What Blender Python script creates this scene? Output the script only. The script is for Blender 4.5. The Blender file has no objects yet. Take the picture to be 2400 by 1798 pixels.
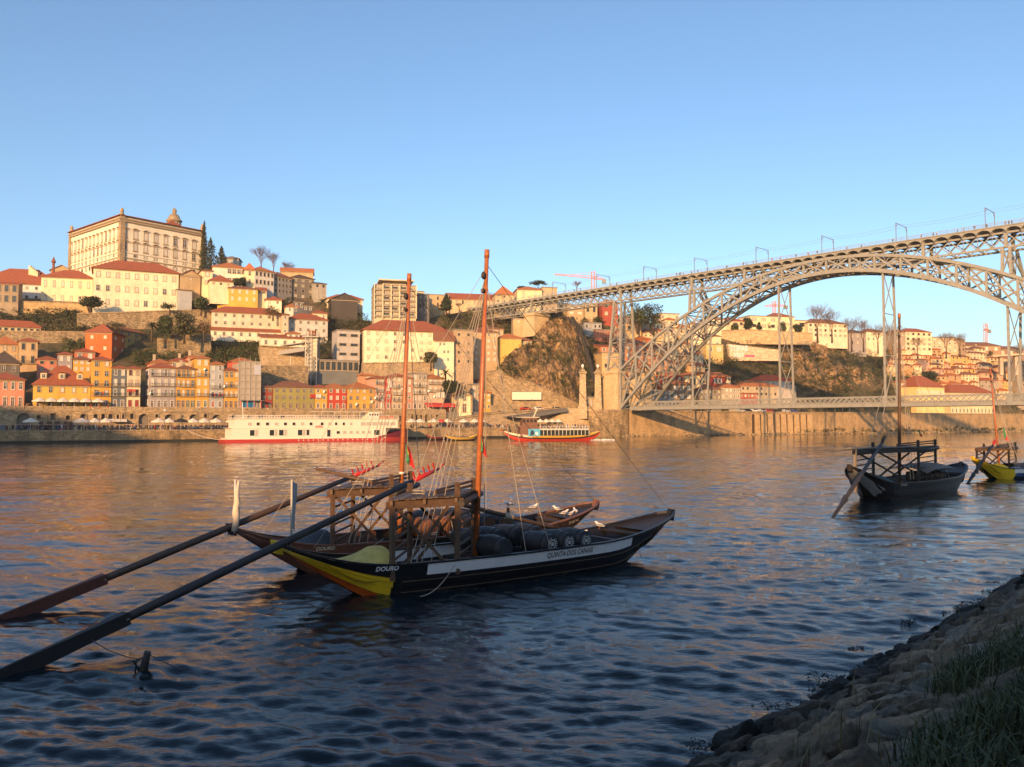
import bpy, bmesh, math, random
import numpy as np
from mathutils import Vector, Matrix, noise
random.seed(7); np.random.seed(7)
C = bpy.context.scene.collection
sc = bpy.context.scene
R = math.radians

# ------------------------------------------------------------------ camera
F, CX, CY, HZ, EYE = 1900.0, 1200.0, 899.0, 988.0, 6.0
PITCH = math.atan((HZ - CY) / F)
cam = bpy.data.cameras.new('camera'); camo = bpy.data.objects.new('camera', cam); C.objects.link(camo)
cam.sensor_fit = 'HORIZONTAL'; cam.sensor_width = 36.0; cam.lens = 36.0 * F / 2400.0
cam.clip_start = 0.2; cam.clip_end = 6000
camo.location = (0, 0, EYE); camo.rotation_euler = (math.pi / 2 + PITCH, 0, 0)
sc.camera = camo
# ------------------------------------------------------------------ sky, sun, exposure
SUN_AZ, SUN_EL = 14.0, 12.0          # degrees to the left of straight behind the camera, and above the horizon
w = bpy.data.worlds.new('World'); sc.world = w; w.use_nodes = True
wn = w.node_tree; sky = wn.nodes.new('ShaderNodeTexSky'); sky.sky_type = 'NISHITA'; sky.sun_disc = False
sky.sun_elevation = R(SUN_EL); sky.sun_rotation = R(180 + SUN_AZ)
sky.altitude = 20; sky.air_density = 1.0; sky.dust_density = 1.0; sky.ozone_density = 3.0
wn.links.new(sky.outputs[0], wn.nodes['Background'].inputs[0]); wn.nodes['Background'].inputs[1].default_value = 0.14
sl = bpy.data.lights.new('sun', 'SUN'); so = bpy.data.objects.new('sun', sl); C.objects.link(so)
sl.energy = 4.5; sl.angle = R(0.5); sl.color = (1.0, 0.55, 0.22)
S2 = Vector((-math.sin(R(SUN_AZ)) * math.cos(R(SUN_EL)), -math.cos(R(SUN_AZ)) * math.cos(R(SUN_EL)), math.sin(R(SUN_EL))))
so.rotation_euler = S2.to_track_quat('Z', 'Y').to_euler(); so.location = S2 * 300
sc.view_settings.view_transform = 'Standard'; sc.view_settings.look = 'None'
sc.view_settings.exposure = 0.78; sc.view_settings.gamma = 1.0; sc.view_settings.use_curve_mapping = False
sc.cycles.max_bounces = 6; sc.cycles.diffuse_bounces = 2; sc.cycles.glossy_bounces = 3
sc.cycles.caustics_reflective = False; sc.cycles.caustics_refractive = False

# ------------------------------------------------------------------ picture -> place
cp, sp = math.cos(PITCH), math.sin(PITCH)
def ray(px, py):
    a, b = (px - CX) / F, (CY - py) / F
    return Vector((a, cp - sp * b, sp + cp * b))
def P(px, py, D):                      # the point on that sight line at distance D ahead
    r = ray(px, py); k = D / r.y
    return Vector((r.x * k, D, EYE + r.z * k))
def G(px, py, z=0.0):
    r = ray(px, py); k = (z - EYE) / r.z
    return Vector((r.x * k, r.y * k, z))
def Zat(py, D, px=CX):
    return P(px, py, D).z
def onwall(px, py, p0, ang):           # sight line meets the vertical plane through p0 running along ang
    r = ray(px, py); n = Vector((-math.sin(ang), math.cos(ang)))
    k = (p0[0] * n.x + p0[1] * n.y) / (r.x * n.x + r.y * n.y)
    return Vector((r.x * k, r.y * k, EYE + r.z * k))
BANK = math.atan2(.505, .863); Q0 = Vector((-138.0, 219.0)); BD = Vector((math.cos(BANK), math.sin(BANK))); BN = Vector((-BD.y, BD.x))
def bank(u, v, z=0.0):
    p = Q0 + BD * u + BN * v
    return Vector((p.x, p.y, z))
def front(px, v=19.0):                 # distance of the line v metres behind the quay edge
    a = (px - CX) / F; p = Q0 + BN * v
    u = (a * p.y - p.x) / (BD.x - a * BD.y)
    return p.y + BD.y * u
def dep(px, py, v=19.0):
    return front(px, v) + .33 * max(0.0, 956.0 - py)

# ------------------------------------------------------------------ objects
def tag(o, label=None, cat=None, group=None, kind=None):
    if label: o['label'] = label
    if cat: o['category'] = cat
    if group: o['group'] = group
    if kind: o['kind'] = kind
    return o
def thing(name, label, cat, loc=(0, 0, 0), group=None, rz=0.0):
    o = bpy.data.objects.new(name, None); C.objects.link(o); o.location = loc; o.rotation_euler = (0, 0, rz)
    o.empty_display_size = .1
    return tag(o, label, cat, group)
def mobj(name, me, parent=None, loc=(0, 0, 0), rz=0.0, scale=(1, 1, 1)):
    o = bpy.data.objects.new(name, me); C.objects.link(o); o.parent = parent
    o.location = loc; o.rotation_euler = (0, 0, rz); o.scale = scale
    return o
def kids(o): return [c for c in C.objects if c.parent == o]
def dup_tree(root, loc, rz=0.0, tree=None, scale=None):
    """tree = [(part, [sub-parts])] gathered once"""
    r = root.copy(); C.objects.link(r); r.location = loc; r.rotation_euler = (0, 0, rz)
    if scale: r.scale = scale
    for part, subs in tree or []:
        c = part.copy(); C.objects.link(c); c.parent = r
        for s_ in subs:
            d = s_.copy(); C.objects.link(d); d.parent = c
    return r
def tree_of(root):
    ch = {}
    for o in C.objects:
        if o.parent: ch.setdefault(o.parent.name, []).append(o)
    return [(p, ch.get(p.name, [])) for p in ch.get(root.name, [])]

class MB:
    """collects shapes into one mesh"""
    def __init__(s): s.v = []; s.f = []; s.m = []; s.cur = 0; s.sm = []; s.smooth = False
    def face(s, idx): s.f.append(tuple(idx)); s.m.append(s.cur); s.sm.append(s.smooth)
    def poly(s, pts):
        i = len(s.v); s.v += [tuple(p) for p in pts]; s.face(range(i, i + len(pts))); return s
    def prism(s, base, off):           # base polygon swept by off
        n = len(base); i = len(s.v); off = Vector(off)
        s.v += [tuple(p) for p in base] + [tuple(Vector(p) + off) for p in base]
        s.face(list(range(i, i + n))[::-1]); s.face(range(i + n, i + 2 * n))
        for k in range(n):
            j = (k + 1) % n; s.face((i + k, i + j, i + n + j, i + n + k))
        return s
    def box(s, c, d, rz=0.0, M=None):
        x, y, z = d[0] / 2, d[1] / 2, d[2] / 2
        pts = [Vector(q) for q in ((-x, -y, -z), (x, -y, -z), (x, y, -z), (-x, y, -z), (-x, -y, z), (x, -y, z), (x, y, z), (-x, y, z))]
        m = M if M is not None else Matrix.Rotation(rz, 3, 'Z')
        i = len(s.v); s.v += [tuple(m @ q + Vector(c)) for q in pts]
        for q in ((0, 3, 2, 1), (4, 5, 6, 7), (0, 1, 5, 4), (1, 2, 6, 5), (2, 3, 7, 6), (3, 0, 4, 7)): s.face([i + k for k in q])
        return s
    def bar(s, p, q, a, b=None, up=(0, 0, 1)):
        p, q = Vector(p), Vector(q); d = q - p; L = d.length
        if L < 1e-6: return s
        d /= L; up = Vector(up)
        if abs(d.dot(up)) > .99: up = Vector((0, 1, 0))
        x = d.cross(up).normalized(); y = x.cross(d).normalized()
        return s.box((p + q) / 2, (a, L, b or a), M=Matrix((x, d, y)).transposed())
    def tube(s, pts, rad, n=6, cap=True):
        pts = [Vector(p) for p in pts]; m = len(pts)
        rad = rad if isinstance(rad, (list, tuple)) else [rad] * m
        i0 = len(s.v); old = s.smooth; s.smooth = n > 4; ux = None
        for k in range(m):
            d = (pts[min(k + 1, m - 1)] - pts[max(k - 1, 0)]).normalized()
            if ux is None:
                ux = d.orthogonal().normalized()
            ux = (ux - d * ux.dot(d)).normalized(); uy = d.cross(ux)
            for j in range(n):
                t = 2 * math.pi * j / n
                s.v.append(tuple(pts[k] + (ux * math.cos(t) + uy * math.sin(t)) * rad[k]))
        for k in range(m - 1):
            for j in range(n):
                a, b = i0 + k * n + j, i0 + k * n + (j + 1) % n
                s.face((a, b, b + n, a + n))
        s.smooth = False
        if cap: s.face([i0 + j for j in range(n)][::-1]); s.face([i0 + (m - 1) * n + j for j in range(n)])
        s.smooth = old; return s
    def lathe(s, prof, c=(0, 0, 0), n=12, axis='Z', M=None):
        """prof: (radius, height) pairs"""
        i0 = len(s.v); m = len(prof); old = s.smooth; s.smooth = n > 5; c = Vector(c)
        for r_, h in prof:
            for j in range(n):
                t = 2 * math.pi * j / n; q = Vector((r_ * math.cos(t), r_ * math.sin(t), h))
                s.v.append(tuple((M @ q if M is not None else q) + c))
        for k in range(m - 1):
            for j in range(n):
                a, b = i0 + k * n + j, i0 + k * n + (j + 1) % n
                s.face((a, b, b + n, a + n))
        s.smooth = False
        s.face([i0 + j for j in range(n)][::-1]); s.face([i0 + (m - 1) * n + j for j in range(n)]); s.smooth = old
        return s
    def grid(s, fn, nu, nv):
        i0 = len(s.v); old = s.smooth; s.smooth = True
        for b in range(nv + 1):
            for a in range(nu + 1): s.v.append(tuple(fn(a / nu, b / nv)))
        for b in range(nv):
            for a in range(nu):
                i = i0 + b * (nu + 1) + a; s.face((i, i + 1, i + nu + 2, i + nu + 1))
        s.smooth = old; return s
    def mesh(s, name, mats, off=(0, 0, 0)):
        me = bpy.data.meshes.new(name); ox, oy, oz = off
        me.from_pydata([(x - ox, y - oy, z - oz) for x, y, z in s.v], [], s.f)
        for m in (mats if isinstance(mats, (list, tuple)) else [mats]): me.materials.append(m)
        if any(s.m): me.polygons.foreach_set('material_index', s.m)
        if any(s.sm): me.polygons.foreach_set('use_smooth', s.sm)
        me.update(); return me
    def build(s, name, mats, parent=None, label=None, cat=None, group=None, kind=None, local=False):
        off = (0, 0, 0)
        if parent is not None and not local: off = wloc(parent)
        o = mobj(name, s.mesh(name, mats, off), parent)
        return tag(o, label, cat, group, kind)
def wloc(o):
    p = Vector(o.location)
    while o.parent: o = o.parent; p += Vector(o.location)
    return p

# ------------------------------------------------------------------ materials
_M = {}
def nodes(name):
    m = bpy.data.materials.new(name); m.use_nodes = True
    return m, m.node_tree, m.node_tree.nodes['Principled BSDF']
def N(t, kind, **kw):
    n = t.nodes.new(kind)
    for k, v in kw.items():
        if k.startswith('i_'): n.inputs[k[2:].replace('_', ' ')].default_value = v
        else: setattr(n, k, v)
    return n
def mixcol(t, fac, a, b, mode='MIX'):
    n = t.nodes.new('ShaderNodeMix'); n.data_type = 'RGBA'; n.blend_type = mode
    for sock, v in ((n.inputs[0], fac), (n.inputs[6], a), (n.inputs[7], b)):
        if isinstance(v, bpy.types.NodeSocket): t.links.new(v, sock)
        elif isinstance(v, (int, float)): sock.default_value = v
        else: sock.default_value = (*v, 1) if len(v) == 3 else v
    return n.outputs[2]
def ramp(t, fac, *stops):
    n = t.nodes.new('ShaderNodeValToRGB'); t.links.new(fac, n.inputs[0]); e = n.color_ramp.elements
    while len(e) < len(stops): e.new(.5)
    for k, (p, c) in enumerate(stops):
        e[k].position = p; e[k].color = (*c, 1) if not isinstance(c, (int, float)) else (c, c, c, 1)
    return n.outputs[0]
def pos(t): return t.nodes.new('ShaderNodeNewGeometry').outputs['Position']
def scaled(t, vec, s):
    n = t.nodes.new('ShaderNodeVectorMath'); n.operation = 'MULTIPLY'; t.links.new(vec, n.inputs[0]); n.inputs[1].default_value = s; return n.outputs[0]
def noisef(t, vec, scale, detail=4, rough=.6):
    n = N(t, 'ShaderNodeTexNoise', i_Scale=scale, i_Detail=detail, i_Roughness=rough); t.links.new(vec, n.inputs['Vector']); return n.outputs['Fac']
def bumpn(t, b, h, strength, dist):
    n = N(t, 'ShaderNodeBump', i_Strength=strength, i_Distance=dist); t.links.new(h, n.inputs['Height']); t.links.new(n.outputs[0], b.inputs['Normal']); return n
def dark(c, k): return tuple(x * k for x in c)
def paint(name, c, rough=.6, wear=.25, scale=3.0, metal=0.0, bump=0.0):
    if name in _M: return _M[name]
    m, t, b = nodes(name); p = pos(t)
    f = ramp(t, noisef(t, p, scale, 5, .65), (.35, 0.0), (.7, 1.0))
    t.links.new(mixcol(t, f, dark(c, 1 - wear), c), b.inputs['Base Color'])
    b.inputs['Roughness'].default_value = rough; b.inputs['Metallic'].default_value = metal
    if bump: bumpn(t, b, noisef(t, p, scale * 4, 4), .5, bump)
    _M[name] = m; return m
def plaster(c):
    key = 'plaster_%02x%02x%02x' % tuple(int(min(1, x) * 255) for x in c)
    if key in _M: return _M[key]
    m, t, b = nodes(key); p = pos(t)
    big = ramp(t, noisef(t, p, .22, 5, .7), (.38, 0.0), (.62, 1.0))
    streak = ramp(t, noisef(t, scaled(t, p, (1, 1, .12)), 1.3, 5, .7), (.45, 0.0), (.75, 1.0))
    a = mixcol(t, big, dark(c, .80), c)
    s2 = N(t, 'ShaderNodeMath', operation='MULTIPLY'); t.links.new(streak, s2.inputs[0]); s2.inputs[1].default_value = .45
    t.links.new(mixcol(t, s2.outputs[0], a, (c[0] * .62, c[1] * .58, c[2] * .52)), b.inputs['Base Color'])
    b.inputs['Roughness'].default_value = .9
    bumpn(t, b, noisef(t, p, 3.0, 4), .4, .05)
    _M[key] = m; return m
def masonry(name, c, bw=.9, bh=.42, mortar=.03, stain=(.07, .06, .04), amt=.55, ang=BANK, vary=.25):
    if name in _M: return _M[name]
    m, t, b = nodes(name); p = pos(t)
    dn = N(t, 'ShaderNodeVectorMath', operation='DOT_PRODUCT'); t.links.new(p, dn.inputs[0]); dn.inputs[1].default_value = (math.cos(ang) * .8 + .3, math.sin(ang) * .8 - .35, 0)
    sx = t.nodes.new('ShaderNodeSeparateXYZ'); t.links.new(p, sx.inputs[0])
    cx = t.nodes.new('ShaderNodeCombineXYZ'); t.links.new(dn.outputs['Value'], cx.inputs[0]); t.links.new(sx.outputs[2], cx.inputs[1])
    br = N(t, 'ShaderNodeTexBrick', i_Scale=1.0); t.links.new(cx.outputs[0], br.inputs['Vector'])
    br.inputs['Brick Width'].default_value = bw; br.inputs['Row Height'].default_value = bh; br.inputs['Mortar Size'].default_value = mortar
    br.inputs['Mortar Smooth'].default_value = .6; br.inputs['Bias'].default_value = 0
    br.inputs['Color1'].default_value = (*dark(c, 1 + vary), 1); br.inputs['Color2'].default_value = (*dark(c, 1 - vary), 1); br.inputs['Mortar'].default_value = (*dark(c, .45), 1)
    f = ramp(t, noisef(t, scaled(t, p, (1, 1, .45)), .35, 7, .72), (.45, 0.0), (.68, 1.0))
    mu = N(t, 'ShaderNodeMath', operation='MULTIPLY'); t.links.new(f, mu.inputs[0]); mu.inputs[1].default_value = amt
    g = ramp(t, noisef(t, p, 1.6, 5, .7), (.3, .7), (.75, 1.15))
    a = mixcol(t, 1.0, br.outputs['Color'], g, 'MULTIPLY')
    t.links.new(mixcol(t, mu.outputs[0], a, stain), b.inputs['Base Color'])
    b.inputs['Roughness'].default_value = .92
    bumpn(t, b, noisef(t, p, 1.2, 6, .7), .8, .25)
    _M[name] = m; return m
def tiles(name, c, k=.35):
    if name in _M: return _M[name]
    m, t, b = nodes(name); p = pos(t)
    f = ramp(t, noisef(t, p, .8, 6, .75), (.35, 0.0), (.68, 1.0))
    f2 = ramp(t, noisef(t, p, 5.0, 3, .7), (.4, 0.0), (.7, 1.0))
    a = mixcol(t, f, dark(c, 1 - k), c); mm = N(t, 'ShaderNodeMath', operation='MULTIPLY'); t.links.new(f2, mm.inputs[0]); mm.inputs[1].default_value = .35
    t.links.new(mixcol(t, mm.outputs[0], a, (c[0] * .55, c[1] * .6, c[2] * .7)), b.inputs['Base Color'])
    wv = N(t, 'ShaderNodeTexWave', i_Scale=.75, i_Distortion=.6); wv.bands_direction = 'X'; t.links.new(p, wv.inputs['Vector'])
    b.inputs['Roughness'].default_value = .85; bumpn(t, b, wv.outputs['Fac'], .6, .12)
    _M[name] = m; return m
def leafmat(name, c, c2=None):
    if name in _M: return _M[name]
    m, t, b = nodes(name); g = t.nodes.new('ShaderNodeNewGeometry')
    f = ramp(t, g.outputs['Random Per Island'], (.0, 0.0), (1.0, 1.0))
    t.links.new(mixcol(t, f, dark(c, .55), c2 or dark(c, 1.35)), b.inputs['Base Color'])
    b.inputs['Roughness'].default_value = .7
    _M[name] = m; return m
def wood(name, c, rough=.65, k=.45, sc_=2.0):
    if name in _M: return _M[name]
    m, t, b = nodes(name); tc = t.nodes.new('ShaderNodeTexCoord').outputs['Object']
    f = ramp(t, noisef(t, scaled(t, tc, (1, 6, 6)), sc_, 6, .7), (.3, 0.0), (.72, 1.0))
    f2 = ramp(t, noisef(t, tc, 3.0, 5, .7), (.5, 0.0), (.8, 1.0))
    a = mixcol(t, f, dark(c, 1 - k), c); mm = N(t, 'ShaderNodeMath', operation='MULTIPLY'); t.links.new(f2, mm.inputs[0]); mm.inputs[1].default_value = .4
    t.links.new(mixcol(t, mm.outputs[0], a, (c[0] * 1.6 + .01, c[1] * 1.6 + .01, c[2] * 1.6 + .01)), b.inputs['Base Color'])
    b.inputs['Roughness'].default_value = rough; bumpn(t, b, f, .5, .01)
    _M[name] = m; return m
def glassm(name, c=(.02, .025, .03), rough=.08):
    if name in _M: return _M[name]
    m, t, b = nodes(name); b.inputs['Base Color'].default_value = (*c, 1); b.inputs['Roughness'].default_value = rough
    _M[name] = m; return m
def facade(base, dirv, L, H): pass
# ------------------------------------------------------------------ palette
STONE = masonry('granite', (.42, .31, .18)); STONE_D = masonry('granite_dark', (.28, .22, .14), amt=.75)
QUAYST = masonry('quay_granite', (.40, .28, .15), 1.1, .5, .03, (.045, .038, .024), .92)
RUBBLE = masonry('rubble_stone', (.36, .27, .16), .7, .4, .05, (.06, .055, .03), .7, vary=.4)
PIERST = masonry('pier_granite', (.60, .45, .26), 1.6, .7, .015, (.30, .22, .13), .35, vary=.08)
IRON = paint('bridge_iron', (.31, .30, .265), .55, .25, .8)
IRON_D = paint('grey_metal', (.22, .22, .22), .5, .3)
RUST = paint('rust', (.28, .10, .05), .8, .4)
WHITE = paint('white_paint', (.78, .76, .72), .5, .12)
BLACK = paint('black_paint', (.012, .012, .014), .45, .3)
REDP = paint('red_paint', (.55, .03, .025), .45, .2)
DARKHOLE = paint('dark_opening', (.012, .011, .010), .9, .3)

# ------------------------------------------------------------------ river
def make_water():
    nr = 980; r = 5.5 * np.exp(np.linspace(0, math.log(1500 / 5.5), nr)); th = np.concatenate([np.linspace(R(-88), R(-43), 40)[:-1], np.linspace(R(-43), R(43), 640), np.linspace(R(43), R(88), 40)[1:]]); na = len(th)
    RR, TT = np.meshgrid(r, th, indexing='ij'); X = RR * np.sin(TT); Y = RR * np.cos(TT)
    sp_ = np.maximum(RR * math.log(1500 / 5.5) / nr, RR * R(.135))
    rng = np.random.RandomState(3); Z = np.zeros_like(X)
    for k in range(96):
        lam = .22 * (6.0 / .22) ** (rng.rand() ** 1.35); ang = R(70) + rng.normal(0, .55); kk = 2 * math.pi / lam
        amp = .0078 * lam ** .85 * (.6 + .8 * rng.rand())
        if lam > 1.2: amp *= .56
        ph = (X * math.cos(ang) + Y * math.sin(ang)) * kk + rng.rand() * 6.28
        px_ = .5 + .5 * np.sin(X * rng.uniform(-.35, .35) + Y * rng.uniform(-.3, .3) + rng.rand() * 6.28)
        ph = ph + 1.1 * np.sin(X * rng.uniform(-.35, .35) + Y * rng.uniform(-.3, .3) + rng.rand() * 6.28)
        wgt = np.clip(lam / (2.6 * sp_) - .5, 0, 1)
        s_ = np.sin(ph); Z += amp * px_ * wgt * (s_ + .28 * np.cos(2 * ph))
    verts = np.stack([X, Y, Z], -1).reshape(-1, 3)
    i = np.arange(nr - 1)[:, None] * na + np.arange(na - 1)[None, :]
    q = np.stack([i, i + na, i + na + 1, i + 1], -1).reshape(-1, 4)
    me = bpy.data.meshes.new('river'); me.vertices.add(len(verts)); me.vertices.foreach_set('co', verts.ravel().astype(np.float32))
    me.loops.add(q.size); me.loops.foreach_set('vertex_index', q.ravel().astype(np.int32))
    me.polygons.add(len(q)); me.polygons.foreach_set('loop_start', np.arange(0, q.size, 4, dtype=np.int32)); me.polygons.foreach_set('loop_total', np.full(len(q), 4, np.int32))
    me.polygons.foreach_set('use_smooth', np.ones(len(q), bool)); me.update(); me.validate()
    m, t, b = nodes('river_water'); p = pos(t)
    b.inputs['Base Color'].default_value = (.006, .012, .016, 1); b.inputs['Roughness'].default_value = .02; b.inputs['IOR'].default_value = 1.33
    n1 = noisef(t, scaled(t, p, (1, 1.6, 1)), 3.4, 5, .62); n2 = noisef(t, scaled(t, p, (.5, 1, 1)), .33, 3, .6)
    a = N(t, 'ShaderNodeMath', operation='MULTIPLY'); t.links.new(n2, a.inputs[0]); a.inputs[1].default_value = 9.0
    s_ = N(t, 'ShaderNodeMath', operation='ADD'); t.links.new(n1, s_.inputs[0]); t.links.new(a.outputs[0], s_.inputs[1])
    pt_ = ramp(t, noisef(t, scaled(t, p, (.35, 1, 1)), .045, 4, .6), (.36, .25), (.62, 1.0)); ml = N(t, 'ShaderNodeMath', operation='MULTIPLY'); t.links.new(s_.outputs[0], ml.inputs[0]); t.links.new(pt_, ml.inputs[1])
    bumpn(t, b, ml.outputs[0], .8, .04)
    me.materials.append(m)
    return tag(mobj('river', me), 'wide rippled river with broken gold and blue reflections', kind='structure')
make_water()
bed = MB(); bed.poly([(-1600, -300, -3), (1600, -300, -3), (1600, 1600, -3), (-1600, 1600, -3)])
bed.build('river_bed', paint('silt', (.05, .045, .03), .9), kind='structure')

# ------------------------------------------------------------------ far bank: hillside
HILL = [(-420, 720), (-200, 700), (0, 702), (100, 690), (170, 648), (300, 638), (430, 645), (480, 650), (560, 655), (650, 668), (770, 705), (850, 742), (960, 752),
        (1060, 728), (1150, 712), (1250, 706), (1330, 706), (1420, 722), (1500, 752), (1600, 772), (1700, 790), (1780, 778), (1870, 765), (1960, 776), (2060, 792),
        (2150, 806), (2260, 818), (2400, 838), (2600, 840), (2900, 850)]
def hill_top(px): return float(np.interp(px, [a for a, _ in HILL], [b for _, b in HILL]))
def hillp(px, k):                     # k 0 = street behind the quay, 1 = brow
    py0, py1 = 951.0, hill_top(px); py = py0 + (py1 - py0) * k
    p = P(px, py, dep(px, py, 22)); return p
def make_hill():
    nu, nv = 330, 50; mb = MB()
    def fn(a, b):
        px = -420 + 3320 * a
        if b <= .04:
            return P(px, 990 - 39 * b / .04, dep(px, 951, 22) - .6) - Vector((0, 0, 1.2 * b / .04))
        if b <= .8:
            k = (b - .04) / .76; p = hillp(px, k); n = noise.fractal(p * .05, 1, 2, 5); n2 = noise.noise(p * .25)
            p += Vector((.3, 1, .55)) * (n * 2.2 + n2 * .6) * min(1, k * 6) - Vector((0, 0, 1.2)); return p
        k = (b - .8) / .2; p = hillp(px, 1); q = p + (Vector((p.x, p.y, 0)).normalized()) * (k * 260) + Vector((0, 0, 3 * math.sin(k * 3) - 14 * k - 1.2)); return q
    mb.grid(fn, nu, nv)
    m, t, b = nodes('hillside'); p = pos(t)
    f = ramp(t, noisef(t, p, .09, 7, .7), (.38, 0.0), (.62, 1.0)); f2 = ramp(t, noisef(t, p, .5, 6, .75), (.35, 0.0), (.7, 1.0))
    g = mixcol(t, f2, (.03, .04, .012), (.085, .085, .028)); e = mixcol(t, f2, (.085, .06, .03), (.30, .21, .11))
    t.links.new(mixcol(t, f, g, e), b.inputs['Base Color']); b.inputs['Roughness'].default_value = .95
    bumpn(t, b, noisef(t, p, .8, 7, .75), 1.0, 1.2)
    return mb.build('hillside', m, kind='structure', label='green and brown slope rising behind the riverside houses')
make_hill()

# quay, street
def slabm(name, u0, u1, v0, v1, z0, z1, mat, **kw):
    mb = MB(); mb.prism([bank(u0, v0, z0), bank(u1, v0, z0), bank(u1, v1, z0), bank(u0, v1, z0)], (0, 0, z1 - z0)); return mb.build(name, mat, **kw)
PAVE = paint('quay_paving', (.22, .19, .15), .9, .3, 1.0)
slabm('quay', -260, 199, .8, 16, -3, 3.5, PAVE, kind='structure')
slabm('street', -260, 168, 14.9, 60, 4, 9.55, PAVE, kind='structure')
slabm('riverside_road', 205, 820, 1.0, 34, 3, 10.2, PAVE, kind='structure')
# quay wall in courses: face and coping
qw = thing('quay_wall', 'long stained granite quay wall along the water below the crowded terrace', 'wall', bank(0, 0, 0))
mb = MB(); mb.prism([bank(-260, 0, -3), bank(199, 0, -3), bank(199, 1.0, -3), bank(-260, 1.0, -3)], (0, 0, 6.2)); mb.build('face', QUAYST, qw)
mb = MB()
for k in range(152): mb.prism([bank(-258 + k * 3, -.12, 3.2), bank(-255.05 + k * 3, -.12, 3.2), bank(-255.05 + k * 3, 1.0, 3.2), bank(-258 + k * 3, 1.0, 3.2)], (0, 0, .36))
mb.build('coping', STONE, qw)
mb = MB(); mb.prism([bank(-258, -.14, -.3), bank(198, -.14, -.3), bank(198, .05, -.3), bank(-258, .05, -.3)], (0, 0, 1.0)); mb.build('weed_line', paint('weed_line', (.018, .02, .012), .7), qw)

def bank_u(px, py, v):                 # u along the quay of the sight line on the plane v
    p = onwall(px, py, bank(0, v), BANK); return (Vector((p.x, p.y)) - Q0).dot(BD), p.z
def arcade(name, label, px0, px1, v, z0, ztop, ops, mat, th=1.2, parent=None):
    """a wall with real openings: ops = (px left, px right, py top, py bottom, arched, part name)"""
    root = parent or thing(name, label, 'wall', bank(bank_u(px0, 990, v)[0], v, z0))
    u0, u1 = bank_u(px0, 990, v)[0], bank_u(px1, 990, v)[0]
    O = []
    for a, b, t_, bt, arch, nm in ops:
        ua, zt = bank_u(a, t_, v); ub, zb = bank_u(b, bt, v); O.append((ua, ub, zt, max(z0, zb), arch, nm))
    O.sort(); mb = MB(); cur = u0; edges = []
    Pn = lambda u, z, d=0.0: bank(u, v + d, z)
    for ua, ub, zt, zb, arch, nm in O:
        if ua < cur: ua = cur + .1
        mb.poly([Pn(cur, z0), Pn(ua, z0), Pn(ua, ztop), Pn(cur, ztop)])
        if zb > z0 + .05: mb.poly([Pn(ua, z0), Pn(ub, z0), Pn(ub, zb), Pn(ua, zb)])
        if arch:
            r_ = (ub - ua) / 2; zs = max(zb + .3, zt - r_); h = zt - zs; n = 10
            cv = [(ua + r_ - r_ * math.cos(math.pi * k / n), zs + h * math.sin(math.pi * k / n)) for k in range(n + 1)]
        else: cv = [(ua, zt), (ub, zt)]
        for (a1, b1), (a2, b2) in zip(cv, cv[1:]): mb.poly([Pn(a1, b1), Pn(a2, b2), Pn(a2, ztop), Pn(a1, ztop)])
        ring = [(ua, zb)] + cv + [(ub, zb)]
        for (a1, b1), (a2, b2) in zip(ring, ring[1:]): mb.poly([Pn(a1, b1), Pn(a2, b2), Pn(a2, b2, th), Pn(a1, b1, th)])
        mb.poly([Pn(ua, zb), Pn(ub, zb), Pn(ub, zb, th), Pn(ua, zb, th)])
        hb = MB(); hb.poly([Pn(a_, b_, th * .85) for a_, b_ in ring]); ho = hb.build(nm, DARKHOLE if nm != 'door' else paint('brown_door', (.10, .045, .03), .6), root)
        fr = MB(); w_ = .16
        for (a1, b1), (a2, b2) in zip(ring, ring[1:]): fr.bar(Pn(a1, b1, -.04), Pn(a2, b2, -.04), .3, .3, up=(BN.x, BN.y, 0))
        fr.build('surround', STONE, ho)
        cur = ub
    mb.poly([Pn(cur, z0), Pn(u1, z0), Pn(u1, ztop), Pn(cur, ztop)])
    mb.prism([Pn(u0, ztop - .02, .0), Pn(u1, ztop - .02, .0), Pn(u1, ztop - .02, th + .4), Pn(u0, ztop - .02, th + .4)], (0, 0, .12))
    mb.build('face', mat, root)
    cb = MB(); cb.prism([Pn(u0, ztop - .75, -.22), Pn(u1, ztop - .75, -.22), Pn(u1, ztop - .75, -.01), Pn(u0, ztop - .75, -.01)], (0, 0, .3)); cb.build('string_course', STONE, root)
    pb = MB(); n = int((u1 - u0) / 2.4)
    for k in range(n):
        a = u0 + (k + .05) * 2.4; pb.prism([Pn(a, ztop + .1, 0), Pn(a + 2.2, ztop + .1, 0), Pn(a + 2.2, ztop + .1, .35), Pn(a, ztop + .1, .35)], (0, 0, .8))
    pb.build('parapet', STONE, root)
    return root
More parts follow.
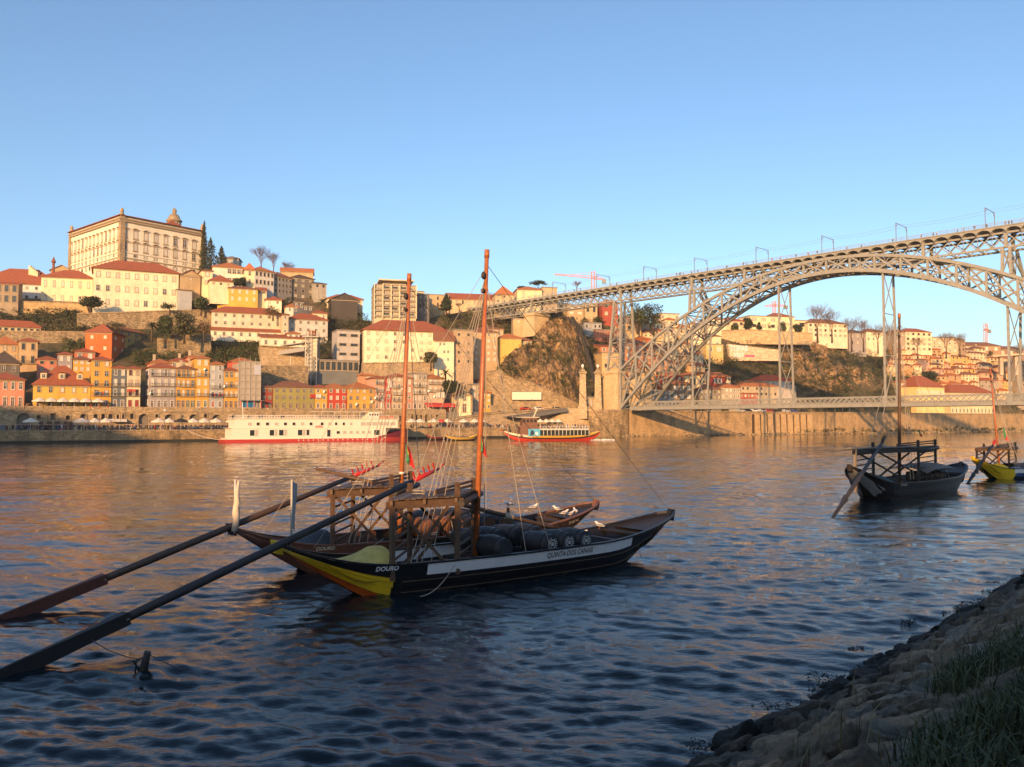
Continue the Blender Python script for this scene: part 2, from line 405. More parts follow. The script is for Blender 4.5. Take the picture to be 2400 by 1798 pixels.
ops = [(38, 72, 967, 1005, 1, 'archway'), (85, 97, 972, 983, 1, 'window'), (117, 133, 968, 984, 0, 'window'), (153, 165, 972, 984, 1, 'window'), (187, 203, 969, 983, 1, 'window'),
       (218, 230, 969, 984, 1, 'window'), (236, 247, 969, 984, 1, 'window'), (253, 265, 969, 984, 1, 'window'), (272, 280, 970, 984, 1, 'window'), (285, 292, 970, 984, 1, 'window'), (304, 314, 968, 982, 0, 'door'),
       (324, 349, 969, 1005, 1, 'archway'), (363, 372, 970, 978, 0, 'window'), (385, 408, 970, 985, 1, 'archway'), (443, 464, 970, 985, 1, 'archway'), (477, 486, 969, 979, 0, 'window'), (497, 518, 971, 985, 1, 'archway'),
       (540, 557, 971, 985, 1, 'archway'), (577, 590, 973, 985, 1, 'archway'), (604, 622, 972, 985, 1, 'archway'), (656, 672, 972, 985, 1, 'archway'), (745, 760, 972, 985, 1, 'archway'), (790, 802, 973, 986, 1, 'archway'),
       (893, 905, 973, 988, 1, 'archway'), (912, 925, 973, 988, 1, 'archway'), (934, 942, 974, 988, 1, 'archway'), (963, 969, 972, 989, 0, 'door'), (974, 980, 972, 989, 0, 'door'), (984, 990, 972, 989, 0, 'door'), (995, 1003, 972, 989, 0, 'door'),
       (1008, 1014, 972, 985, 0, 'door'), (1020, 1028, 972, 985, 0, 'door')]
arcade('arcaded_wall', 'long granite wall with dark arches between the quay terrace and the upper row of houses', -60, 1046, 14, 3.5, 9.6, ops, STONE)
ops = [(12, 27, 988, 1003, 0, 'd'), ]
# ground-floor doors in front of the arcade are separate shutters
for a, b in ((92, 101), (110, 122), (127, 139), (149, 158), (161, 171)):
    pa, pb_ = bank_u(a, 988, 13.9), bank_u(b, 988, 13.9); par = bpy.data.objects['arcaded_wall']
    m_ = MB(); m_.prism([bank(pa[0], 13.86, 3.5), bank(pb_[0], 13.86, 3.5), bank(pb_[0], 13.97, 3.5), bank(pa[0], 13.97, 3.5)], (0, 0, 2.5)); m_.build('door', paint('brown_door', (.10, .045, .03), .6), par)

def wallpoly(name, label, cat, pts, D, ang=BANK, th=2.0, mat=None, cap=None, kind=None):
    """a wall whose outline is pts (picture points) on the vertical plane through the first point at distance D"""
    p0 = P(pts[0][0], pts[0][1], D); face = [onwall(x, y, p0, ang) for x, y in pts]; inn = Vector((-math.sin(ang), math.cos(ang), 0)) * th
    root = thing(name, label, cat, face[0]); mb = MB(); mb.prism(face, inn); mb.build('face', mat or RUBBLE, root)
    if cap:
        cb = MB(); top = [face[i] for i in cap]
        for a, b in zip(top, top[1:]):
            cb.prism([a + inn * -.08, b + inn * -.08, b + inn * 1.05, a + inn * 1.05], (0, 0, .45))
        cb.build('coping', STONE, root)
    return root

# bank wall upstream of the bridge with its nine buttress panels
rw = thing('embankment_wall', 'tall ochre embankment wall beyond the lower bridge deck with a row of buttresses', 'wall', bank(215.5, 0, 0))
mb = MB(); mb.prism([bank(215.5, .2, -2), bank(820, .2, -2), bank(820, 1.2, -2), bank(215.5, 1.2, -2)], (0, 0, 12.0))
mb.build('face', masonry('embankment_stone', (.46, .31, .16), 1.4, .6, .012, (.13, .10, .055), .75, vary=.12), rw)
mb = MB(); mb.prism([bank(215.5, -.15, 10.0), bank(820, -.15, 10.0), bank(820, 1.0, 10.0), bank(215.5, 1.0, 10.0)], (0, 0, .5)); mb.build('coping', STONE, rw)
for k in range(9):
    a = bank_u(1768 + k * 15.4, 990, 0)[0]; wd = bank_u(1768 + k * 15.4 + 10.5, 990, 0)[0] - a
    sl_ = MB(); sl_.prism([bank(a - 1.3, .18, -1), bank(a + .05, .18, -1), bank(a + .05, .18, 9.3), bank(a - 1.3, .18, 9.3)], (-BN.x * .3, -BN.y * .3, 0)); sl_.build('painted_gap', paint('gap_shade_paint', (.06, .045, .03), .9), rw)  # flat strip; the shade of a deep gap is put into its colour
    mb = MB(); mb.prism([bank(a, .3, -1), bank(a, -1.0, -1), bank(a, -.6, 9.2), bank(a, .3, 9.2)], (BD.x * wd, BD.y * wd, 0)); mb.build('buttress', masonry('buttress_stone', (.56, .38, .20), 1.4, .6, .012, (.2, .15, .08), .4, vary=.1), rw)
# footing rocks along the waterline
def rocks_line(name, label, u0, u1, n, v=-1.2, s=1.0):
    mb = MB()
    for k in range(n):
        u = random.uniform(u0, u1); r_ = random.uniform(.5, 1.3) * s; c = bank(u, v + random.uniform(-1.0, .8), random.uniform(-.2, .5)); i0 = len(mb.v)
        M_ = Matrix.Rotation(random.uniform(0, 6), 3, 'Z'); pr = [(r_ * .55, -r_ * .5), (r_, -r_ * .1), (r_ * .85, r_ * .3), (r_ * .3, r_ * .6)]
        mb.lathe([(q * random.uniform(.8, 1.2), h) for q, h in pr], c, 6, M=M_)
    return mb.build(name, RUBBLE, label=label, kind='stuff')
rocks_line('rubble', 'pale rocks strewn along the foot of the embankment wall', 210, 620, 420)

# ------------------------------------------------------------------ the iron arch bridge
BB = Vector((.690, -.724, 0)); BW = Vector((.724, .690, 0)); BF = Vector((43.7, 326.0, 0))
def bp(s, w_, z): return BF + BB * s + BW * w_ + Vector((0, 0, z))
br = thing('arch_bridge', 'big two-deck iron arch bridge crossing the river at right', 'bridge', bp(0, 0, 0))
SA, SE, PAN = -140.0, 292.0, 3.76
ZD = 61.0
# upper deck: a row of shallow vaults seen from below
def deck_mesh():
    mb = MB(); n = int((SE - SA) / PAN); prof = []
    for k in range(n):
        s0 = SA + k * PAN
        for j in range(8):
            x = j / 8; prof.append((s0 + x * PAN, 59.55 + .95 * math.sin(math.pi * x) ** .6))
    prof.append((SA + n * PAN, 59.55))
    for (a, za), (b, zb) in zip(prof, prof[1:]):
        mb.poly([bp(a, -.7, za), bp(b, -.7, zb), bp(b, -.7, ZD), bp(a, -.7, ZD)])
        mb.poly([bp(a, -.35, za), bp(b, -.35, zb), bp(b, 8.2, zb), bp(a, 8.2, za)])
        mb.poly([bp(a, -.7, za), bp(b, -.7, zb), bp(b, -.35, zb), bp(a, -.35, za)])
        mb.poly([bp(b, 8.5, zb), bp(a, 8.5, za), bp(a, 8.5, ZD), bp(b, 8.5, ZD)])
    mb.poly([bp(SA, -.7, ZD), bp(SE, -.7, ZD), bp(SE, 8.5, ZD), bp(SA, 8.5, ZD)])
    return mb
deck_mesh().build('upper_deck', IRON, br)
mb = MB()
for z_, w_, dz in ((ZD + .05, -.75, .30),):
    mb.bar(bp(SA, w_, z_), bp(SE, w_, z_), .25, dz)
mb.build('fascia', IRON, br)
for w_ in (.5, 7.1):
    for nm, z_, h in (('top_chord', 59.25, .55), ('bottom_chord', 55.1, .55)):
        mb = MB(); mb.bar(bp(SA, w_, z_), bp(SE, w_, z_), .5, h); mb.build(nm, IRON, br)
# girder lattice: near face bar by bar, far face as one piece
n = int((SE - SA) / PAN)
def latt(s0, w_, up, a=.20):
    mb = MB(); z0, z1 = 55.3, 59.0
    p, q = (bp(s0, w_, z0), bp(s0 + PAN, w_, z1)) if up else (bp(s0, w_, z1), bp(s0 + PAN, w_, z0))
    off = -.12 if up else .12
    mb.bar(p + BW * off, q + BW * off, a, .12, up=BW); return mb
base_up = latt(0, .5, True, .26).mesh('lattice_bar', IRON, bp(0, 0, 0)); base_dn = latt(0, .5, False, .26).mesh('lattice_bar', IRON, bp(0, 0, 0))
for k in range(n):
    for me in (base_up, base_dn):
        mobj('lattice_bar', me, br, BB * (SA + k * PAN))
mb = MB()
for k in range(n):
    for up in (True, False):
        m_ = latt(SA + k * PAN, 7.1, up, .28); i0 = len(mb.v); mb.v += m_.v
        for f in m_.f: mb.face([i0 + q for q in f])
    mb.bar(bp(SA + k * PAN, .5, 55.1), bp(SA + k * PAN, 7.1, 55.1), .22); mb.bar(bp(SA + k * PAN, .5, 55.2), bp(SA + k * PAN, 7.1, 59.2), .14)
    mb.bar(bp(SA + k * PAN, .55, 55.1), bp(SA + k * PAN, .55, 59.2), .14)
    mb.bar(bp(SA + k * PAN, .55, 58.6), bp(SA + k * PAN, -.6, 59.5), .22)
mb.build('cross_bracing', IRON, br, kind='stuff')
# railing of the upper deck
for w_ in (-.6, 8.4):
    mb = MB()
    for z_ in (61.25, 61.75, 62.25): mb.bar(bp(SA, w_, z_), bp(SE, w_, z_), .07, .07 if z_ < 62 else .12)
    k = SA
    while k < SE: mb.bar(bp(k, w_, 61), bp(k, w_, 62.25), .09); k += 1.88
    k = SA
    while k < SE: mb.bar(bp(k, w_, 61.1), bp(k, w_, 62.2), .025); k += .235
    mb.build('railing', paint('railing_iron', (.30, .34, .36), .5, .2), br, kind='stuff')
# posts at the piers
for s_ in (-98, -51, 0, 34, 56, 116, 138, 172, 230):
    for w_ in (.4, 7.2):
        mb = MB(); mb.bar(bp(s_, w_ - .1, 55), bp(s_, w_ - .1, 60), .9, .75, up=BW); mb.build('post', IRON, br)
# arch ribs
def a_lo(s): return 11.2 + 43.6 * (1 - ((s - 86) / 86) ** 2)
def a_up(s): return 26.8 + 32.4 * (1 - ((s - 86) / 86) ** 2)
def rib_w(s, far): return (7.5 + 12.5 * abs((s - 86) / 86) ** 1.6) if far else 0.0
NP = 22
for far in (False, True):
    for nm, fz, wd, h in (('lower_chord', a_lo, 1.1, 1.25), ('upper_chord', a_up, .9, .95), ('middle_chord', lambda s: (a_lo(s) + a_up(s)) / 2, .3, .35)):
        mb = MB(); prev = None
        for k in range(67):
            s_ = 172 * k / 66
            p = bp(s_, rib_w(s_, far), fz(s_)); ring = [p + BW * x - BW * 0 + Vector((0, 0, y)) for x, y in ((-wd / 2, -h / 2), (wd / 2, -h / 2), (wd / 2, h / 2), (-wd / 2, h / 2))]
            i = len(mb.v); mb.v += [tuple(q) for q in ring]
            if k:
                for j in range(4): mb.face((i - 4 + j, i - 4 + (j + 1) % 4, i + (j + 1) % 4, i + j))
        mb.build(nm, IRON, br)
    for k in range(NP + 1):
        s_ = 172 * k / NP; w_ = rib_w(s_, far)
        mb = MB(); mb.bar(bp(s_, w_, a_lo(s_)), bp(s_, w_, a_up(s_)), .65, .5, up=BW); mb.build('arch_post', IRON, br)
        if k < NP:
            s1 = 172 * (k + 1) / NP; w1 = rib_w(s1, far)
            for (sa, wa, fa), (sb, wb, fb) in (((s_, w_, a_lo), (s1, w1, a_up)), ((s_, w_, a_up), (s1, w1, a_lo))):
                mb = MB(); o_ = BW * (.1 if fa is a_lo else -.1); mb.bar(bp(sa, wa, fa(sa)) + o_, bp(sb, wb, fb(sb)) + o_, .52, .32, up=BW); mb.build('arch_brace', IRON, br)
mb = MB()
for k in range(NP + 1):
    s_ = 172 * k / NP; w_ = rib_w(s_, True)
    for fz in (a_lo, a_up):
        mb.bar(bp(s_, 0, fz(s_)), bp(s_, w_, fz(s_)), .35)
        if k < NP:
            s1 = 172 * (k + 1) / NP; w1 = rib_w(s1, True)
            mb.bar(bp(s_, 0, fz(s_)), bp(s1, w1, fz(s1)), .26); mb.bar(bp(s_, w_, fz(s_)), bp(s1, 0, fz(s1)), .26)
    mb.bar(bp(s_, 0, a_lo(s_)), bp(s_, w_, a_up(s_)), .24); mb.bar(bp(s_, w_, a_lo(s_)), bp(s_, 0, a_up(s_)), .24)
mb.build('arch_bracing', IRON, br, kind='stuff')
# towers above the arch and on the bank, hangers below it
def tower(zt, zb, top, bot, npan, leg=.7, nm='tower_leg', br_w=.22):
    """top/bot: (s0, s1, w0, w1)"""
    L = []
    for i, j in ((0, 2), (1, 2), (1, 3), (0, 3)):
        p, q = bp(bot[i], bot[j], zb), bp(top[i], top[j], zt); L.append((p, q))
        mb = MB(); mb.bar(p, q, leg, leg, up=BW); mb.build(nm, IRON, br)
    for e in range(4):
        (p0, q0), (p1, q1) = L[e], L[(e + 1) % 4]
        if (p0 - p1).length < .6: continue
        for k in range(npan):
            a0, b0 = p0.lerp(q0, k / npan), p0.lerp(q0, (k + 1) / npan); a1, b1 = p1.lerp(q1, k / npan), p1.lerp(q1, (k + 1) / npan)
            mb = MB(); mb.bar(a0, b1, br_w); mb.bar(a1, b0, br_w); mb.bar(a0, a1, br_w); mb.build('tower_brace', IRON, br)
tower(54.9, 26.6, (-3.2, .3, .4, 7.2), (-6.5, 0, -.2, 9.5), 5, .8)
for s_ in (34, 138): tower(54.9, a_up(s_), (s_ - .9, s_ + .9, .4, 7.2), (s_ - 1.1, s_ + 1.1, .2, rib_w(s_, True) - .4), 1, .75)
for s_ in (56, 116):
    for w_ in (.3, 7.4):
        mb = MB(); mb.bar(bp(s_, w_, a_up(s_)), bp(s_, w_, 55.5), 1.1, .9, up=BW); mb.build('post', IRON, br)
for s_ in (34, 69, 104, 138):
    far_w = rib_w(s_, True); zt = a_lo(s_)
    L = []
    for w0, w1 in ((.2, 0.2), (far_w - .3, 9.6)):
        mb = MB(); mb.bar(bp(s_, w1, 13.4), bp(s_, w0, zt), .62, .45, up=BW); mb.build('hanger', IRON, br); L.append((bp(s_, w1, 13.4), bp(s_, w0, zt)))
    npn = max(2, int((zt - 13) / 11)); mb = MB()
    for k in range(npn):
        a0, b0 = L[0][0].lerp(L[0][1], k / npn), L[0][0].lerp(L[0][1], (k + 1) / npn); a1, b1 = L[1][0].lerp(L[1][1], k / npn), L[1][0].lerp(L[1][1], (k + 1) / npn)
        mb.bar(a0, b1, .2); mb.bar(a1, b0, .2); mb.bar(b0, b1, .22)
    mb.build('hanger_brace', IRON, br)
# lower deck
s0, s1 = 5.0, 174.0
mb = MB(); mb.prism([bp(s0, .3, 11.6), bp(s1, .3, 11.6), bp(s1, 9.7, 11.6), bp(s0, 9.7, 11.6)], (0, 0, .5)); mb.build('lower_deck', IRON, br)
for w_ in (0, 10):
    mb = MB(); mb.prism([bp(s0, w_ - .15, 10.55), bp(s1, w_ - .15, 10.55), bp(s1, w_ + .15, 10.55), bp(s0, w_ + .15, 10.55)], (0, 0, 1.35)); mb.bar(bp(s0, w_ - .1, 10.6), bp(s1, w_ - .1, 10.6), .6, .14); mb.bar(bp(s0, w_ - .1, 11.92), bp(s1, w_ - .1, 11.92), .5, .16); mb.build('plate_girder', IRON, br)
    mb = MB(); mb.bar(bp(s0, w_, 13.75), bp(s1, w_, 13.75), .4, .28); mb.build('top_rail', IRON, br)
    mb = MB(); k = s0; st = 1.72
    while k + st <= s1:
        mb.bar(bp(k, w_ - .05, 12.0), bp(k + st, w_ - .05, 13.65), .2, .1, up=BW); mb.bar(bp(k, w_ + .06, 13.65), bp(k + st, w_ + .06, 12.0), .2, .1, up=BW); k += st
    mb.build('lattice', IRON, br, kind='stuff')
    for s_ in (34, 69, 104, 138):
        mb = MB(); mb.box(bp(s_, w_ - .1, 12.2), (1.5, .7, 3.4), rz=math.atan2(BB.y, BB.x)); mb.build('joint_post', IRON, br)
mb = MB(); k = s0
while k < s1: mb.bar(bp(k, .2, 11.2), bp(k, 9.8, 11.2), .3, .7); k += 3.44
mb.build('floor_beams', IRON, br, kind='stuff')

# masonry piers under the bridge, each with a moulded cap
def pier(name, label, s0, s1, w0, w1, z0, z1, mat=PIERST):
    root = thing(name, label, 'pier', bp((s0 + s1) / 2, (w0 + w1) / 2, z0))
    mb = MB(); b_ = .5
    mb.v += [tuple(bp(*q)) for q in ((s0 - b_, w0 - b_, z0), (s1 + b_, w0 - b_, z0), (s1 + b_, w1 + b_, z0), (s0 - b_, w1 + b_, z0), (s0, w0, z1 - 1.4), (s1, w0, z1 - 1.4), (s1, w1, z1 - 1.4), (s0, w1, z1 - 1.4))]
    for f in ((0, 1, 5, 4), (1, 2, 6, 5), (2, 3, 7, 6), (3, 0, 4, 7), (4, 5, 6, 7)): mb.face(f)
    mb.build('shaft', mat, root)
    mb = MB()
    for e, za, zb in ((.25, z1 - 1.4, z1 - 1.1), (.6, z1 - 1.1, z1 - .35), (.35, z1 - .35, z1)):
        mb.prism([bp(s0 - e, w0 - e, za), bp(s1 + e, w0 - e, za), bp(s1 + e, w1 + e, za), bp(s0 - e, w1 + e, za)], (0, 0, zb - za))
    mb.build('cap', mat, root)
    return root
pier('bridge_pier', 'smooth pale masonry pier at the foot of the iron arch', -8.2, -.7, -1.0, 3.4, 7, 26.6)
pier('bridge_pier', 'orange-lit masonry pier seen through the foot of the iron arch', -8.2, -.7, 16.6, 21.5, 7, 26.6)
pier('bridge_pier', 'squat masonry pier on top of the rock cliff under the bridge girder', -54.5, -48, -.8, 8.3, 44, 54.6)
pier('bridge_pier', 'stone pier under the girder above the stone tower house', -101.5, -95.5, -.5, 8, 42, 54.6)
pier('bridge_abutment', 'stone abutment where the upper bridge deck meets the hill', -149, -138, -1, 9, 40, 58.9)
pier('bridge_pier', 'masonry pier at the near end of the iron arch', 172.7, 181, -1, 21, -2, 26.6)
pier('bridge_pier', 'squat masonry pier on the near bank under the upper deck', 227, 233, -.8, 8.3, 0, 54.6)

# overhead-line portals on the upper deck
def s_of(px):
    a = (px - CX) / F; return 326 * (a - .13405) / (.69 + .724 * a)
GPX = (1148, 1297, 1401, 1512, 1632, 1778, 1934, 2110, 2322)
nth = ['first', 'second', 'third', 'fourth', 'fifth', 'sixth', 'seventh', 'eighth', 'ninth', 'tenth', 'eleventh', 'twelfth']
for i, px in enumerate(GPX):
    s_ = s_of(px); g = thing('catenary_portal', 'thin grey overhead-line portal on the upper bridge deck, %s from the left' % nth[i], 'portal', bp(s_, 0, ZD), 'overhead-line portals on the bridge')
    for w_ in (-.4, 8.2):
        mb = MB(); mb.bar(bp(s_, w_, ZD), bp(s_, w_, ZD + 6.1), .17, .17, up=BW); mb.build('leg', IRON_D, g)
    mb = MB(); mb.bar(bp(s_, -.4, ZD + 6.1), bp(s_, 8.2, ZD + 6.1), .14)
    for t_ in (0, 1): mb.bar(bp(s_, (.9, 6.9)[t_], ZD + 6.1), bp(s_, (-.4, 8.2)[t_], ZD + 4.6), .1)
    mb.build('crossbeam', IRON_D, g)
for w_, nm in ((2.2, 'nearer'), (5.8, 'farther')):
    mb = MB(); prev = None; ss = [SA] + [s_of(q) for q in GPX] + [SE]
    for a, b in zip(ss, ss[1:]):
        for k in range(6):
            x0, x1 = k / 6, (k + 1) / 6; f = lambda x: ZD + 5.8 - .5 * 4 * x * (1 - x)
            mb.bar(bp(a + (b - a) * x0, w_, f(x0)), bp(a + (b - a) * x1, w_, f(x1)), .045)
    mb.build('overhead_wire', IRON_D, label='%s overhead tram wire hung from the portals on the bridge' % nm, cat='wire')
# ------------------------------------------------------------------ near bank: ground, revetment, buildings behind the camera
def nb(d, a, lift=0.0):               # d metres up the slope from the waterline, a metres along it
    o = Vector((2.86, 13.95)); L = Vector((.70, .714)); Nn = Vector((.714, -.70)); p = o + L * a + Nn * d
    return Vector((p.x, p.y, .56 * d + lift))
mb = MB(); mb.grid(lambda a, b: nb(-4 + 12.2 * b, -22 + 75 * a) + Vector((0, 0, -.34 + .12 * noise.noise(Vector((a * 60, b * 12, 0))))), 90, 18)
EARTH = paint('dark_earth', (.035, .03, .02), .95, .5, 1.5)
mb.build('embankment_slope', EARTH, kind='structure')
mb = MB(); mb.prism([nb(8.2, -22), nb(8.2, 120), nb(60, 120) * 1, nb(60, -22)], (0, 0, -.01))
mb.v = [(x, y, 4.3 if z > -1 else z) for x, y, z in mb.v]
mb2 = MB(); mb2.poly([(*nb(8.0, 53).xy, 4.32), (*nb(8.0, -22).xy, 4.32), (-400, -70, 4.32), (-400, -400, 4.32), (400, -400, 4.32), (400, 60, 4.32)]); mb2.build('near_quay', PAVE, kind='structure')
WALL_N = plaster((.5, .42, .33))
def lodge(label, x0, x1, y, h, dep_, n):
    r = thing('wine_lodge', label, 'warehouse', ((x0 + x1) / 2, y, 4.3)); mb = MB(); mb.prism([(x0, y, 0), (x1, y, 0), (x1, y - dep_, 0), (x0, y - dep_, 0)], (0, 0, h)); mb.build('wall', WALL_N, r)
    mb = MB(); e = .6; mid = y - dep_ / 2; z = h
    mb.v += [(x0 - e, y + e, z), (x1 + e, y + e, z), (x1 + e, y - dep_ - e, z), (x0 - e, y - dep_ - e, z), (x0 + 3, mid, z + .9), (x1 - 3, mid, z + .9)]
    for f in ((0, 1, 5, 4), (1, 2, 5), (2, 3, 4, 5), (3, 0, 4), (0, 3, 2, 1)): mb.face(f)
    mb.build('roof', tiles('terracotta', (.42, .12, .05)), r)
    for k in range(n):
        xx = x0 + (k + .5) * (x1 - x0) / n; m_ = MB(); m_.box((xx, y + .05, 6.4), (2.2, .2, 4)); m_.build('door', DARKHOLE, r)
lodge('long low unseen wine lodge on the near quay, downstream of the viewpoint', -150, .6, -38, 17.3, 14, 16)
lodge('tall unseen wine lodge on the near quay behind the viewpoint', 1.0, 120, -38, 28.6, 20, 12)  # both lodges are unseen; heights and ends set so their shade covers the boats
mb = MB(); mb.grid(lambda a, b: Vector((-600 + 610 * a, -132 + 122 * b, 0)) + Vector((0, 0, 86 * math.exp(-(((a - .5) / .3) ** 4)) * math.exp(-(((b - .5) / .34) ** 4)) + 3 * noise.noise(Vector((a * 9, b * 7, 1))) - 8)), 60, 24)
mb.build('shading_hill', bpy.data.materials['hillside'], kind='structure')  # unseen mound, added and shaped to throw shade on the left quay

# stone blocks of the revetment: one object each
STM = []
def blockmat(name, c):
    m, t, b = nodes(name); p = pos(t); tc = t.nodes.new('ShaderNodeTexCoord').outputs['Object']; oi = t.nodes.new('ShaderNodeObjectInfo')
    f = ramp(t, noisef(t, tc, 2.4, 9, .78), (.33, 0.0), (.68, 1.0)); a = mixcol(t, f, dark(c, .35), dark(c, 1.9))
    sx = t.nodes.new('ShaderNodeSeparateXYZ'); t.links.new(p, sx.inputs[0])
    alg = ramp(t, noisef(t, p, 1.6, 6, .75), (.46, 0.0), (.62, 1.0)); am = N(t, 'ShaderNodeMath', operation='MULTIPLY'); t.links.new(alg, am.inputs[0]); am.inputs[1].default_value = .55
    a = mixcol(t, am.outputs[0], a, (.03, .032, .016))
    li = ramp(t, noisef(t, tc, 13.0, 6, .8), (.60, 0.0), (.68, 1.0)); lm_ = N(t, 'ShaderNodeMath', operation='MULTIPLY'); t.links.new(li, lm_.inputs[0]); lm_.inputs[1].default_value = .5; a = mixcol(t, lm_.outputs[0], a, (.46, .43, .36))
    v = ramp(t, oi.outputs['Random'], (0, .6), (1, 1.35)); a = mixcol(t, 1.0, a, v, 'MULTIPLY')
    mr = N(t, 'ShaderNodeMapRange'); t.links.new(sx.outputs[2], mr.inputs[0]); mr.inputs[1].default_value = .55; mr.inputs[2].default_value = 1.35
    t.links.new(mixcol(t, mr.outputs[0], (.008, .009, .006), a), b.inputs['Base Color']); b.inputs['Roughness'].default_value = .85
    bumpn(t, b, noisef(t, tc, 4.5, 12, .82), 1.0, .40); STM.append(m)
blockmat('granite_block', (.44, .33, .21)); blockmat('granite_block_brown', (.39, .28, .165)); blockmat('granite_block_grey', (.38, .32, .24))
def block_mesh(seed):
    rng = random.Random(seed); bm = bmesh.new(); bmesh.ops.create_cube(bm, size=1.0)
    bmesh.ops.subdivide_edges(bm, edges=bm.edges[:], cuts=7, use_grid_fill=True)
    o = Vector((rng.uniform(0, 99), rng.uniform(0, 99), rng.uniform(0, 99)))
    cuts = [(Vector((rng.uniform(-1, 1), rng.uniform(-1, 1), rng.uniform(-.35, 1))).normalized(), rng.uniform(.36, .56)) for _ in range(9)]
    for v in bm.verts:
        p = v.co.copy()
        for nn, d in cuts:
            e = p.dot(nn) - d
            if e > 0: p -= nn * e
        p += v.co.normalized() * (.11 * noise.noise(p * 2.1 + o) + .07 * noise.noise(p * 5.5 + o) + .035 * noise.noise(p * 12 + o)); v.co = p
    me = bpy.data.meshes.new('stone_block'); bm.to_mesh(me); bm.free(); me.polygons.foreach_set('use_smooth', [False] * len(me.polygons)); me.materials.append(STM[seed % 3]); return me
BLK = [block_mesh(k) for k in range(12)]
rev = thing('revetment', 'sloping revetment of rough granite blocks at the lower right corner', 'revetment', nb(0, 0))
rng = random.Random(11); row = 0; d = -.35; count = 0
while d < 7.9:
    hgt = rng.uniform(.52, .82); a = -8.0 + rng.uniform(0, .8)
    while a < 34:
        ln = rng.uniform(.6, 1.5) if a < 13 else rng.uniform(1.3, 2.6)
        c = nb(d + hgt / 2 + rng.uniform(-.08, .08), a + ln / 2, rng.uniform(-.12, .08) - .05)
        vis = c.y > 3.0 and c.x / max(c.y, .1) < .85 and count < 299
        if vis:
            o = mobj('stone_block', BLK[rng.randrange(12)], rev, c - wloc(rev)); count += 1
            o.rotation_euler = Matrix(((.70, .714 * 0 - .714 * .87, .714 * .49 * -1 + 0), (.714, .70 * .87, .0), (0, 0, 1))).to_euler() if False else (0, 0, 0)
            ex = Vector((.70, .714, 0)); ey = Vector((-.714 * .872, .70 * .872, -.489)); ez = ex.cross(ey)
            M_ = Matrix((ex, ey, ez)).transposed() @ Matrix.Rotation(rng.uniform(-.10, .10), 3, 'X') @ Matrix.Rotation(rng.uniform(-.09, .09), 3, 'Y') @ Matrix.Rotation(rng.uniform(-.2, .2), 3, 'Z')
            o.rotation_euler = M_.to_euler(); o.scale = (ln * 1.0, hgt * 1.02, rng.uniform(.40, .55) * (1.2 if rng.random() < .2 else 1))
        a += ln * .97
    d += hgt * .95
# one lichen-yellow stone
c = G(1850, 1745, .9)
# weed at the waterline and grass on the slope
def weeds(name, label, n, dr, ar, h, mat, w_=.02, blades=1, lean=.5):
    V, Fc = [], []; rng = np.random.RandomState(5 + n)
    for k in range(n):
        a = ar[0] + (ar[1] - ar[0]) * rng.rand() ** 1.0; dd = dr[0] + (dr[1] - dr[0]) * rng.rand(); keep = noise.noise(Vector((a * .5, dd * .8, 3.1)))
        if callable(lean):
            if not lean(dd, a, keep): continue
        p = nb(dd, a, .1)
        for j in range(blades):
            th = rng.rand() * 6.28; hh = h * (.4 + .9 * rng.rand()); q = p + Vector((rng.normal(0, .1), rng.normal(0, .1), 0)); dx = Vector((math.cos(th), math.sin(th), 0)); sd = Vector((-dx.y, dx.x, 0)) * w_ * (.6 + rng.rand())
            m1 = q + dx * hh * .18 + Vector((0, 0, hh * .6)); e = q + dx * hh * (.35 + .5 * rng.rand()) + Vector((0, 0, hh * (.75 + .3 * rng.rand()))); i = len(V)
            V += [q - sd, q + sd, m1 - sd * .8, m1 + sd * .8, e]; Fc += [(i, i + 1, i + 3, i + 2), (i + 2, i + 3, i + 4)]
    me = bpy.data.meshes.new(name); me.from_pydata([tuple(v) for v in V], [], Fc); me.materials.append(mat); me.update()
    return tag(mobj(name, me), label, kind='stuff')
GR = leafmat('bank_grass', (.035, .055, .012), (.075, .085, .025))
weeds('grass', 'dark long grass growing over the stones at the lower right corner', 11000, (2.4, 8.2), (-9, 12), .30, GR, .008, 5, lambda d, a, k: d > 5.2 + k * 2.4 + max(0, a - 4) * .16 + max(0, -3 - a) * .25)
weeds('dry_grass', 'scattered pale grass stalks between the stones', 420, (1.6, 6.5), (-8, 14), .5, leafmat('dry_grass', (.12, .11, .05)), .006, 2, lambda d, a, k: k > .1)
def seaweed():
    V, Fc = [], []; rng = np.random.RandomState(4)
    for k in range(34000):
        a = -9 + 45 * rng.rand(); dd = -1.15 + 1.3 * rng.rand(); kk = noise.noise(Vector((a * 1.1, dd * 1.5, 7)))
        if kk < .5 * (-dd) - .1 or rng.rand() < .35: continue
        p = nb(dd, a); p.z = max(p.z, .01) + .02 + .03 * rng.rand(); s_ = .012 + .026 * rng.rand(); th = rng.rand() * 6.28; u = Vector((math.cos(th), math.sin(th), rng.normal(0, .5))) * s_; v = Vector((-math.sin(th), math.cos(th), rng.normal(0, .5))) * s_ * .6; i = len(V)
        V += [p - u - v, p + u - v * .5, p + u * .6 + v, p - u * .4 + v * .8]; Fc.append((i, i + 1, i + 2, i + 3))
    me = bpy.data.meshes.new('seaweed'); me.from_pydata([tuple(v) for v in V], [], Fc); me.materials.append(paint('wet_weed', (.008, .010, .007), .6)); me.update()
    tag(mobj('seaweed', me), 'black seaweed fringe floating along the edge of the stones', kind='stuff')
seaweed()
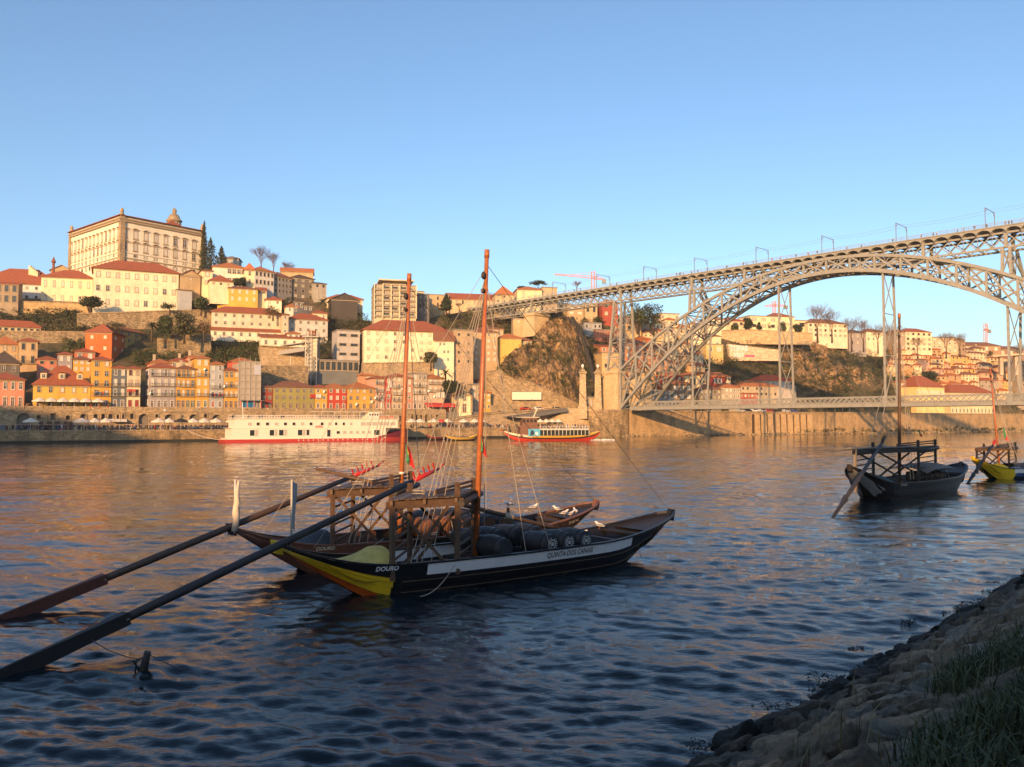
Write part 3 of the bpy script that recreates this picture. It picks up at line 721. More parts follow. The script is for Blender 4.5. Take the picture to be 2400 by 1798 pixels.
# ------------------------------------------------------------------ houses
ROOF = tiles('terracotta', (.42, .12, .05)); ROOF2 = tiles('old_terracotta', (.30, .125, .065)); ROOF3 = tiles('orange_terracotta', (.55, .19, .06)); ROOFD = tiles('dark_roof', (.12, .085, .06)); ROOFG = paint('grey_roof', (.25, .22, .19), .8)
GLASS = glassm('window_glass'); CURT = paint('curtain', (.50, .46, .38), .8, .2, 6); SHUT = paint('blind', (.62, .56, .45), .7, .1); BROWN = paint('brown_door', (.10, .045, .03), .6); GREEN_D = paint('green_door', (.04, .10, .06), .6); REDD = paint('red_door', (.32, .03, .02), .6)
SASH = paint('white_sash', (.72, .68, .60), .6, .1); SURR = paint('stone_surround', (.40, .31, .20), .85, .25, 2); SURW = paint('white_surround', (.70, .66, .56), .8, .1)
REDS = paint('red_sash', (.38, .05, .04), .6); DARKS = paint('dark_sash', (.06, .06, .05), .6); RAILI = paint('balcony_iron', (.05, .055, .055), .5)
def win_mesh(kind, surr, sash):
    mb = MB(); t = .10
    if kind == 'oc':
        n = 10
        for k in range(n):
            a, b = 2 * math.pi * k / n, 2 * math.pi * (k + 1) / n
            q = lambda r_, th, y: (r_ * math.cos(th), y, r_ * math.sin(th))
            mb.poly([q(.5, a, -.14), q(.5, b, -.14), q(.36, b, -.14), q(.36, a, -.14)]); mb.poly([q(.36, a, -.14), q(.36, b, -.14), q(.36, b, .0), q(.36, a, .0)]); mb.poly([q(.5, a, -.14), q(.5, b, -.14), q(.5, b, .02), q(.5, a, .02)])
        return mb.mesh('window', [surr, sash])
    def bx(x0, x1, z0, z1, y0, y1): mb.box(((x0 + x1) / 2, (y0 + y1) / 2, (z0 + z1) / 2), (x1 - x0, y1 - y0, z1 - z0))
    bx(-.5, -.5 + t, -.5, .5, -.14, .02); bx(.5 - t, .5, -.5, .5, -.14, .02); bx(-.5 + t, .5 - t, .5 - t * .7, .5, -.14, .02); bx(-.56, .56, -.54, -.5 + t * .5, -.18, .02)
    mb.cur = 1
    bx(-.03, .03, -.45, .43, -.07, .0); bx(-.4, -.36, -.45, .43, -.07, 0); bx(.36, .4, -.45, .43, -.07, 0)
    for z in ((-.02, .2) if kind != 'door' else (.15,)): bx(-.36, .36, z - .015, z + .015, -.065, 0)
    mb.cur = 0
    if kind == 'hood':
        for k in range(6):
            x0, x1 = -.72 + .24 * k, -.72 + .24 * (k + 1); f = lambda x: .62 + .16 * (1 - (x / .72) ** 2)
            mb.box(((x0 + x1) / 2, -.25, (f(x0) + f(x1)) / 2), (.25, .6, .07))
        bx(-.58, .58, .5, .62, -.16, .02); bx(-.62, .62, -.66, -.54, -.22, .02)
    return mb.mesh('window', [surr, sash])
_W = {}
def wmesh(kind, style):
    if (kind, style) not in _W:
        su, sa = {'W': (SURR, SASH), 'S': (SURR, DARKS), 'R': (SURR, REDS), 'P': (SURW, SASH), 'D': (SURR, DARKS)}[style]; _W[(kind, style)] = win_mesh(kind, su, sa)
    return _W[(kind, style)]
def pane_mesh(m, oc=False):
    if (m, oc) not in _W:
        mb = MB()
        if oc: mb.poly([(.36 * math.cos(2 * math.pi * k / 10), -.03, .36 * math.sin(2 * math.pi * k / 10)) for k in range(10)])
        else: mb.poly([(-.4, -.03, -.45), (.4, -.03, -.45), (.4, -.03, .43), (-.4, -.03, .43)])
        _W[(m, oc)] = mb.mesh('pane', m)
    return _W[(m, oc)]
def balc_mesh():
    if 'b' not in _W:
        mb = MB(); mb.box((0, -.35, 0), (1, .7, .14)); mb.cur = 1
        mb.box((0, -.68, .95), (1, .05, .06)); mb.box((0, -.68, .15), (1, .04, .04))
        for s_ in (-.49, .49): mb.box((s_, -.35, .95), (.02, .7, .05))
        for k in range(15): mb.box((-.49 + .07 * k, -.68, .52), (.012, .03, .85))
        _W['b'] = mb.mesh('balcony', [SURR, RAILI])
    return _W['b']
PANES = {'dark': [GLASS], 'mix': [GLASS, GLASS, CURT, SHUT], 'light': [CURT, SHUT, SHUT, GLASS], 'shut': [SHUT], 'brown': [BROWN], 'red': [REDD, BROWN], 'green': [GREEN_D, BROWN]}
hr = random.Random(21); HCOUNT = [0, 0]
def put_window(root, p, rz, w_, h, kind, style, panes):
    o = mobj('door' if kind == 'door' else ('round_window' if kind == 'oc' else 'window'), wmesh(kind, style), root, Vector(p) - wloc(root), rz, (w_, 1, h)); HCOUNT[1] += 1
    mobj('pane', pane_mesh(hr.choice(panes), kind == 'oc'), o); return o
def wall_windows(root, A, dirv, L, z0, H, rows, cols, style, panes, ww, wh, door=False, balc=(), dpane='brown', D=None, hood=False):
    rz = math.atan2(dirv.y, dirv.x); nv = Vector((dirv.y, -dirv.x, 0)) * .02
    if isinstance(cols, int): xs = [(k + .5) / cols for k in range(cols)]; bw = L / max(cols, 1)
    else: xs = list(cols); bw = L / len(xs)
    if isinstance(rows, int):
        st = H / rows; R_ = [(z0 + (k + .5) * st + (.04 * st), wh * st, 'win', ww * bw, k) for k in range(rows)]
    else: R_ = [(Zat(yc, D), h / F * D, kd, wf * bw, k) for k, (yc, h, kd, wf) in enumerate(rows)]
    for zc, h, kd, w_, k in R_:
        for x in xs:
            w_ = max(w_, min(.95, bw * .7)); h = max(h, 1.15) if kd == 'win' and H > 3 else h; p = Vector((A.x, A.y, zc)) + Vector((dirv.x, dirv.y, 0)) * (x * L) + nv
            if k == 0 and door and isinstance(rows, int):
                hh = .72 * H / rows; p.z = z0 + hh / 2 + .05; put_window(root, p, rz, w_ * 1.1, hh, 'door', style, PANES[dpane])
            else:
                hb = h * (1.2 if k in balc else 1.0); p.z -= (hb - h) / 2
                put_window(root, p, rz, w_, hb, kd, style, PANES[panes] if isinstance(panes, str) else panes)
        if k in balc:
            zb = zc - h * .7
            if len(xs) * bw > 3: mobj('balcony', balc_mesh(), root, Vector((A.x, A.y, zb)) + Vector((dirv.x, dirv.y, 0)) * (L * .5) - wloc(root), rz, (L * .92, 1, 1))
def roof_mesh(A, d, L, dp, z, rh, kind, e=.55):
    d = Vector((d.x, d.y, 0)); i = Vector((-d.y, d.x, 0)); Q = lambda x, y, zz: Vector((A.x, A.y, 0)) + d * x + i * y + Vector((0, 0, zz)); mb = MB(); t = .18
    a0, a1, b0, b1 = -e, L + e, -e, dp + e
    if kind == 'hip':
        if L >= dp: h0, h1 = Q(dp / 2, dp / 2, z + rh), Q(L - dp / 2, dp / 2, z + rh); fs = ((0, 1, 5, 4), (1, 2, 5), (2, 3, 4, 5), (3, 0, 4))
        else: h0, h1 = Q(L / 2, L / 2, z + rh), Q(L / 2, dp - L / 2, z + rh); fs = ((0, 1, 4), (1, 2, 5, 4), (2, 3, 5), (3, 0, 4, 5))
        mb.v += [tuple(q) for q in (Q(a0, b0, z), Q(a1, b0, z), Q(a1, b1, z), Q(a0, b1, z), h0, h1)]
        for f in fs: mb.face(f)
        mb.prism([Q(a0, b0, z - t), Q(a1, b0, z - t), Q(a1, b1, z - t), Q(a0, b1, z - t)], (0, 0, t - .01))
    elif kind == 'gable':
        m = dp / 2; mb.prism([Q(a0, b0, z - .1), Q(a0, m, z + rh), Q(a0, b1, z - .1), Q(a0, b1, z - .3), Q(a0, m, z + rh - .25), Q(a0, b0, z - .3)], d * (a1 - a0))
    elif kind == 'gablef':
        m = L / 2; mb.prism([Q(a0, b0, z - .1), Q(m, b0, z + rh), Q(a1, b0, z - .1), Q(a1, b0, z - .3), Q(m, b0, z + rh - .25), Q(a0, b0, z - .3)], i * (b1 - b0))
    elif kind == 'shed':
        mb.prism([Q(a0, b0, z - .1), Q(a0, b1, z + rh), Q(a0, b1, z + rh - .25), Q(a0, b0, z - .3)], d * (a1 - a0))
    else:
        mb.prism([Q(-.2, -.2, z - .05), Q(L + .2, -.2, z - .05), Q(L + .2, dp + .2, z - .05), Q(-.2, dp + .2, z - .05)], (0, 0, .5))
    return mb, Q
def house(label, x0, x1, yb, ye, wall=(.7, .6, .42), rows=3, cols=3, D=None, dd=0.0, ang=None, dp=9.0, roof='hip', rh=None, style='W', panes='mix', door=True, balc=(), sl=0, sr=0, srows=None,
          name='house', cat='house', group=None, ww=.42, wh=.55, chim=0, rmat=None, dpane='brown', found=7.0, e=.55, hood=False, wmat=None, dorm=0, cornice=True):
    ang = BANK if ang is None else R(ang); D = (D or dep(x0, yb)) + dd; ym = (yb + ye) / 2
    A = P(x0, ym, D); B = onwall(x1, ym, A, ang); dv = Vector((math.cos(ang), math.sin(ang), 0)); L = abs((Vector((B.x, B.y)) - Vector((A.x, A.y))).dot(dv.xy)); inn = Vector((-dv.y, dv.x, 0))
    Dm = (A.y + B.y) / 2; xm = (x0 + x1) / 2; zb = P(xm, yb, Dm).z; ze = P(xm, ye, Dm).z; H = ze - zb; HCOUNT[0] += 1
    A0 = Vector((A.x, A.y, 0)); B0 = A0 + dv * L
    root = thing(name, label, cat, (A.x, A.y, zb), group); wm = wmat or plaster(wall); rh = (.24 * min(L, dp) if roof == 'hip' else .22 * (L if roof == 'gablef' else dp)) if rh is None else rh
    mb = MB(); zf = zb - found
    W = lambda p, z: Vector((p.x, p.y, z))
    C0, D0 = B0 + inn * dp, A0 + inn * dp
    for p, q in ((A0, B0), (B0, C0), (C0, D0), (D0, A0)): mb.poly([W(p, zf), W(q, zf), W(q, ze), W(p, ze)])
    mb.poly([W(A0, ze), W(B0, ze), W(C0, ze), W(D0, ze)])
    if roof == 'gable':
        for p, s_ in ((A0, .12), (B0, -.12)): mb.poly([W(p, ze - .1), W(p + inn * dp / 2, ze + rh - .1), W(p + inn * dp, ze - .1)])
    if roof == 'gablef': mb.poly([W(A0, ze - .1), W(B0, ze - .1), W(A0 + dv * L / 2, ze + rh - .1)])
    if roof == 'shed':
        mb.poly([W(A0, ze - .1), W(D0, ze + rh - .1), W(D0, ze - .1)]); mb.poly([W(B0, ze - .1), W(C0, ze - .1), W(C0, ze + rh - .1)])
    mb.build('wall', wm, root)
    rm, Q = roof_mesh(A0, dv, L, dp, ze, rh, roof, e); ro = rm.build('roof', rmat or (ROOFG if roof == 'flat' else hr.choice((ROOF, ROOF, ROOF2, ROOF3))), root)
    if cornice and roof != 'flat':
        cb = MB(); cb.prism([W(A0 - inn * .22 - dv * .1, ze - .62), W(B0 - inn * .22 + dv * .1, ze - .62), W(B0 - inn * .02 + dv * .1, ze - .62), W(A0 - inn * .02 - dv * .1, ze - .62)], (0, 0, .3)); cb.build('cornice', SURR, root)
    for k in range(chim):
        x = L * hr.uniform(.15, .85); y = dp * hr.uniform(.35, .7); c = MB(); c.box(Q(x, y, ze + rh * .6 + .6), (.8, .6, 2.4), rz=ang); c.box(Q(x, y, ze + rh * .6 + 1.9), (1.0, .8, .2), rz=ang); c.build('chimney', plaster((.5, .42, .3)), ro)
    for k in range(dorm):
        x = L * (k + .55) / dorm * .95; c = MB(); c.box(Q(x, dp * .17, ze + rh * .36 + .4), (1.7, 1.6, 1.7), rz=ang); dm = c.build('dormer', plaster((.7, .58, .32)), root)
        c = MB(); pa = Q(x - 1.1, dp * .17 - 1.0, ze + rh * .36 + 1.2); c.prism([pa, pa + dv * 1.1 + Vector((0, 0, .7)), pa + dv * 2.2, pa + dv * 1.1 + Vector((0, 0, .5))], inn * 2.2); c.build('dormer_roof', ROOF, dm)
        q = Q(x, dp * .17 - .83, ze + rh * .36 + .4); wo = mobj('dormer_window', wmesh('win', 'P'), root, q - wloc(root), ang, (1.1, 1, 1.2))
        mobj('pane', pane_mesh(GLASS), wo)
    kw = dict(style=style, panes=panes, ww=ww, wh=wh, D=D, hood=hood)
    if rows and cols: wall_windows(root, A0, dv, L, zb, H, rows, cols, door=door, balc=balc, dpane=dpane, **kw)
    if sl: wall_windows(root, D0, -inn, dp, zb, H, srows or rows, sl, **kw)
    if sr: wall_windows(root, B0, inn, dp, zb, H, srows or rows, sr, **kw)
    root['geo'] = [A.x, A.y, zb, ze, L]
    return root
WHT, CRM, YEL, OYE, PNK, RED_, ORG, LIL, TAN, STN, SLA, GRB, OLV = (.74, .69, .58), (.70, .59, .40), (.68, .42, .08), (.66, .36, .07), (.62, .27, .17), (.48, .065, .035), (.60, .15, .04), (.36, .33, .34), (.50, .36, .20), (.44, .34, .22), (.11, .12, .14), (.40, .41, .42), (.33, .29, .10)
# ---- riverside row, left to right
V1 = 19
def fr(px, v=V1): return front(px, v)
house('low pink house with three white windows in a row, left end of the riverside houses', -34, 57, 953, 889, PNK, 2, 5, fr(-34), style='P', dp=10)
y = house('wide yellow house with three dormers in its red roof above the white parasols', 77, 212, 953, 902, YEL, 2, 5, fr(77), dp=13, style='W', rh=6.2, rmat=ROOF, dorm=3, wh=.5, ww=.34)
house('tall narrow house, slate grey on top and yellow below, beside the yellow dormered house', 214, 261, 954, 843, OYE, 5, 2, fr(214), dp=11, style='W', balc=(1, 2), sl=0)
house('narrow dark blue tiled house with arched balcony windows', 262, 296, 954, 862, (.13, .15, .17), 4, 2, fr(262), balc=(1, 2), style='P', panes='light', wh=.62)
house('narrow cream house with red window frames and red balconies', 297, 329, 954, 863, CRM, 4, 2, fr(297), balc=(1, 2), style='R', dpane='red', wh=.6)
house('lilac grey four-bay house with an orange-red side wall and long balconies', 349, 412, 955, 861, LIL, 4, 4, fr(349), balc=(1, 2, 3), style='P', panes='light', dpane='red', wh=.6, sl=2)
house('yellow four-bay house with green doors and a dormer storey', 413, 457, 955, 864, OYE, 4, 4, fr(413), balc=(1, 2, 3), style='W', dpane='green', wh=.6, chim=2)
house('tall narrow yellow house rising above its neighbours in the riverside row', 458, 490, 955, 839, OYE, 5, 2, fr(458), balc=(1, 3), style='P', panes='light', dpane='green', wh=.6)
house('narrow grey house with white windows and laundry on its balcony', 491, 524, 955, 853, GRB, 5, 2, fr(491), balc=(1, 2), style='P', dpane='red')
house('narrow orange house left of the scaffolded building', 525, 559, 956, 868, OYE, 4, 3, fr(525), balc=(1, 2), style='W', sl=0)
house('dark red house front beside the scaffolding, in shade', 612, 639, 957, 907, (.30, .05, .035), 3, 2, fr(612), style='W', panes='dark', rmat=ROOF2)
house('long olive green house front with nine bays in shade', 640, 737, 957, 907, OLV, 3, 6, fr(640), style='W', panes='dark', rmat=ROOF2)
house('short orange house with a red and white cloth hung out', 738, 767, 957, 908, OYE, 3, 2, fr(738), style='P', rmat=ROOF)
house('red house with white windows between two yellow houses', 768, 813, 958, 908, RED_, 3, 3, fr(768), style='P', panes='light', rmat=ROOF3)
house('yellow house with small grey windows behind the stern of the river ship', 814, 877, 958, 909, OYE, 3, 4, fr(814), style='W', rmat=ROOF3)
house('narrow pink house hung with laundry', 878, 901, 958, 886, (.55, .33, .24), 4, 2, fr(878), balc=(1, 2, 3), style='P')
house('narrow red house with white windows near the left mast', 902, 918, 958, 884, RED_, 4, 1, fr(902), style='P', panes='light')
house('beige five-storey house with iron balconies just left of the left mast', 919, 952, 958, 882, (.52, .40, .28), 5, 3, fr(919), balc=(1, 2, 3), style='P', panes='light', ww=.5, wh=.62)
house('slim pink house right behind the left mast', 953, 966, 958, 886, PNK, 4, 1, fr(953), balc=(2, 3), style='P')
house('granite house with a flat parapet and closed balconies right of the left mast', 967, 1001, 958, 877, (.46, .36, .27), 5, 3, fr(967), balc=(2, 3), roof='flat', style='P', panes='light', ww=.55, wh=.65)
house('corner house with white sheets drying over red awnings', 1002, 1040, 958, 886, (.55, .42, .33), 4, 3, fr(1002), balc=(2, 3), style='P', panes='light', rmat=ROOF3)
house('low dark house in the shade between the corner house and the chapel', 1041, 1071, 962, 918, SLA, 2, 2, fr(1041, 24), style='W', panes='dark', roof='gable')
house('narrow grey granite house to the right of the chapel', 1106, 1126, 966, 902, (.42, .34, .24), 4, 2, fr(1106, 20), style='P', roof='flat')
house('slate-clad gabled house rising behind the chapel with two white dormer windows', 1078, 1127, 950, 896, (.12, .11, .12), 2, 3, fr(1078, 30), style='P', roof='gablef', rmat=ROOF2, door=False, wh=.4)
house('little yellow house with a red roof right of the right mast', 1131, 1150, 957, 920, YEL, 3, 2, fr(1131, 19), style='P', rmat=ROOF3)
# ---- second tier behind the riverside row
house('tan house with a dormer at the left edge', -20, 42, 850, 806, TAN, 2, 3, style='S', rmat=ROOF3, rh=3, door=False)
house('tall tan house with red hipped roof and two balconies at left', 43, 88, 857, 799, TAN, 2, 2, style='S', panes='dark', balc=(0,), rmat=ROOF, door=False, ww=.4)
house('low rose house with red hipped roof half in shade', 86, 133, 874, 842, (.60, .22, .15), 2, 2, style='S', rmat=ROOF, door=False)
house('narrow lilac house with red pyramid roof', 135, 169, 874, 830, LIL, 2, 2, style='P', rmat=ROOF, door=False)
house('yellow house with a low brown roof behind the dormered house', 171, 213, 873, 842, OYE, 2, 3, style='P', panes='light', rmat=ROOF2, door=False)
house('red-roofed pink house below the big orange house', 175, 223, 845, 824, (.55, .18, .10), 1, 2, style='P', panes='light', rmat=ROOF, door=False, dd=2)
house('big bright orange house with a dark side wall', 200, 262, 830, 778, ORG, 2, 2, style='P', panes='light', rmat=ROOF, ang=8, dp=15, rh=3.4, door=False, ww=.16, wh=.24, sr=2)
house('yellow house with its dark side turned to the viewer, right of the orange house', 277, 343, 822, 778, (.50, .36, .12), 3, 4, dd=4, ang=80, style='W', panes='dark', rmat=ROOF3, door=False)
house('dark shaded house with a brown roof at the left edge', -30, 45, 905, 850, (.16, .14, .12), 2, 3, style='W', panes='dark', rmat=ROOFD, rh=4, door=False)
house('pink house squeezed behind the tall narrow houses', 330, 372, 905, 850, ORG, 2, 2, rmat=ROOF3, door=False, rows_=None) if False else None
for k, (a, b, yb, ye, c, lab) in enumerate(((352, 400, 872, 850, PNK, 'attic with a wide orange roof over the lilac house'), (398, 440, 872, 846, CRM, 'white attic with chimneys over the yellow four-bay house'), (440, 462, 870, 836, PNK, 'pink side attic leaning on the tall yellow house'))):
    house(lab, a, b, yb, ye, c, 1, 2, fr(a, 28), style='P', rmat=(ROOF3, ROOF, ROOF3)[k], chim=1, door=False, found=14)
house('long low outbuilding with a red roof on posts at the left edge', -40, 96, 778, 765, CRM, 1, 9, style='S', panes='dark', rmat=ROOF, rh=2.6, dp=6, ww=.6, wh=.7, door=False)
house('orange-red attic wall beside the scaffolding', 545, 590, 872, 846, (.6, .13, .07), 1, 1, fr(545, 30), rmat=ROOF3, door=False, found=16)
house('big orange-roofed house with a pink upper wall', 850, 920, 905, 880, (.62, .30, .18), 1, 2, rmat=ROOF3, rh=4, dp=12, door=False, style='P')
house('white attic house with small dark windows behind the left mast', 958, 996, 880, 861, WHT, 1, 3, rmat=ROOF3, rh=3, door=False, style='S', panes='dark')
house('small house with weathered roof above the left mast houses', 918, 960, 878, 862, TAN, 1, 2, rmat=ROOF2, door=False)
# ---- hill top left: palace and its outbuildings
pal = house('great white bishop\'s palace with stone-framed windows crowning the hill', 282, 471, 640, 523, (.82, .75, .60), [(545, 19, 'hood', .42), (574, 18, 'hood', .40), (594.5, 7, 'win', .34), (611, 13, 'oc', .46)], [(k + .42) / 8.2 for k in range(8)], 340, ang=50.6, dp=50, rh=5.0, rmat=ROOF, style='W', panes='light',
            sl=13, name='palace', cat='palace', e=1.2, found=12)
def pal_extras():
    ax, ay, zb, ze, L = pal['geo']; a = R(50.6); d = Vector((math.cos(a), math.sin(a), 0)); i = Vector((-d.y, d.x, 0)); A = Vector((ax, ay, 0))
    for z0, z1, o in ((ze - 2.6, ze - 1.7, .75), (ze - 1.75, ze - 1.2, 1.1), (Zat(604, 340), Zat(601, 340), .3), (Zat(566, 340), Zat(564.5, 340), .15), (Zat(591, 340), Zat(590, 340), .15)):
        mb = MB(); mb.prism([A - i * o - d * o + Vector((0, 0, z0)), A + d * (L + o) - i * o + Vector((0, 0, z0)), A + d * (L + o) + Vector((0, 0, z0)), A + Vector((0, 0, z0)) - d * .0], (0, 0, z1 - z0)); mb.prism([A - d * o + i * -o + Vector((0, 0, z0)), A + Vector((0, 0, z0)), A + i * 50 + Vector((0, 0, z0)), A - d * o + i * 50 + Vector((0, 0, z0))], (0, 0, z1 - z0 - .01)); mb.build('cornice', SURR, pal)
    for p in (A - d * .25 - i * .25, A + d * L, A + i * 49.5 - d * .3):
        mb = MB(); mb.box(p + d * .9 + i * .6 + Vector((0, 0, (zb + ze) / 2 - 1)), (2.0, 2.0, ze - zb + 1.5), rz=a); mb.build('corner_pilaster', STONE, pal)
        mb = MB(); mb.lathe([(.9, 0), (1.1, .5), (.5, .9), (.9, 1.6), (.6, 2.6), (.1, 3.2)], p + d * .5 + Vector((0, 0, ze)), 8); mb.build('urn', STONE, pal)
    c = P(408, 540, 374); mb = MB(); mb.lathe([(3.0, ze), (3.0, ze + 6.9), (3.6, ze + 7.1), (3.6, ze + 7.6), (2.9, ze + 8.1), (2.2, ze + 9.8), (1.0, ze + 10.7), (.8, ze + 11.2), (1.05, ze + 11.9), (1.0, ze + 12.6), (.4, ze + 13.1), (.1, ze + 13.8)], Vector((c.x, c.y, -1.5)), 10); cu = mb.build('cupola', STONE, pal)
    for k in range(10):
        t_ = (k + .5) / 10 * 2 * math.pi; mb = MB(); q = Vector((c.x + 2.9 * math.cos(t_), c.y + 2.9 * math.sin(t_), ze + 3.4)); mb.box(q, (.3, 1.1, 3.0), rz=t_); mb.build('lantern_window', CURT, cu)
    mb = MB(); q = A + d * (L * .78) + i * 12 + Vector((0, 0, ze)); mb.lathe([(9, 0), (.3, 5.2)], q, 4, M=Matrix.Rotation(a + math.pi / 4, 3, 'Z')); mb.build('roof', ROOF, pal)
pal_extras()
house('large white three-storey annex with a red hipped roof below the palace', 218, 418, 728, 634, (.80, .70, .50), 3, [(k + .5) / 9 for k in range(9)], 322, ang=26, dp=16, rh=5, rmat=ROOF, style='W', panes='light', door=False, ww=.42, wh=.42, e=.9)
house('white wing with a red roof joining the annex on its left', 96, 217, 720, 650, (.80, .68, .45), 2, 6, 328, ang=16, dp=14, rh=4.2, rmat=ROOF, style='W', panes='light', door=False, ww=.3, wh=.45)
house('grey-white house with a broad red roof at the upper left', -62, 140, 706, 664, (.66, .62, .56), 2, 9, 322, ang=18, dp=20, rh=7.6, rmat=ROOF, style='S', panes='mix', door=False, ww=.2, wh=.3)
house('arcaded stone house under a red roof at the left edge', -50, 43, 712, 664, (.36, .28, .19), 2, 5, 309, ang=18, dp=6, roof='shed', rh=1.5, rmat=ROOF, style='S', panes='dark', door=False, ww=.62, wh=.72)
house('small stone house with a pointed gable at the foot of the palace', 423, 470, 665, 646, TAN, 1, 1, 336, ang=40, dp=9, roof='gablef', rh=2.6, rmat=ROOF2, door=False, ww=.12, wh=.3)
house('low white hut beside the annex', 420, 450, 697, 679, GRB, 0, 0, 330, roof='shed', rh=1.0, dp=6, rmat=ROOFD)
house('square grey house behind the dark conifers', 522, 559, 640, 605, GRB, 1, 3, 372, ang=10, roof='hip', rmat=ROOFG, rh=1.6, door=False, panes='dark', wh=.3)
# mansion row
house('cream wing with a red roof at the left of the hilltop mansion', 473, 498, 672, 634, (.78, .66, .42), 2, 1, 342, ang=30, dp=9, rmat=ROOF2, style='W', panes='light', door=False)
house('white mansion front with iron balcony under a long orange roof', 498, 577, 668, 626, WHT, 2, [(k + .5) / 7 for k in range(3, 7)], 350, ang=22, dp=13, rh=3, rmat=ROOF3, style='W', panes='dark', door=False, ww=.5, wh=.5)
house('cream pavilion at the right corner of the mansion', 573, 597, 670, 632, (.78, .66, .42), 2, 1, 349, ang=22, dp=12, rh=3.4, rmat=ROOF3, style='W', panes='dark', door=False, ww=.2, wh=.5)
house('pale shaded wing of the mansion with two rows of tall windows', 597, 642, 672, 635, (.60, .58, .54), 2, 5, 350, ang=44, dp=12, rh=2.6, rmat=ROOF3, style='S', panes='dark', door=False, ww=.5)
house('dark grey terrace with tall windows stepping down from the mansion', 642, 684, 690, 650, (.25, .24, .23), 3, 5, 358, ang=48, dp=11, rh=3, rmat=ROOF2, style='S', panes='dark', door=False, ww=.5)
house('weathered stone house with a lean-to roof on the brow', 658, 734, 668, 636, TAN, 1, 2, 372, ang=14, dp=9, roof='gable', rh=2.4, rmat=ROOF3, door=False, style='S', ww=.12, wh=.3)
house('dark ruinous house behind the palm at the hill edge', 684, 736, 702, 652, (.17, .15, .13), 4, 3, 366, ang=36, dp=10, rmat=ROOFD, style='S', panes='mix', door=False)
house('pale narrow house with a sloping dark roof at the end of the brow', 736, 765, 704, 664, (.40, .37, .32), 3, 2, 368, ang=30, dp=9, rmat=ROOFD, roof='shed', style='S', panes='mix', door=False)
house('small white house with two red dormers below the mansion', 492, 543, 674, 658, (.78, .68, .46), 1, 3, 336, ang=26, dp=9, rh=3.2, rmat=ROOF, style='S', door=False, ww=.15, wh=.3)
house('long bright yellow house with green-white shutters', 536, 604, 710, 676, YEL, 2, 4, 338, ang=22, dp=10, rh=1.7, rmat=ROOF2, style='P', panes='shut', door=False, ww=.3, wh=.5)
house('small yellow wing on the left of the long yellow house', 510, 536, 686, 672, YEL, 1, 1, 339, ang=10, dp=7, rh=1.2, rmat=ROOF, door=False, ww=.2)
house('tiny red-roofed annex at the right of the long yellow house', 603, 625, 690, 680, CRM, 1, 2, 345, ang=24, roof='shed', rh=2.2, dp=6, rmat=ROOF, door=False)
house('little white house with a red pyramid roof among bushes', 622, 660, 715, 702, (.80, .72, .52), 1, 2, 340, ang=15, dp=8, rh=1.9, rmat=ROOF, door=False, panes='light', ww=.2)
# long warehouses
house('long weathered white hospice with two rows of small windows and a red roof', 496, 661, 768, 733, (.66, .56, .42), 2, 8, 324, ang=22, dp=10, rh=2.9, rmat=ROOF, style='W', panes='dark', door=False, ww=.30, wh=.38, e=.7)
house('low white lean-to with a red roof in front of the hospice', 494, 674, 795, 775, (.78, .70, .54), 1, 9, 320, ang=22, dp=4.2, roof='shed', rh=1.6, rmat=ROOF, style='W', panes='dark', door=False, ww=.28, wh=.42, found=1.2)
house('grey-white house with a long red roof behind the lift tower', 676, 768, 800, 748, (.58, .54, .48), 3, 5, 332, ang=26, dp=11, rh=3, rmat=ROOF, style='W', panes='dark', door=False, ww=.3, wh=.36)
house('narrow stair-stepped house linking the hospice and the grey-white house', 661, 676, 785, 737, (.62, .50, .36), 3, 1, 327, ang=22, dp=9, rmat=ROOF2, door=False, style='P', panes='dark', wh=.3)
house('low white house with a red roof over the stone bastion', 612, 722, 818, 791, (.78, .70, .54), 1, 5, 312, ang=22, dp=8, roof='shed', rh=2.0, rmat=ROOF, style='W', panes='dark', door=False, ww=.28, wh=.36)
house('small white turret house with an orange roof above the low white house', 674, 702, 795, 781, WHT, 1, 2, 319, ang=22, dp=6, rmat=ROOF3, door=False, ww=.2, panes='dark')
for k, (a, b, yb, ye, c, lab, rm) in enumerate(((672, 700, 735, 718, WHT, 'tiny white house with an orange roof under the palm', ROOF3), (688, 713, 728, 706, SLA, 'dark slate gabled house among the white huts', ROOFD), (711, 733, 733, 715, (.10, .10, .11), 'black-clad house with a single white window', ROOFD),
                                                (731, 767, 752, 733, CRM, 'cream house with a shallow red roof at the top of the grey terrace', ROOF), (676, 712, 748, 731, (.55, .45, .3), 'tan terrace house with blue windows', ROOF2), (712, 740, 755, 738, GRB, 'low grey house under the black-clad house', ROOFG))):
    house(lab, a, b, yb, ye, c, 1, 2, 338 + k * 1.0, ang=24, dp=7, rh=1.6, rmat=rm, door=False, style='P', panes='dark', ww=.25, wh=.4)
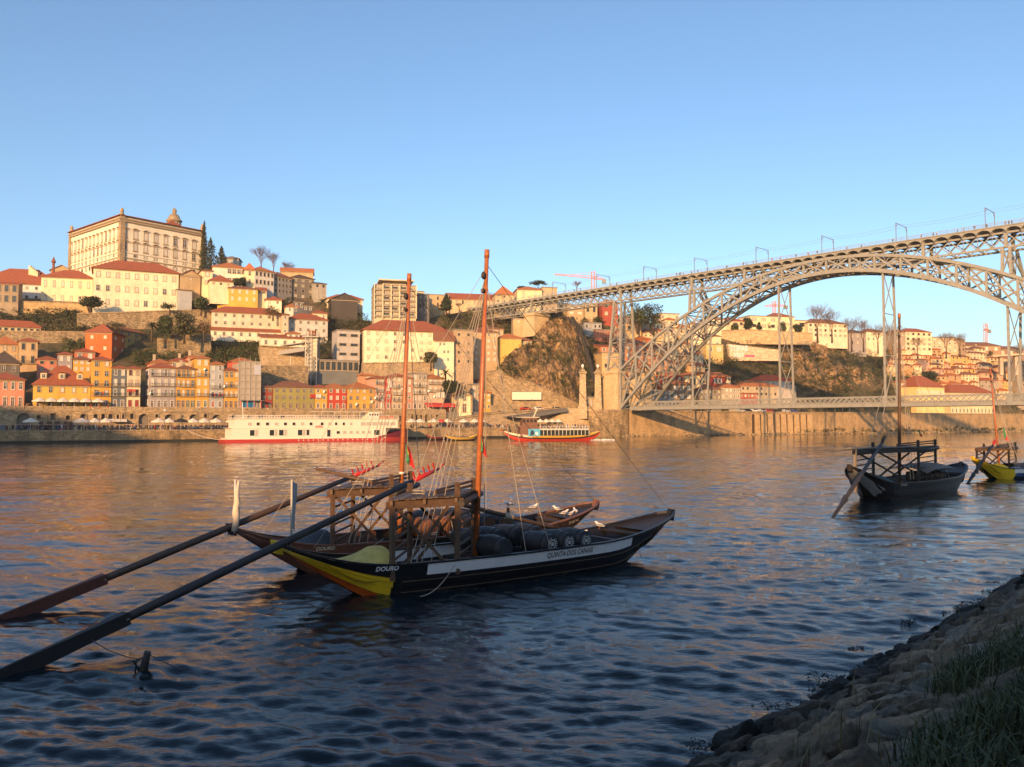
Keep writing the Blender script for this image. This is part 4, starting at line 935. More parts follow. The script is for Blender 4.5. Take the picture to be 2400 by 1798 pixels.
# centre
house('red-roofed long house half hidden behind the modern block', 766, 850, 712, 700, CRM, 1, 5, 366, ang=16, dp=10, rh=2.6, rmat=ROOF, door=False)
house('dark gabled barn in shade left of the modern block', 776, 838, 735, 702, (.07, .06, .055), 0, 0, 356, ang=20, dp=10, roof='gablef', rh=3, rmat=ROOFD)  # wall colour lowered to stand in for shade; the sun still reaches it
md = house('modern concrete apartment block with a grid of balconies and a roof canopy', 877, 975, 744, 670, (.62, .52, .36), 6, 5, 352, ang=14, dp=15, roof='flat', style='S', panes='mix', door=False, ww=.72, wh=.6, sl=4, name='apartment_block', cat='apartment block')
def md_extras():
    ax, ay, zb, ze, L = md['geo']; a = R(14); d = Vector((math.cos(a), math.sin(a), 0)); i = Vector((-d.y, d.x, 0)); A = Vector((ax, ay, 0)); H = ze - zb
    for k in range(6):
        mb = MB(); z = zb + k * H / 6; mb.prism([A - i * .9 + Vector((0, 0, z)), A - i * .9 + d * L + Vector((0, 0, z)), A - i * .03 + d * L + Vector((0, 0, z)), A - i * .03 + Vector((0, 0, z))], (0, 0, .95)); mb.build('balcony', paint('weathered_panel', (.30, .26, .19), .8), md)
    for k in range(6):
        mb = MB(); mb.box(A - i * 1.05 + d * (L * k / 5) + Vector((0, 0, (zb + ze) / 2)), (.5, .4, H + 1), rz=a); mb.build('pillar', plaster((.64, .54, .38)), md)
    mb = MB(); q = A - i * .5 + Vector((0, 0, ze + 2.2)); mb.prism([q + d * 2, q + d * (L - 1), q + d * (L - 1) + i * 12, q + d * 2 + i * 12], (0, 0, .6)); mb.build('roof_canopy', plaster((.64, .54, .38)), md)
    mb = MB(); q = A + i * 3 + Vector((0, 0, ze)); mb.prism([q + d * 4, q + d * (L - 4), q + d * (L - 4) + i * 8, q + d * 4 + i * 8], (0, 0, 2.2)); mb.build('penthouse', plaster((.5, .4, .26)), md)
md_extras()
house('dark flat-roofed block behind the head of the left mast', 966, 1006, 735, 690, (.15, .14, .14), 3, 3, 366, ang=14, dp=9, roof='flat', panes='dark', door=False)
house('pale block with a black top storey behind the left mast', 958, 994, 700, 684, CRM, 1, 4, 376, ang=14, dp=8, roof='flat', panes='dark', door=False)
house('stone gable end of the monastery wing', 1000, 1052, 722, 692, TAN, 2, 3, 388, ang=12, dp=9, roof='flat', door=False, style='S', ww=.2)
house('long monastery wing with a red roof and round-arched windows', 1050, 1160, 718, 701, (.62, .47, .28), 1, 8, 392, ang=12, dp=12, rh=3.6, roof='gable', rmat=ROOF, door=False, style='S', panes='light', ww=.3, wh=.5)
house('square pavilion with a bright orange pyramid roof', 1160, 1204, 712, 690, (.60, .42, .24), 2, 3, 388, ang=10, dp=11, rh=5, rmat=ROOF3, door=False, style='S', panes='mix', ww=.3, wh=.4)
house('cream convent gable with an orange roof beside the bridge deck', 1212, 1270, 704, 678, (.80, .66, .40), 1, 2, 392, ang=8, dp=12, rh=2.4, rmat=ROOF3, door=False, ww=.1)
house('battlemented stone wall house by the bridge deck', 1270, 1306, 700, 675, (.5, .38, .24), 1, 2, 396, ang=10, dp=8, roof='flat', door=False, style='S', ww=.15)
house('grey modern house with ribbon windows in the shade of the gully', 790, 843, 842, 776, (.46, .43, .40), 3, 2, fr(790) + 34, ang=24, dp=10, roof='flat', panes='dark', door=False, style='S', ww=.75, wh=.18)
bw = house('big white four-storey building with a red hipped roof in the centre', 853, 1057, 848, 775, (.82, .73, .52), 4, [(k + .5) / 10 for k in range(10)], 322, ang=19, dp=18, rh=5.2, rmat=ROOF, style='W', panes='light', door=False, ww=.32, wh=.42, sl=2, srows=4, e=.9)
house('white gabled annex with a row of iron finials beside the stone tower house', 1018, 1064, 852, 798, (.80, .70, .48), 3, 5, 314, ang=6, dp=4, roof='shed', rh=4, rmat=ROOF2, style='P', panes='light', door=False, ww=.35, wh=.4)
house('blind stone tower house with two small windows', 1064, 1109, 858, 775, (.52, .40, .27), 4, 2, 317, ang=20, dp=13, roof='flat', wmat=masonry('tower_stone', (.52, .38, .24), .9, .4, .05, (.36, .27, .18), .3, vary=.15), style='S', panes='dark', door=False, ww=.14, wh=.24, name='tower_house')
house('ochre house row behind the right mast', 1109, 1166, 850, 778, (.54, .38, .22), 5, 4, 332, ang=20, dp=12, rmat=ROOF2, style='P', panes='light', door=False, ww=.3, wh=.45)
house('tall yellow house on the edge of the rock cliff', 1168, 1222, 868, 792, (.66, .44, .12), 0, 0, 340, ang=12, dp=8, rh=2.2, rmat=ROOF3, sl=3, srows=5, style='P', panes='light', door=False)
house('low yellow house with a long tiled roof on top of the rock cliff', 1214, 1246, 815, 798, (.66, .42, .14), 1, 4, 345, ang=10, dp=8, rh=1.8, rmat=ROOF2, style='P', panes='light', door=False)
house('tiny stone hut on the slope under the bridge girder', 1203, 1228, 760, 748, TAN, 1, 1, 366, ang=10, dp=5, roof='flat', door=False, ww=.2)
house('flat stone terrace house left of the girder pier', 1120, 1180, 790, 770, (.5, .38, .25), 1, 3, 350, ang=14, dp=7, rmat=ROOF2, rh=1.2, door=False, ww=.15)
# glass restaurant in the gully
gl = house('glass-fronted restaurant on stilts in the shaded gully', 735, 841, 872, 846, (.16, .17, .17), 1, 8, fr(735) + 24, ang=24, dp=9, roof='flat', style='S', panes='dark', door=False, ww=.9, wh=.85)
house('low concrete hut with round edges below the white building', 876, 912, 866, 852, (.50, .34, .22), 1, 1, fr(876) + 30, ang=18, dp=7, roof='flat', door=False, ww=.6, wh=.3, panes='dark')
# ---- houses under and beyond the arch
BEY = [  # label, x0, x1, yb, ye, wall, rows, cols, roof, rmat, D offset
 ('ochre house right under the end of the bridge girder', 1330, 1368, 740, 716, TAN, 2, 2, 'flat', None), ('dark red timber-clad house behind the iron tower', 1412, 1448, 745, 708, (.38, .08, .05), 2, 2, 'hip', ROOF3),
 ('ochre wall house with a dark doorway beside the red timber house', 1370, 1400, 740, 712, (.58, .42, .24), 1, 2, 'flat', None),
 ('long house with a red roof and white dormers right of the iron tower', 1475, 1522, 770, 742, (.50, .38, .28), 2, 5, 'hip', ROOF3), ('yellow ochre house right of the iron tower', 1465, 1503, 785, 758, (.66, .46, .22), 1, 2, 'hip', ROOF3),
 ('low orange house with a hipped roof beside the rising arch', 1490, 1530, 808, 795, ORG, 1, 3, 'hip', ROOF3), ('orange striped wall house behind the iron tower foot', 1465, 1508, 842, 806, (.58, .24, .12), 2, 3, 'gable', ROOF2),
 ('white hut row with lit windows in the shaded gully', 1395, 1434, 782, 774, (.55, .20, .12), 1, 6, 'flat', None), ('grey house with blue shutters in the shaded gully', 1370, 1410, 772, 758, GRB, 1, 4, 'flat', None),
 ('small red-roofed house just left of the iron tower legs', 1408, 1440, 828, 812, (.55, .25, .15), 1, 2, 'shed', ROOF), ('ochre stone house with one window between cliff and iron tower', 1411, 1450, 868, 828, (.60, .42, .22), 2, 2, 'flat', None),
 ('cream house with a white gable near the arch', 1527, 1556, 772, 760, (.78, .66, .42), 1, 3, 'gablef', ROOF3), ('pale block on the skyline right of the stone pines', 1548, 1592, 752, 736, (.72, .58, .38), 1, 4, 'flat', None), ('orange-roofed house behind the upper chord of the arch', 1558, 1590, 766, 750, CRM, 1, 3, 'hip', ROOF3),
 ('white house seen through the arch braces', 1618, 1645, 790, 760, (.80, .70, .48), 2, 2, 'hip', ROOF3), ('white house low behind the arch braces', 1655, 1690, 812, 788, (.78, .64, .40), 2, 2, 'hip', ROOF2), ('long white house on the brow behind the arch', 1660, 1702, 768, 748, (.78, .66, .44), 1, 4, 'hip', ROOF3),
 ('red-roofed house on the brow between arch posts', 1698, 1745, 766, 752, (.70, .52, .34), 1, 3, 'hip', ROOF), ('small yellow house at the foot of the graffiti wall', 1655, 1695, 830, 808, (.68, .48, .2), 1, 2, 'flat', None),
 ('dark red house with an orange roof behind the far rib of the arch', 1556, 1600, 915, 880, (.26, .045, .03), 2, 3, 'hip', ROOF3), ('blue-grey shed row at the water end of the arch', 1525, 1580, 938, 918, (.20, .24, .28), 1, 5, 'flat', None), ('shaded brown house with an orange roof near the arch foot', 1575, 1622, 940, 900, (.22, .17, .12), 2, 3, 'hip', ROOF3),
 ('cream gabled house between the hanger legs', 1606, 1640, 912, 880, (.80, .62, .34), 1, 1, 'hip', ROOF3), ('stone house with rows of small windows left of the hanger', 1637, 1662, 915, 876, (.46, .34, .22), 3, 3, 'hip', ROOF3), ('dark red house with a solar panel on its orange roof', 1663, 1702, 905, 882, (.28, .05, .035), 1, 1, 'gable', ROOF3), ('narrow pale house with a balcony right of the solar roof', 1698, 1712, 912, 882, CRM, 2, 2, 'hip', ROOF3),
 ('tiled grey terrace of small houses above the lower deck', 1640, 1690, 938, 912, (.24, .21, .17), 2, 5, 'hip', ROOF2), ('pale terrace house with white windows above the lower deck', 1690, 1735, 936, 908, (.42, .36, .28), 2, 5, 'hip', ROOF3),
 ('long house with a broad orange roof and two white dormers', 1736, 1822, 930, 905, (.48, .40, .28), 2, 8, 'hip', ROOF3), ('house with a scarlet hipped roof between the long-legged hanger', 1776, 1862, 918, 892, (.46, .42, .38), 2, 6, 'hip', tiles('scarlet_tile', (.62, .10, .03))), ('low red and white tavern beside the lower deck', 1735, 1775, 934, 922, (.40, .10, .06), 1, 5, 'shed', ROOF), ('grey glass-fronted house right under the scarlet roof', 1834, 1866, 928, 906, (.28, .27, .26), 2, 4, 'flat', None),
 ('modern white block on the brow left of the bare trees', 1757, 1822, 772, 742, (.80, .66, .42), 2, 3, 'flat', None), ('white pavilion with a red roof behind the clipped trees', 1806, 1862, 768, 742, (.80, .66, .40), 1, 3, 'hip', ROOF), ('pale cube house at the left of the bare plane trees', 1862, 1900, 772, 752, (.74, .58, .36), 1, 1, 'flat', None),
 ('long white three-storey block behind the first bare plane trees', 1894, 1986, 792, 758, (.78, .66, .46), 3, 8, 'hip', ROOF2), ('white house with wide windows among bare trees', 2030, 2076, 812, 778, (.80, .68, .46), 3, 4, 'hip', ROOF2), ('dark-fronted house between the plane trees', 1990, 2030, 812, 780, (.34, .30, .28), 2, 3, 'hip', ROOFD),
 ('tall white apartment block with a red roof right of the black mast', 2122, 2184, 824, 778, (.80, .66, .44), 4, 5, 'hip', ROOF), ('pale apartment block in front of bare trees', 2184, 2244, 826, 792, (.66, .48, .30), 4, 5, 'flat', None),
 ('brown block at the right end of the apartment row', 2225, 2262, 824, 796, (.36, .25, .16), 3, 4, 'hip', ROOF2), ('dark narrow block behind the slim bridge hanger', 2096, 2122, 822, 778, (.40, .30, .22), 3, 2, 'hip', ROOF)]
for k, (lab, a, b, yb, ye, c, r_, cl, rf, rm) in enumerate(BEY):
    house(lab, a, b, yb, ye, c, r_, cl, None, ang=16 if a > 1300 else None, dp=8 + (b - a) * .06, roof=rf, rmat=rm, style='S' if k % 3 else 'P', panes='mix', door=False, ww=.45, wh=.48, e=.45, found=6, cornice=False)
FILL = [(1445, 1466, 792, 778, 'P'), (1508, 1530, 790, 778, 'W'), (1534, 1556, 790, 776, 'C'), (1560, 1580, 786, 772, 'W'), (1592, 1614, 782, 766, 'C'), (1508, 1532, 832, 818, 'P'), (1536, 1560, 826, 812, 'O'), (1562, 1590, 838, 822, 'W'), (1592, 1616, 822, 806, 'C'), (1596, 1622, 848, 832, 'O'), (1540, 1566, 858, 842, 'P'), (1568, 1594, 866, 852, 'G'), (1622, 1648, 846, 830, 'W'), (1512, 1538, 880, 862, 'O'), (1628, 1652, 870, 856, 'C'), (1472, 1500, 880, 862, 'O'), (1462, 1486, 905, 885, 'G'), (1490, 1520, 920, 898, 'P')]
for k, (a, b, yb, ye, c) in enumerate(FILL):
    nm = {'W': 'pale', 'O': 'ochre', 'P': 'pinkish', 'G': 'brownish', 'C': 'cream'}[c]; q = sum(1 for f in FILL[:k] if f[4] == c)
    house('%s little house behind the foot of the arch, %s of its colour' % (nm, ('first', 'second', 'third', 'fourth', 'fifth')[q]), a, b, yb, ye, {'W': (.72, .60, .40), 'O': (.58, .34, .17), 'P': (.58, .32, .22), 'G': (.34, .28, .22), 'C': (.68, .50, .28)}[c], 2, 2 if b - a < 24 else 3, None, ang=hr.uniform(4, 28), dp=8, rmat=hr.choice((ROOF, ROOF3, ROOF2)), style='S', door=False, ww=.4, wh=.48, e=.4, found=6, rh=1.9, cornice=False, group='little houses behind the arch', chim=1 if k % 3 == 0 else 0)
# market halls by the water at right
house('yellow market hall with a long red roof and a row of arches', 2148, 2214, 990 - 20, 906, (.80, .60, .26), [(919, 9, 'win', .6)], 16, None, ang=24, dp=16, rh=6.5, rmat=ROOF, style='P', panes='light', door=False, name='market_hall', cat='hall')
house('second market hall with a red hipped roof and green doors', 2228, 2330, 974, 920, (.78, .62, .36), [(962, 11, 'door', .5)], 12, None, ang=24, dp=15, rh=5, rmat=ROOF, style='P', panes='green', door=False, name='market_hall', cat='hall')
house('low ochre hut left of the yellow market hall', 2108, 2140, 908, 896, (.6, .42, .22), 1, 3, None, ang=18, dp=7, rmat=ROOF3, door=False)
# crowded far hillside: rows from top to bottom
NC = {'W': ((.76, .60, .38), 'pale'), 'Y': ((.72, .46, .14), 'yellow'), 'O': ((.62, .34, .16), 'ochre'), 'P': ((.62, .38, .26), 'pinkish'), 'G': ((.40, .33, .26), 'brownish'), 'C': ((.72, .52, .28), 'cream')}
FARR = [(830, ((2098, 2124, 'C', 9), (2138, 2160, 'W', 10), (2162, 2184, 'C', 11), (2184, 2206, 'O', 10), (2206, 2232, 'W', 12), (2258, 2284, 'G', 10), (2284, 2310, 'W', 13))),
        (842, ((2112, 2136, 'O', 8), (2140, 2164, 'W', 9), (2166, 2186, 'O', 8), (2188, 2210, 'P', 9), (2212, 2228, 'C', 13), (2272, 2312, 'W', 14))),
        (852, ((2092, 2120, 'W', 8), (2122, 2146, 'C', 8), (2148, 2178, 'P', 8), (2182, 2212, 'C', 11), (2230, 2274, 'Y', 16), (2276, 2300, 'W', 8), (2320, 2372, 'C', 12))),
        (864, ((2080, 2110, 'C', 9), (2112, 2140, 'O', 8), (2142, 2160, 'W', 8), (2182, 2212, 'C', 9), (2214, 2228, 'P', 12), (2240, 2268, 'W', 9), (2270, 2290, 'P', 8), (2292, 2326, 'G', 11))),
        (876, ((2190, 2214, 'P', 11), (2214, 2240, 'O', 9), (2240, 2256, 'W', 12), (2257, 2286, 'Y', 11), (2288, 2330, 'G', 9), (2336, 2370, 'P', 14))),
        (892, ((2194, 2216, 'O', 10), (2216, 2252, 'O', 12), (2254, 2294, 'W', 14), (2298, 2350, 'P', 17), (2350, 2370, 'C', 18))),
        (910, ((2204, 2228, 'C', 10), (2230, 2256, 'G', 11), (2258, 2276, 'P', 12), (2278, 2294, 'W', 14), (2298, 2340, 'G', 18), (2346, 2372, 'Y', 17))),
        (928, ((2216, 2240, 'W', 12), (2244, 2280, 'G', 12), (2334, 2372, 'C', 12)))]
for ri, (yb, hs) in enumerate(FARR):
    for k, (a, b, c, h) in enumerate(hs):
        col, nm = NC[c]; rr = nth[ri]
        house('%s house on the far hillside, %s in the %s tier of houses from the top' % (nm, nth[k], rr), a, b, yb, yb - h, col, 2 if h > 11 else 1, max(2, int((b - a) / 8)), None, ang=hr.uniform(6, 26), dp=8, rmat=hr.choice((ROOF, ROOF3, ROOF2, ROOF2)), style='S', panes='mix', door=False, ww=.4, wh=.45,
              group='houses on the far hillside', e=.4, found=5, rh=2.0, cornice=False, chim=1 if k % 3 == 0 else 0)
hall = house('flat-roofed shed under the road viaduct at the right edge', 2330, 2378, 860, 848, TAN, 1, 6, None, ang=12, dp=9, roof='flat', door=False)
house('tall bare concrete house at the right edge behind the hanger', 2384, 2440, 935, 848, (.36, .29, .22), 4, 2, None, ang=14, dp=14, roof='flat', door=False, style='S', ww=.1, wh=.15)
house('dark roofed house on the skyline at the right edge', 2340, 2400, 838, 818, (.30, .18, .13), 1, 3, None, ang=10, dp=10, rmat=ROOF2, door=False, dd=14)
house('low brown farm house under the right-hand crane', 2256, 2345, 826, 810, (.40, .26, .16), 1, 4, None, ang=8, dp=12, rmat=ROOF2, door=False, dd=16)

# ---- chapel
def chapel():
    D = fr(1072, 15); root = thing('chapel', 'little white baroque chapel with an open bell gable between granite houses', 'chapel', P(1072, 967, D)); A = P(1072, 940, D); ang = R(20); d = Vector((math.cos(ang), math.sin(ang), 0)); i = Vector((-d.y, d.x, 0))
    B = onwall(1105, 940, A, ang); L = (B - A).length; zb, ze, zt = Zat(967, D), Zat(928, D), Zat(916, D); A0 = Vector((A.x, A.y, 0)); Wt = plaster((.80, .70, .46))
    mb = MB(); mb.prism([A0 + Vector((0, 0, zb - 3)), A0 + d * L + Vector((0, 0, zb - 3)), A0 + d * L + i * 8 + Vector((0, 0, zb - 3)), A0 + i * 8 + Vector((0, 0, zb - 3))], (0, 0, ze - zb + 3)); mb.build('wall', Wt, root)
    mb = MB(); mb.prism([A0 + Vector((0, 0, ze)) - d * .4 - i * .4, A0 + d * (L + .4) - i * .4 + Vector((0, 0, ze)), A0 + d * (L / 2) - i * .4 + Vector((0, 0, zt))], i * .8); mb.build('pediment', STONE, root)
    mb = MB(); mb.prism([A0 + Vector((0, 0, ze)) - d * .3 + i * .5, A0 + d * (L + .3) + i * .5 + Vector((0, 0, ze)), A0 + d * (L / 2) + i * .5 + Vector((0, 0, zt - .1))], i * 7.6); mb.build('roof', ROOF3, root)
    c = A0 + d * (L * .55); z1 = Zat(904, D); mb = MB(); w_ = .75
    for s_ in (-1, 1): mb.box(c + d * s_ * w_ + i * .3 + Vector((0, 0, (zt + z1) / 2 - .4)), (.5, .7, z1 - zt + 1.2), rz=ang)
    mb.box(c + i * .3 + Vector((0, 0, z1 + .2)), (2.4, .8, .4), rz=ang); mb.prism([c - d * 1.2 + i * .0 + Vector((0, 0, z1 + .4)), c + d * 1.2 + Vector((0, 0, z1 + .4)), c + Vector((0, 0, z1 + 1.3))], i * .6); bg = mb.build('bell_gable', STONE, root)
    mb = MB(); q = c + i * .3 + Vector((0, 0, z1 - .9)); mb.lathe([(.42, -.4), (.36, 0), (.2, .5), (.05, .6)], q, 8); mb.build('bell', paint('bronze', (.12, .09, .04), .4, metal=.6), bg)
    mb = MB(); q = c + i * .3 + Vector((0, 0, z1 + 1.3)); mb.bar(q, q + Vector((0, 0, 1.5)), .12); mb.bar(q + Vector((0, 0, 1)) - d * .4, q + Vector((0, 0, 1)) + d * .4, .12); mb.build('cross', STONE, bg)
    for s_ in (0, 1):
        mb = MB(); mb.box(A0 + d * (L * s_) - i * .12 + Vector((0, 0, (zb + ze) / 2)), (.7, .3, ze - zb), rz=ang); mb.build('corner_pilaster', STONE, root)
    put_window(root, A0 + d * L / 2 - i * .02 + Vector((0, 0, zb + 1.7)), ang, 1.6, 3.4, 'door', 'W', [BROWN]); put_window(root, A0 + d * L / 2 - i * .02 + Vector((0, 0, zb + 5.4)), ang, 1.4, 1.9, 'win', 'W', [GLASS])
chapel()
# ---- scaffolded building
def scaffold():
    D = fr(560, 17); root = thing('scaffolded_building', 'building wrapped in grey scaffold netting between the orange house and the olive house', 'building', P(560, 955, D)); A = P(560, 900, D); A0 = Vector((A.x, A.y, 0)); d = Vector((BD.x, BD.y, 0)); i = Vector((BN.x, BN.y, 0)); L = (onwall(611, 900, A, BANK) - A).length; zb, ze = 9.6, Zat(848, D + 3)
    mb = MB(); mb.prism([A0 + i * 1.4 + Vector((0, 0, zb)), A0 + i * 1.4 + d * L + Vector((0, 0, zb)), A0 + i * 11 + d * L + Vector((0, 0, zb)), A0 + i * 11 + Vector((0, 0, zb))], (0, 0, ze - zb - .6)); mb.build('wall', plaster((.45, .38, .3)), root)
    net, t, b = nodes('scaffold_net'); p = pos(t); f = ramp(t, noisef(t, scaled(t, p, (1, 1, .3)), .9, 6, .7), (.3, .34), (.7, .42)); t.links.new(mixcol(t, 1.0, (.9, .8, .66), f, 'MULTIPLY'), b.inputs['Base Color']); b.inputs['Roughness'].default_value = .95
    nz = 7; st = (ze - zb - 1) / nz
    for k in range(nz):
        for j in range(4):
            mb = MB(); u0, u1 = L * j / 4 + .03, L * (j + 1) / 4 - .03; z0, z1 = zb + 1 + k * st + .05, zb + 1 + (k + 1) * st - .05
            mb.grid(lambda a, b_: A0 + d * (u0 + (u1 - u0) * a) + i * (.0 + .12 * math.sin(math.pi * a) * math.sin(math.pi * b_)) + Vector((0, 0, z0 + (z1 - z0) * b_)), 4, 3); mb.build('net_panel', net, root)
    mb = MB()
    for j in range(5): mb.bar(A0 + d * (L * j / 4) - i * .12 + Vector((0, 0, zb - 2)), A0 + d * (L * j / 4) - i * .12 + Vector((0, 0, ze + 1.2)), .1)
    for k in range(nz + 1): mb.bar(A0 - i * .12 + Vector((0, 0, zb + 1 + k * st)), A0 + d * L - i * .12 + Vector((0, 0, zb + 1 + k * st)), .2)
    for k in range(nz):
        for s_ in (0,): mb.bar(A0 + Vector((0, 0, zb + 1 + k * st)), A0 + i * 1.3 + Vector((0, 0, zb + 1 + k * st)), .1)
    mb.build('scaffold_tubes', paint('pale_tube', (.42, .38, .32), .6), root)
    mb = MB(); mb.prism([A0 - i * .1 + Vector((0, 0, zb + 1)), A0 + i * 1.35 + Vector((0, 0, zb + 1)), A0 + i * 1.35 + Vector((0, 0, ze - .5)), A0 - i * .1 + Vector((0, 0, ze - .5))], d * -.03); mb.build('side_net', net, root)
    mb = MB(); mb.prism([A0 + i * -1.8 + Vector((0, 0, zb + 3.2)), A0 + d * (L + 1) - i * 1.8 + Vector((0, 0, zb + 3.2)), A0 + d * (L + 1) + Vector((0, 0, zb + 3.4)), A0 + Vector((0, 0, zb + 3.4))], (0, 0, .12)); mb.build('hoarding_roof', IRON_D, root)
    mb = MB(); mb.prism([A0 + d * 1 - i * .2 + Vector((0, 0, zb + .9)), A0 + d * (L * .75) - i * .2 + Vector((0, 0, zb + .9)), A0 + d * (L * .75) - i * .1 + Vector((0, 0, zb + .9)), A0 + d * 1 - i * .1 + Vector((0, 0, zb + .9))], (0, 0, 1.9)); mb.build('tarpaulin', paint('blue_tarp', (.03, .22, .42), .5), root)
    for k in range(4):
        mb = MB(); q = A0 + d * (L * (k + .1) / 3.2) - i * 1.7 + Vector((0, 0, zb)); mb.bar(q, q + Vector((0, 0, 3.2)), .2); mb.build('red_prop', REDP, root)
    mb = MB(); q = A0 + d * (L * .68) - i * .2 + Vector((0, 0, zb + 12)); mb.prism([q, q + d * 2.2, q + d * 2.2 - i * .06, q - i * .06], (0, 0, 3.2)); mb.build('site_board', paint('pale_board', (.5, .5, .55), .6), root)
scaffold()
# ---- panoramic lift with its gangway
def lift():
    D = dep(728, 888) + 1; root = thing('lift_tower', 'steel lattice lift tower with a footbridge to the stone terrace', 'lift', P(728, 890, D)); zb, zt, zp = Zat(893, D), Zat(776, D), Zat(790, D); c0 = P(716, 850, D); c1 = P(742, 850, D); w_ = c1.x - c0.x; m_ = paint('lift_steel', (.36, .34, .30), .5); x0, y0 = c0.x, D
    for a in (0, 1, .5):
        for b in (0, 1):
            mb = MB(); q = Vector((x0 + w_ * a, y0 + w_ * .8 * b, 0)); mb.bar(q + Vector((0, 0, zb - 3)), q + Vector((0, 0, zt)), .42); mb.build('leg', m_, root)
    n = 11
    for k in range(n):
        z0, z1 = zb + (zp - zb) * k / n, zb + (zp - zb) * (k + 1) / n; mb = MB()
        for a in (0, .5):
            for b in (0, .8): mb.bar((x0 + w_ * a, y0 + w_ * b, z0), (x0 + w_ * (a + .5), y0 + w_ * b, z1), .13); mb.bar((x0 + w_ * (a + .5), y0 + w_ * b, z0), (x0 + w_ * a, y0 + w_ * b, z1), .13)
        for b in (0, .8): mb.bar((x0, y0 + w_ * b, z1), (x0 + w_, y0 + w_ * b, z1), .2)
        mb.build('brace', m_, root)
    mb = MB(); mb.box((x0 + w_ / 2, y0 + w_ * .4, zp), (w_ + 2.2, w_ + 1.5, .35)); mb.build('platform', m_, root)
    mb = MB(); mb.box((x0 + w_ * .55, y0 + w_ * .4, (zp + zt) / 2 + .4), (w_ * .55, w_ * .6, zt - zp - .3)); mb.build('machine_room', RUST, root)
    mb = MB()
    for k in range(9): q = Vector((x0 - 1 + (w_ + 2) * k / 8, y0 - .7, zp)); mb.bar(q, q + Vector((0, 0, 1.1)), .08)
    mb.bar((x0 - 1, y0 - .7, zp + 1.1), (x0 + w_ + 1, y0 - .7, zp + 1.1), .1); mb.build('railing', m_, root)
    p0, p1 = Vector((x0, y0 + 1, Zat(818, D))), P(652, 829, D + 6)
    mb = MB(); d = p1 - p0; mb.bar(p0, p1, 2.6, 1.5); mb.build('gangway', m_, root)
    q0, q1 = Vector((x0, y0 + 1, Zat(803, D))), P(664, 811, D + 6); mb = MB(); mb.bar(q0, q1, 3.2, .4); mb.build('gangway_roof', m_, root)
    mb = MB()
    for k in range(7): a = p0.lerp(p1, k / 7 + .05); b = q0.lerp(q1, k / 7 + .05); mb.bar(a, b, .12)
    mb.build('gangway_post', m_, root)
    mb = MB(); q = p1 + Vector((1.2, 0, -.8)); b = Vector((q.x, q.y, Zat(862, D + 6)))
    for dx in (0, 3.6): mb.bar(q + Vector((dx, 0, 0)), b + Vector((dx, 0, 0)), .5)
    mb.bar(q, b + Vector((3.6, 0, 0)), .3); mb.bar(b, q + Vector((3.6, 0, 0)), .3); mb.build('trestle', m_, root)
    mb = MB(); mb.box((x0 + w_ * .72, y0 + w_ * .4, Zat(815, D)), (w_ * .4, w_ * .5, 6.5)); mb.build('cabin', glassm('lift_glass', (.4, .35, .2), .3), root)
lift()
# ---- retaining walls on the slope
wallpoly('terrace_wall', 'long rough stone terrace wall below the palace annex', 'wall', [(180, 737), (418, 729), (500, 728), (500, 765), (400, 772), (330, 772), (180, 768)], dep(180, 768) + 3, R(24), 4, RUBBLE, (0, 1, 2))
wallpoly('terrace_wall', 'ochre garden wall under the long low outbuilding at left', 'wall', [(-30, 777), (200, 780), (200, 812), (-30, 809)], dep(0, 803) + 3, R(24), 2, RUBBLE, (0, 1))
wallpoly('terrace_wall', 'balustraded terrace wall with pale coping under the grey-white house', 'wall', [(40, 708), (200, 712), (208, 736), (40, 736)], 315, R(18), 2, masonry('ochre_render', (.55, .38, .18), 2.5, 1.2, .01, (.3, .2, .1), .4), (0, 1))
wallpoly('terrace_wall', 'tan terrace wall below the dark garden trees', 'wall', [(368, 792), (398, 792), (398, 788), (495, 788), (495, 850), (440, 838), (368, 838)], dep(368, 832) + 3, R(24), 2, RUBBLE, (2, 3))
wallpoly('bastion_wall', 'high stone bastion under the low white house', 'wall', [(610, 812), (722, 818), (724, 890), (612, 890)], 306, R(22), 9, masonry('bastion_stone', (.46, .34, .20), .9, .42, .03, (.28, .21, .13), .45), (0, 1))
wallpoly('terrace_wall', 'low stone wall with putlog holes behind the olive house', 'wall', [(606, 858), (722, 860), (722, 905), (606, 905)], fr(606) + 15, BANK, 2, RUBBLE, (0, 1))
wallpoly('terrace_wall', 'stone terrace wall in front of the big white building', 'wall', [(850, 853), (1020, 850), (1110, 850), (1110, 905), (850, 880)], 308, R(18), 4, STONE, (0, 1, 2))
wallpoly('stair_wall', 'huge granite wall with a pale stepped parapet climbing to the rock cliff', 'wall', [(1150, 872), (1172, 868), (1188, 882), (1205, 891), (1242, 896), (1262, 906), (1290, 917), (1318, 931), (1345, 944), (1378, 960), (1378, 985), (1150, 985)], fr(1150, 22), BANK, 4, masonry('stair_stone', (.50, .36, .20), 1.2, .55, .05, (.16, .12, .07), .7, vary=.3), tuple(range(10)))
wallpoly('viaduct_wall', 'ochre wall on the skyline under the row of clipped trees', 'wall', [(1692, 776), (1760, 774), (1905, 782), (1905, 808), (1692, 806)], dep(1692, 794) + 6, R(10), 2, masonry('ochre_wall', (.56, .40, .22), 1.4, .6, .01, (.32, .23, .13), .4), (0, 1, 2))
wallpoly('parapet_wall', 'low ochre wall beside the road under the billboard', 'wall', [(1152, 952), (1206, 952), (1206, 968), (1152, 968)], fr(1152, 14), BANK, 1, STONE, (0, 1))
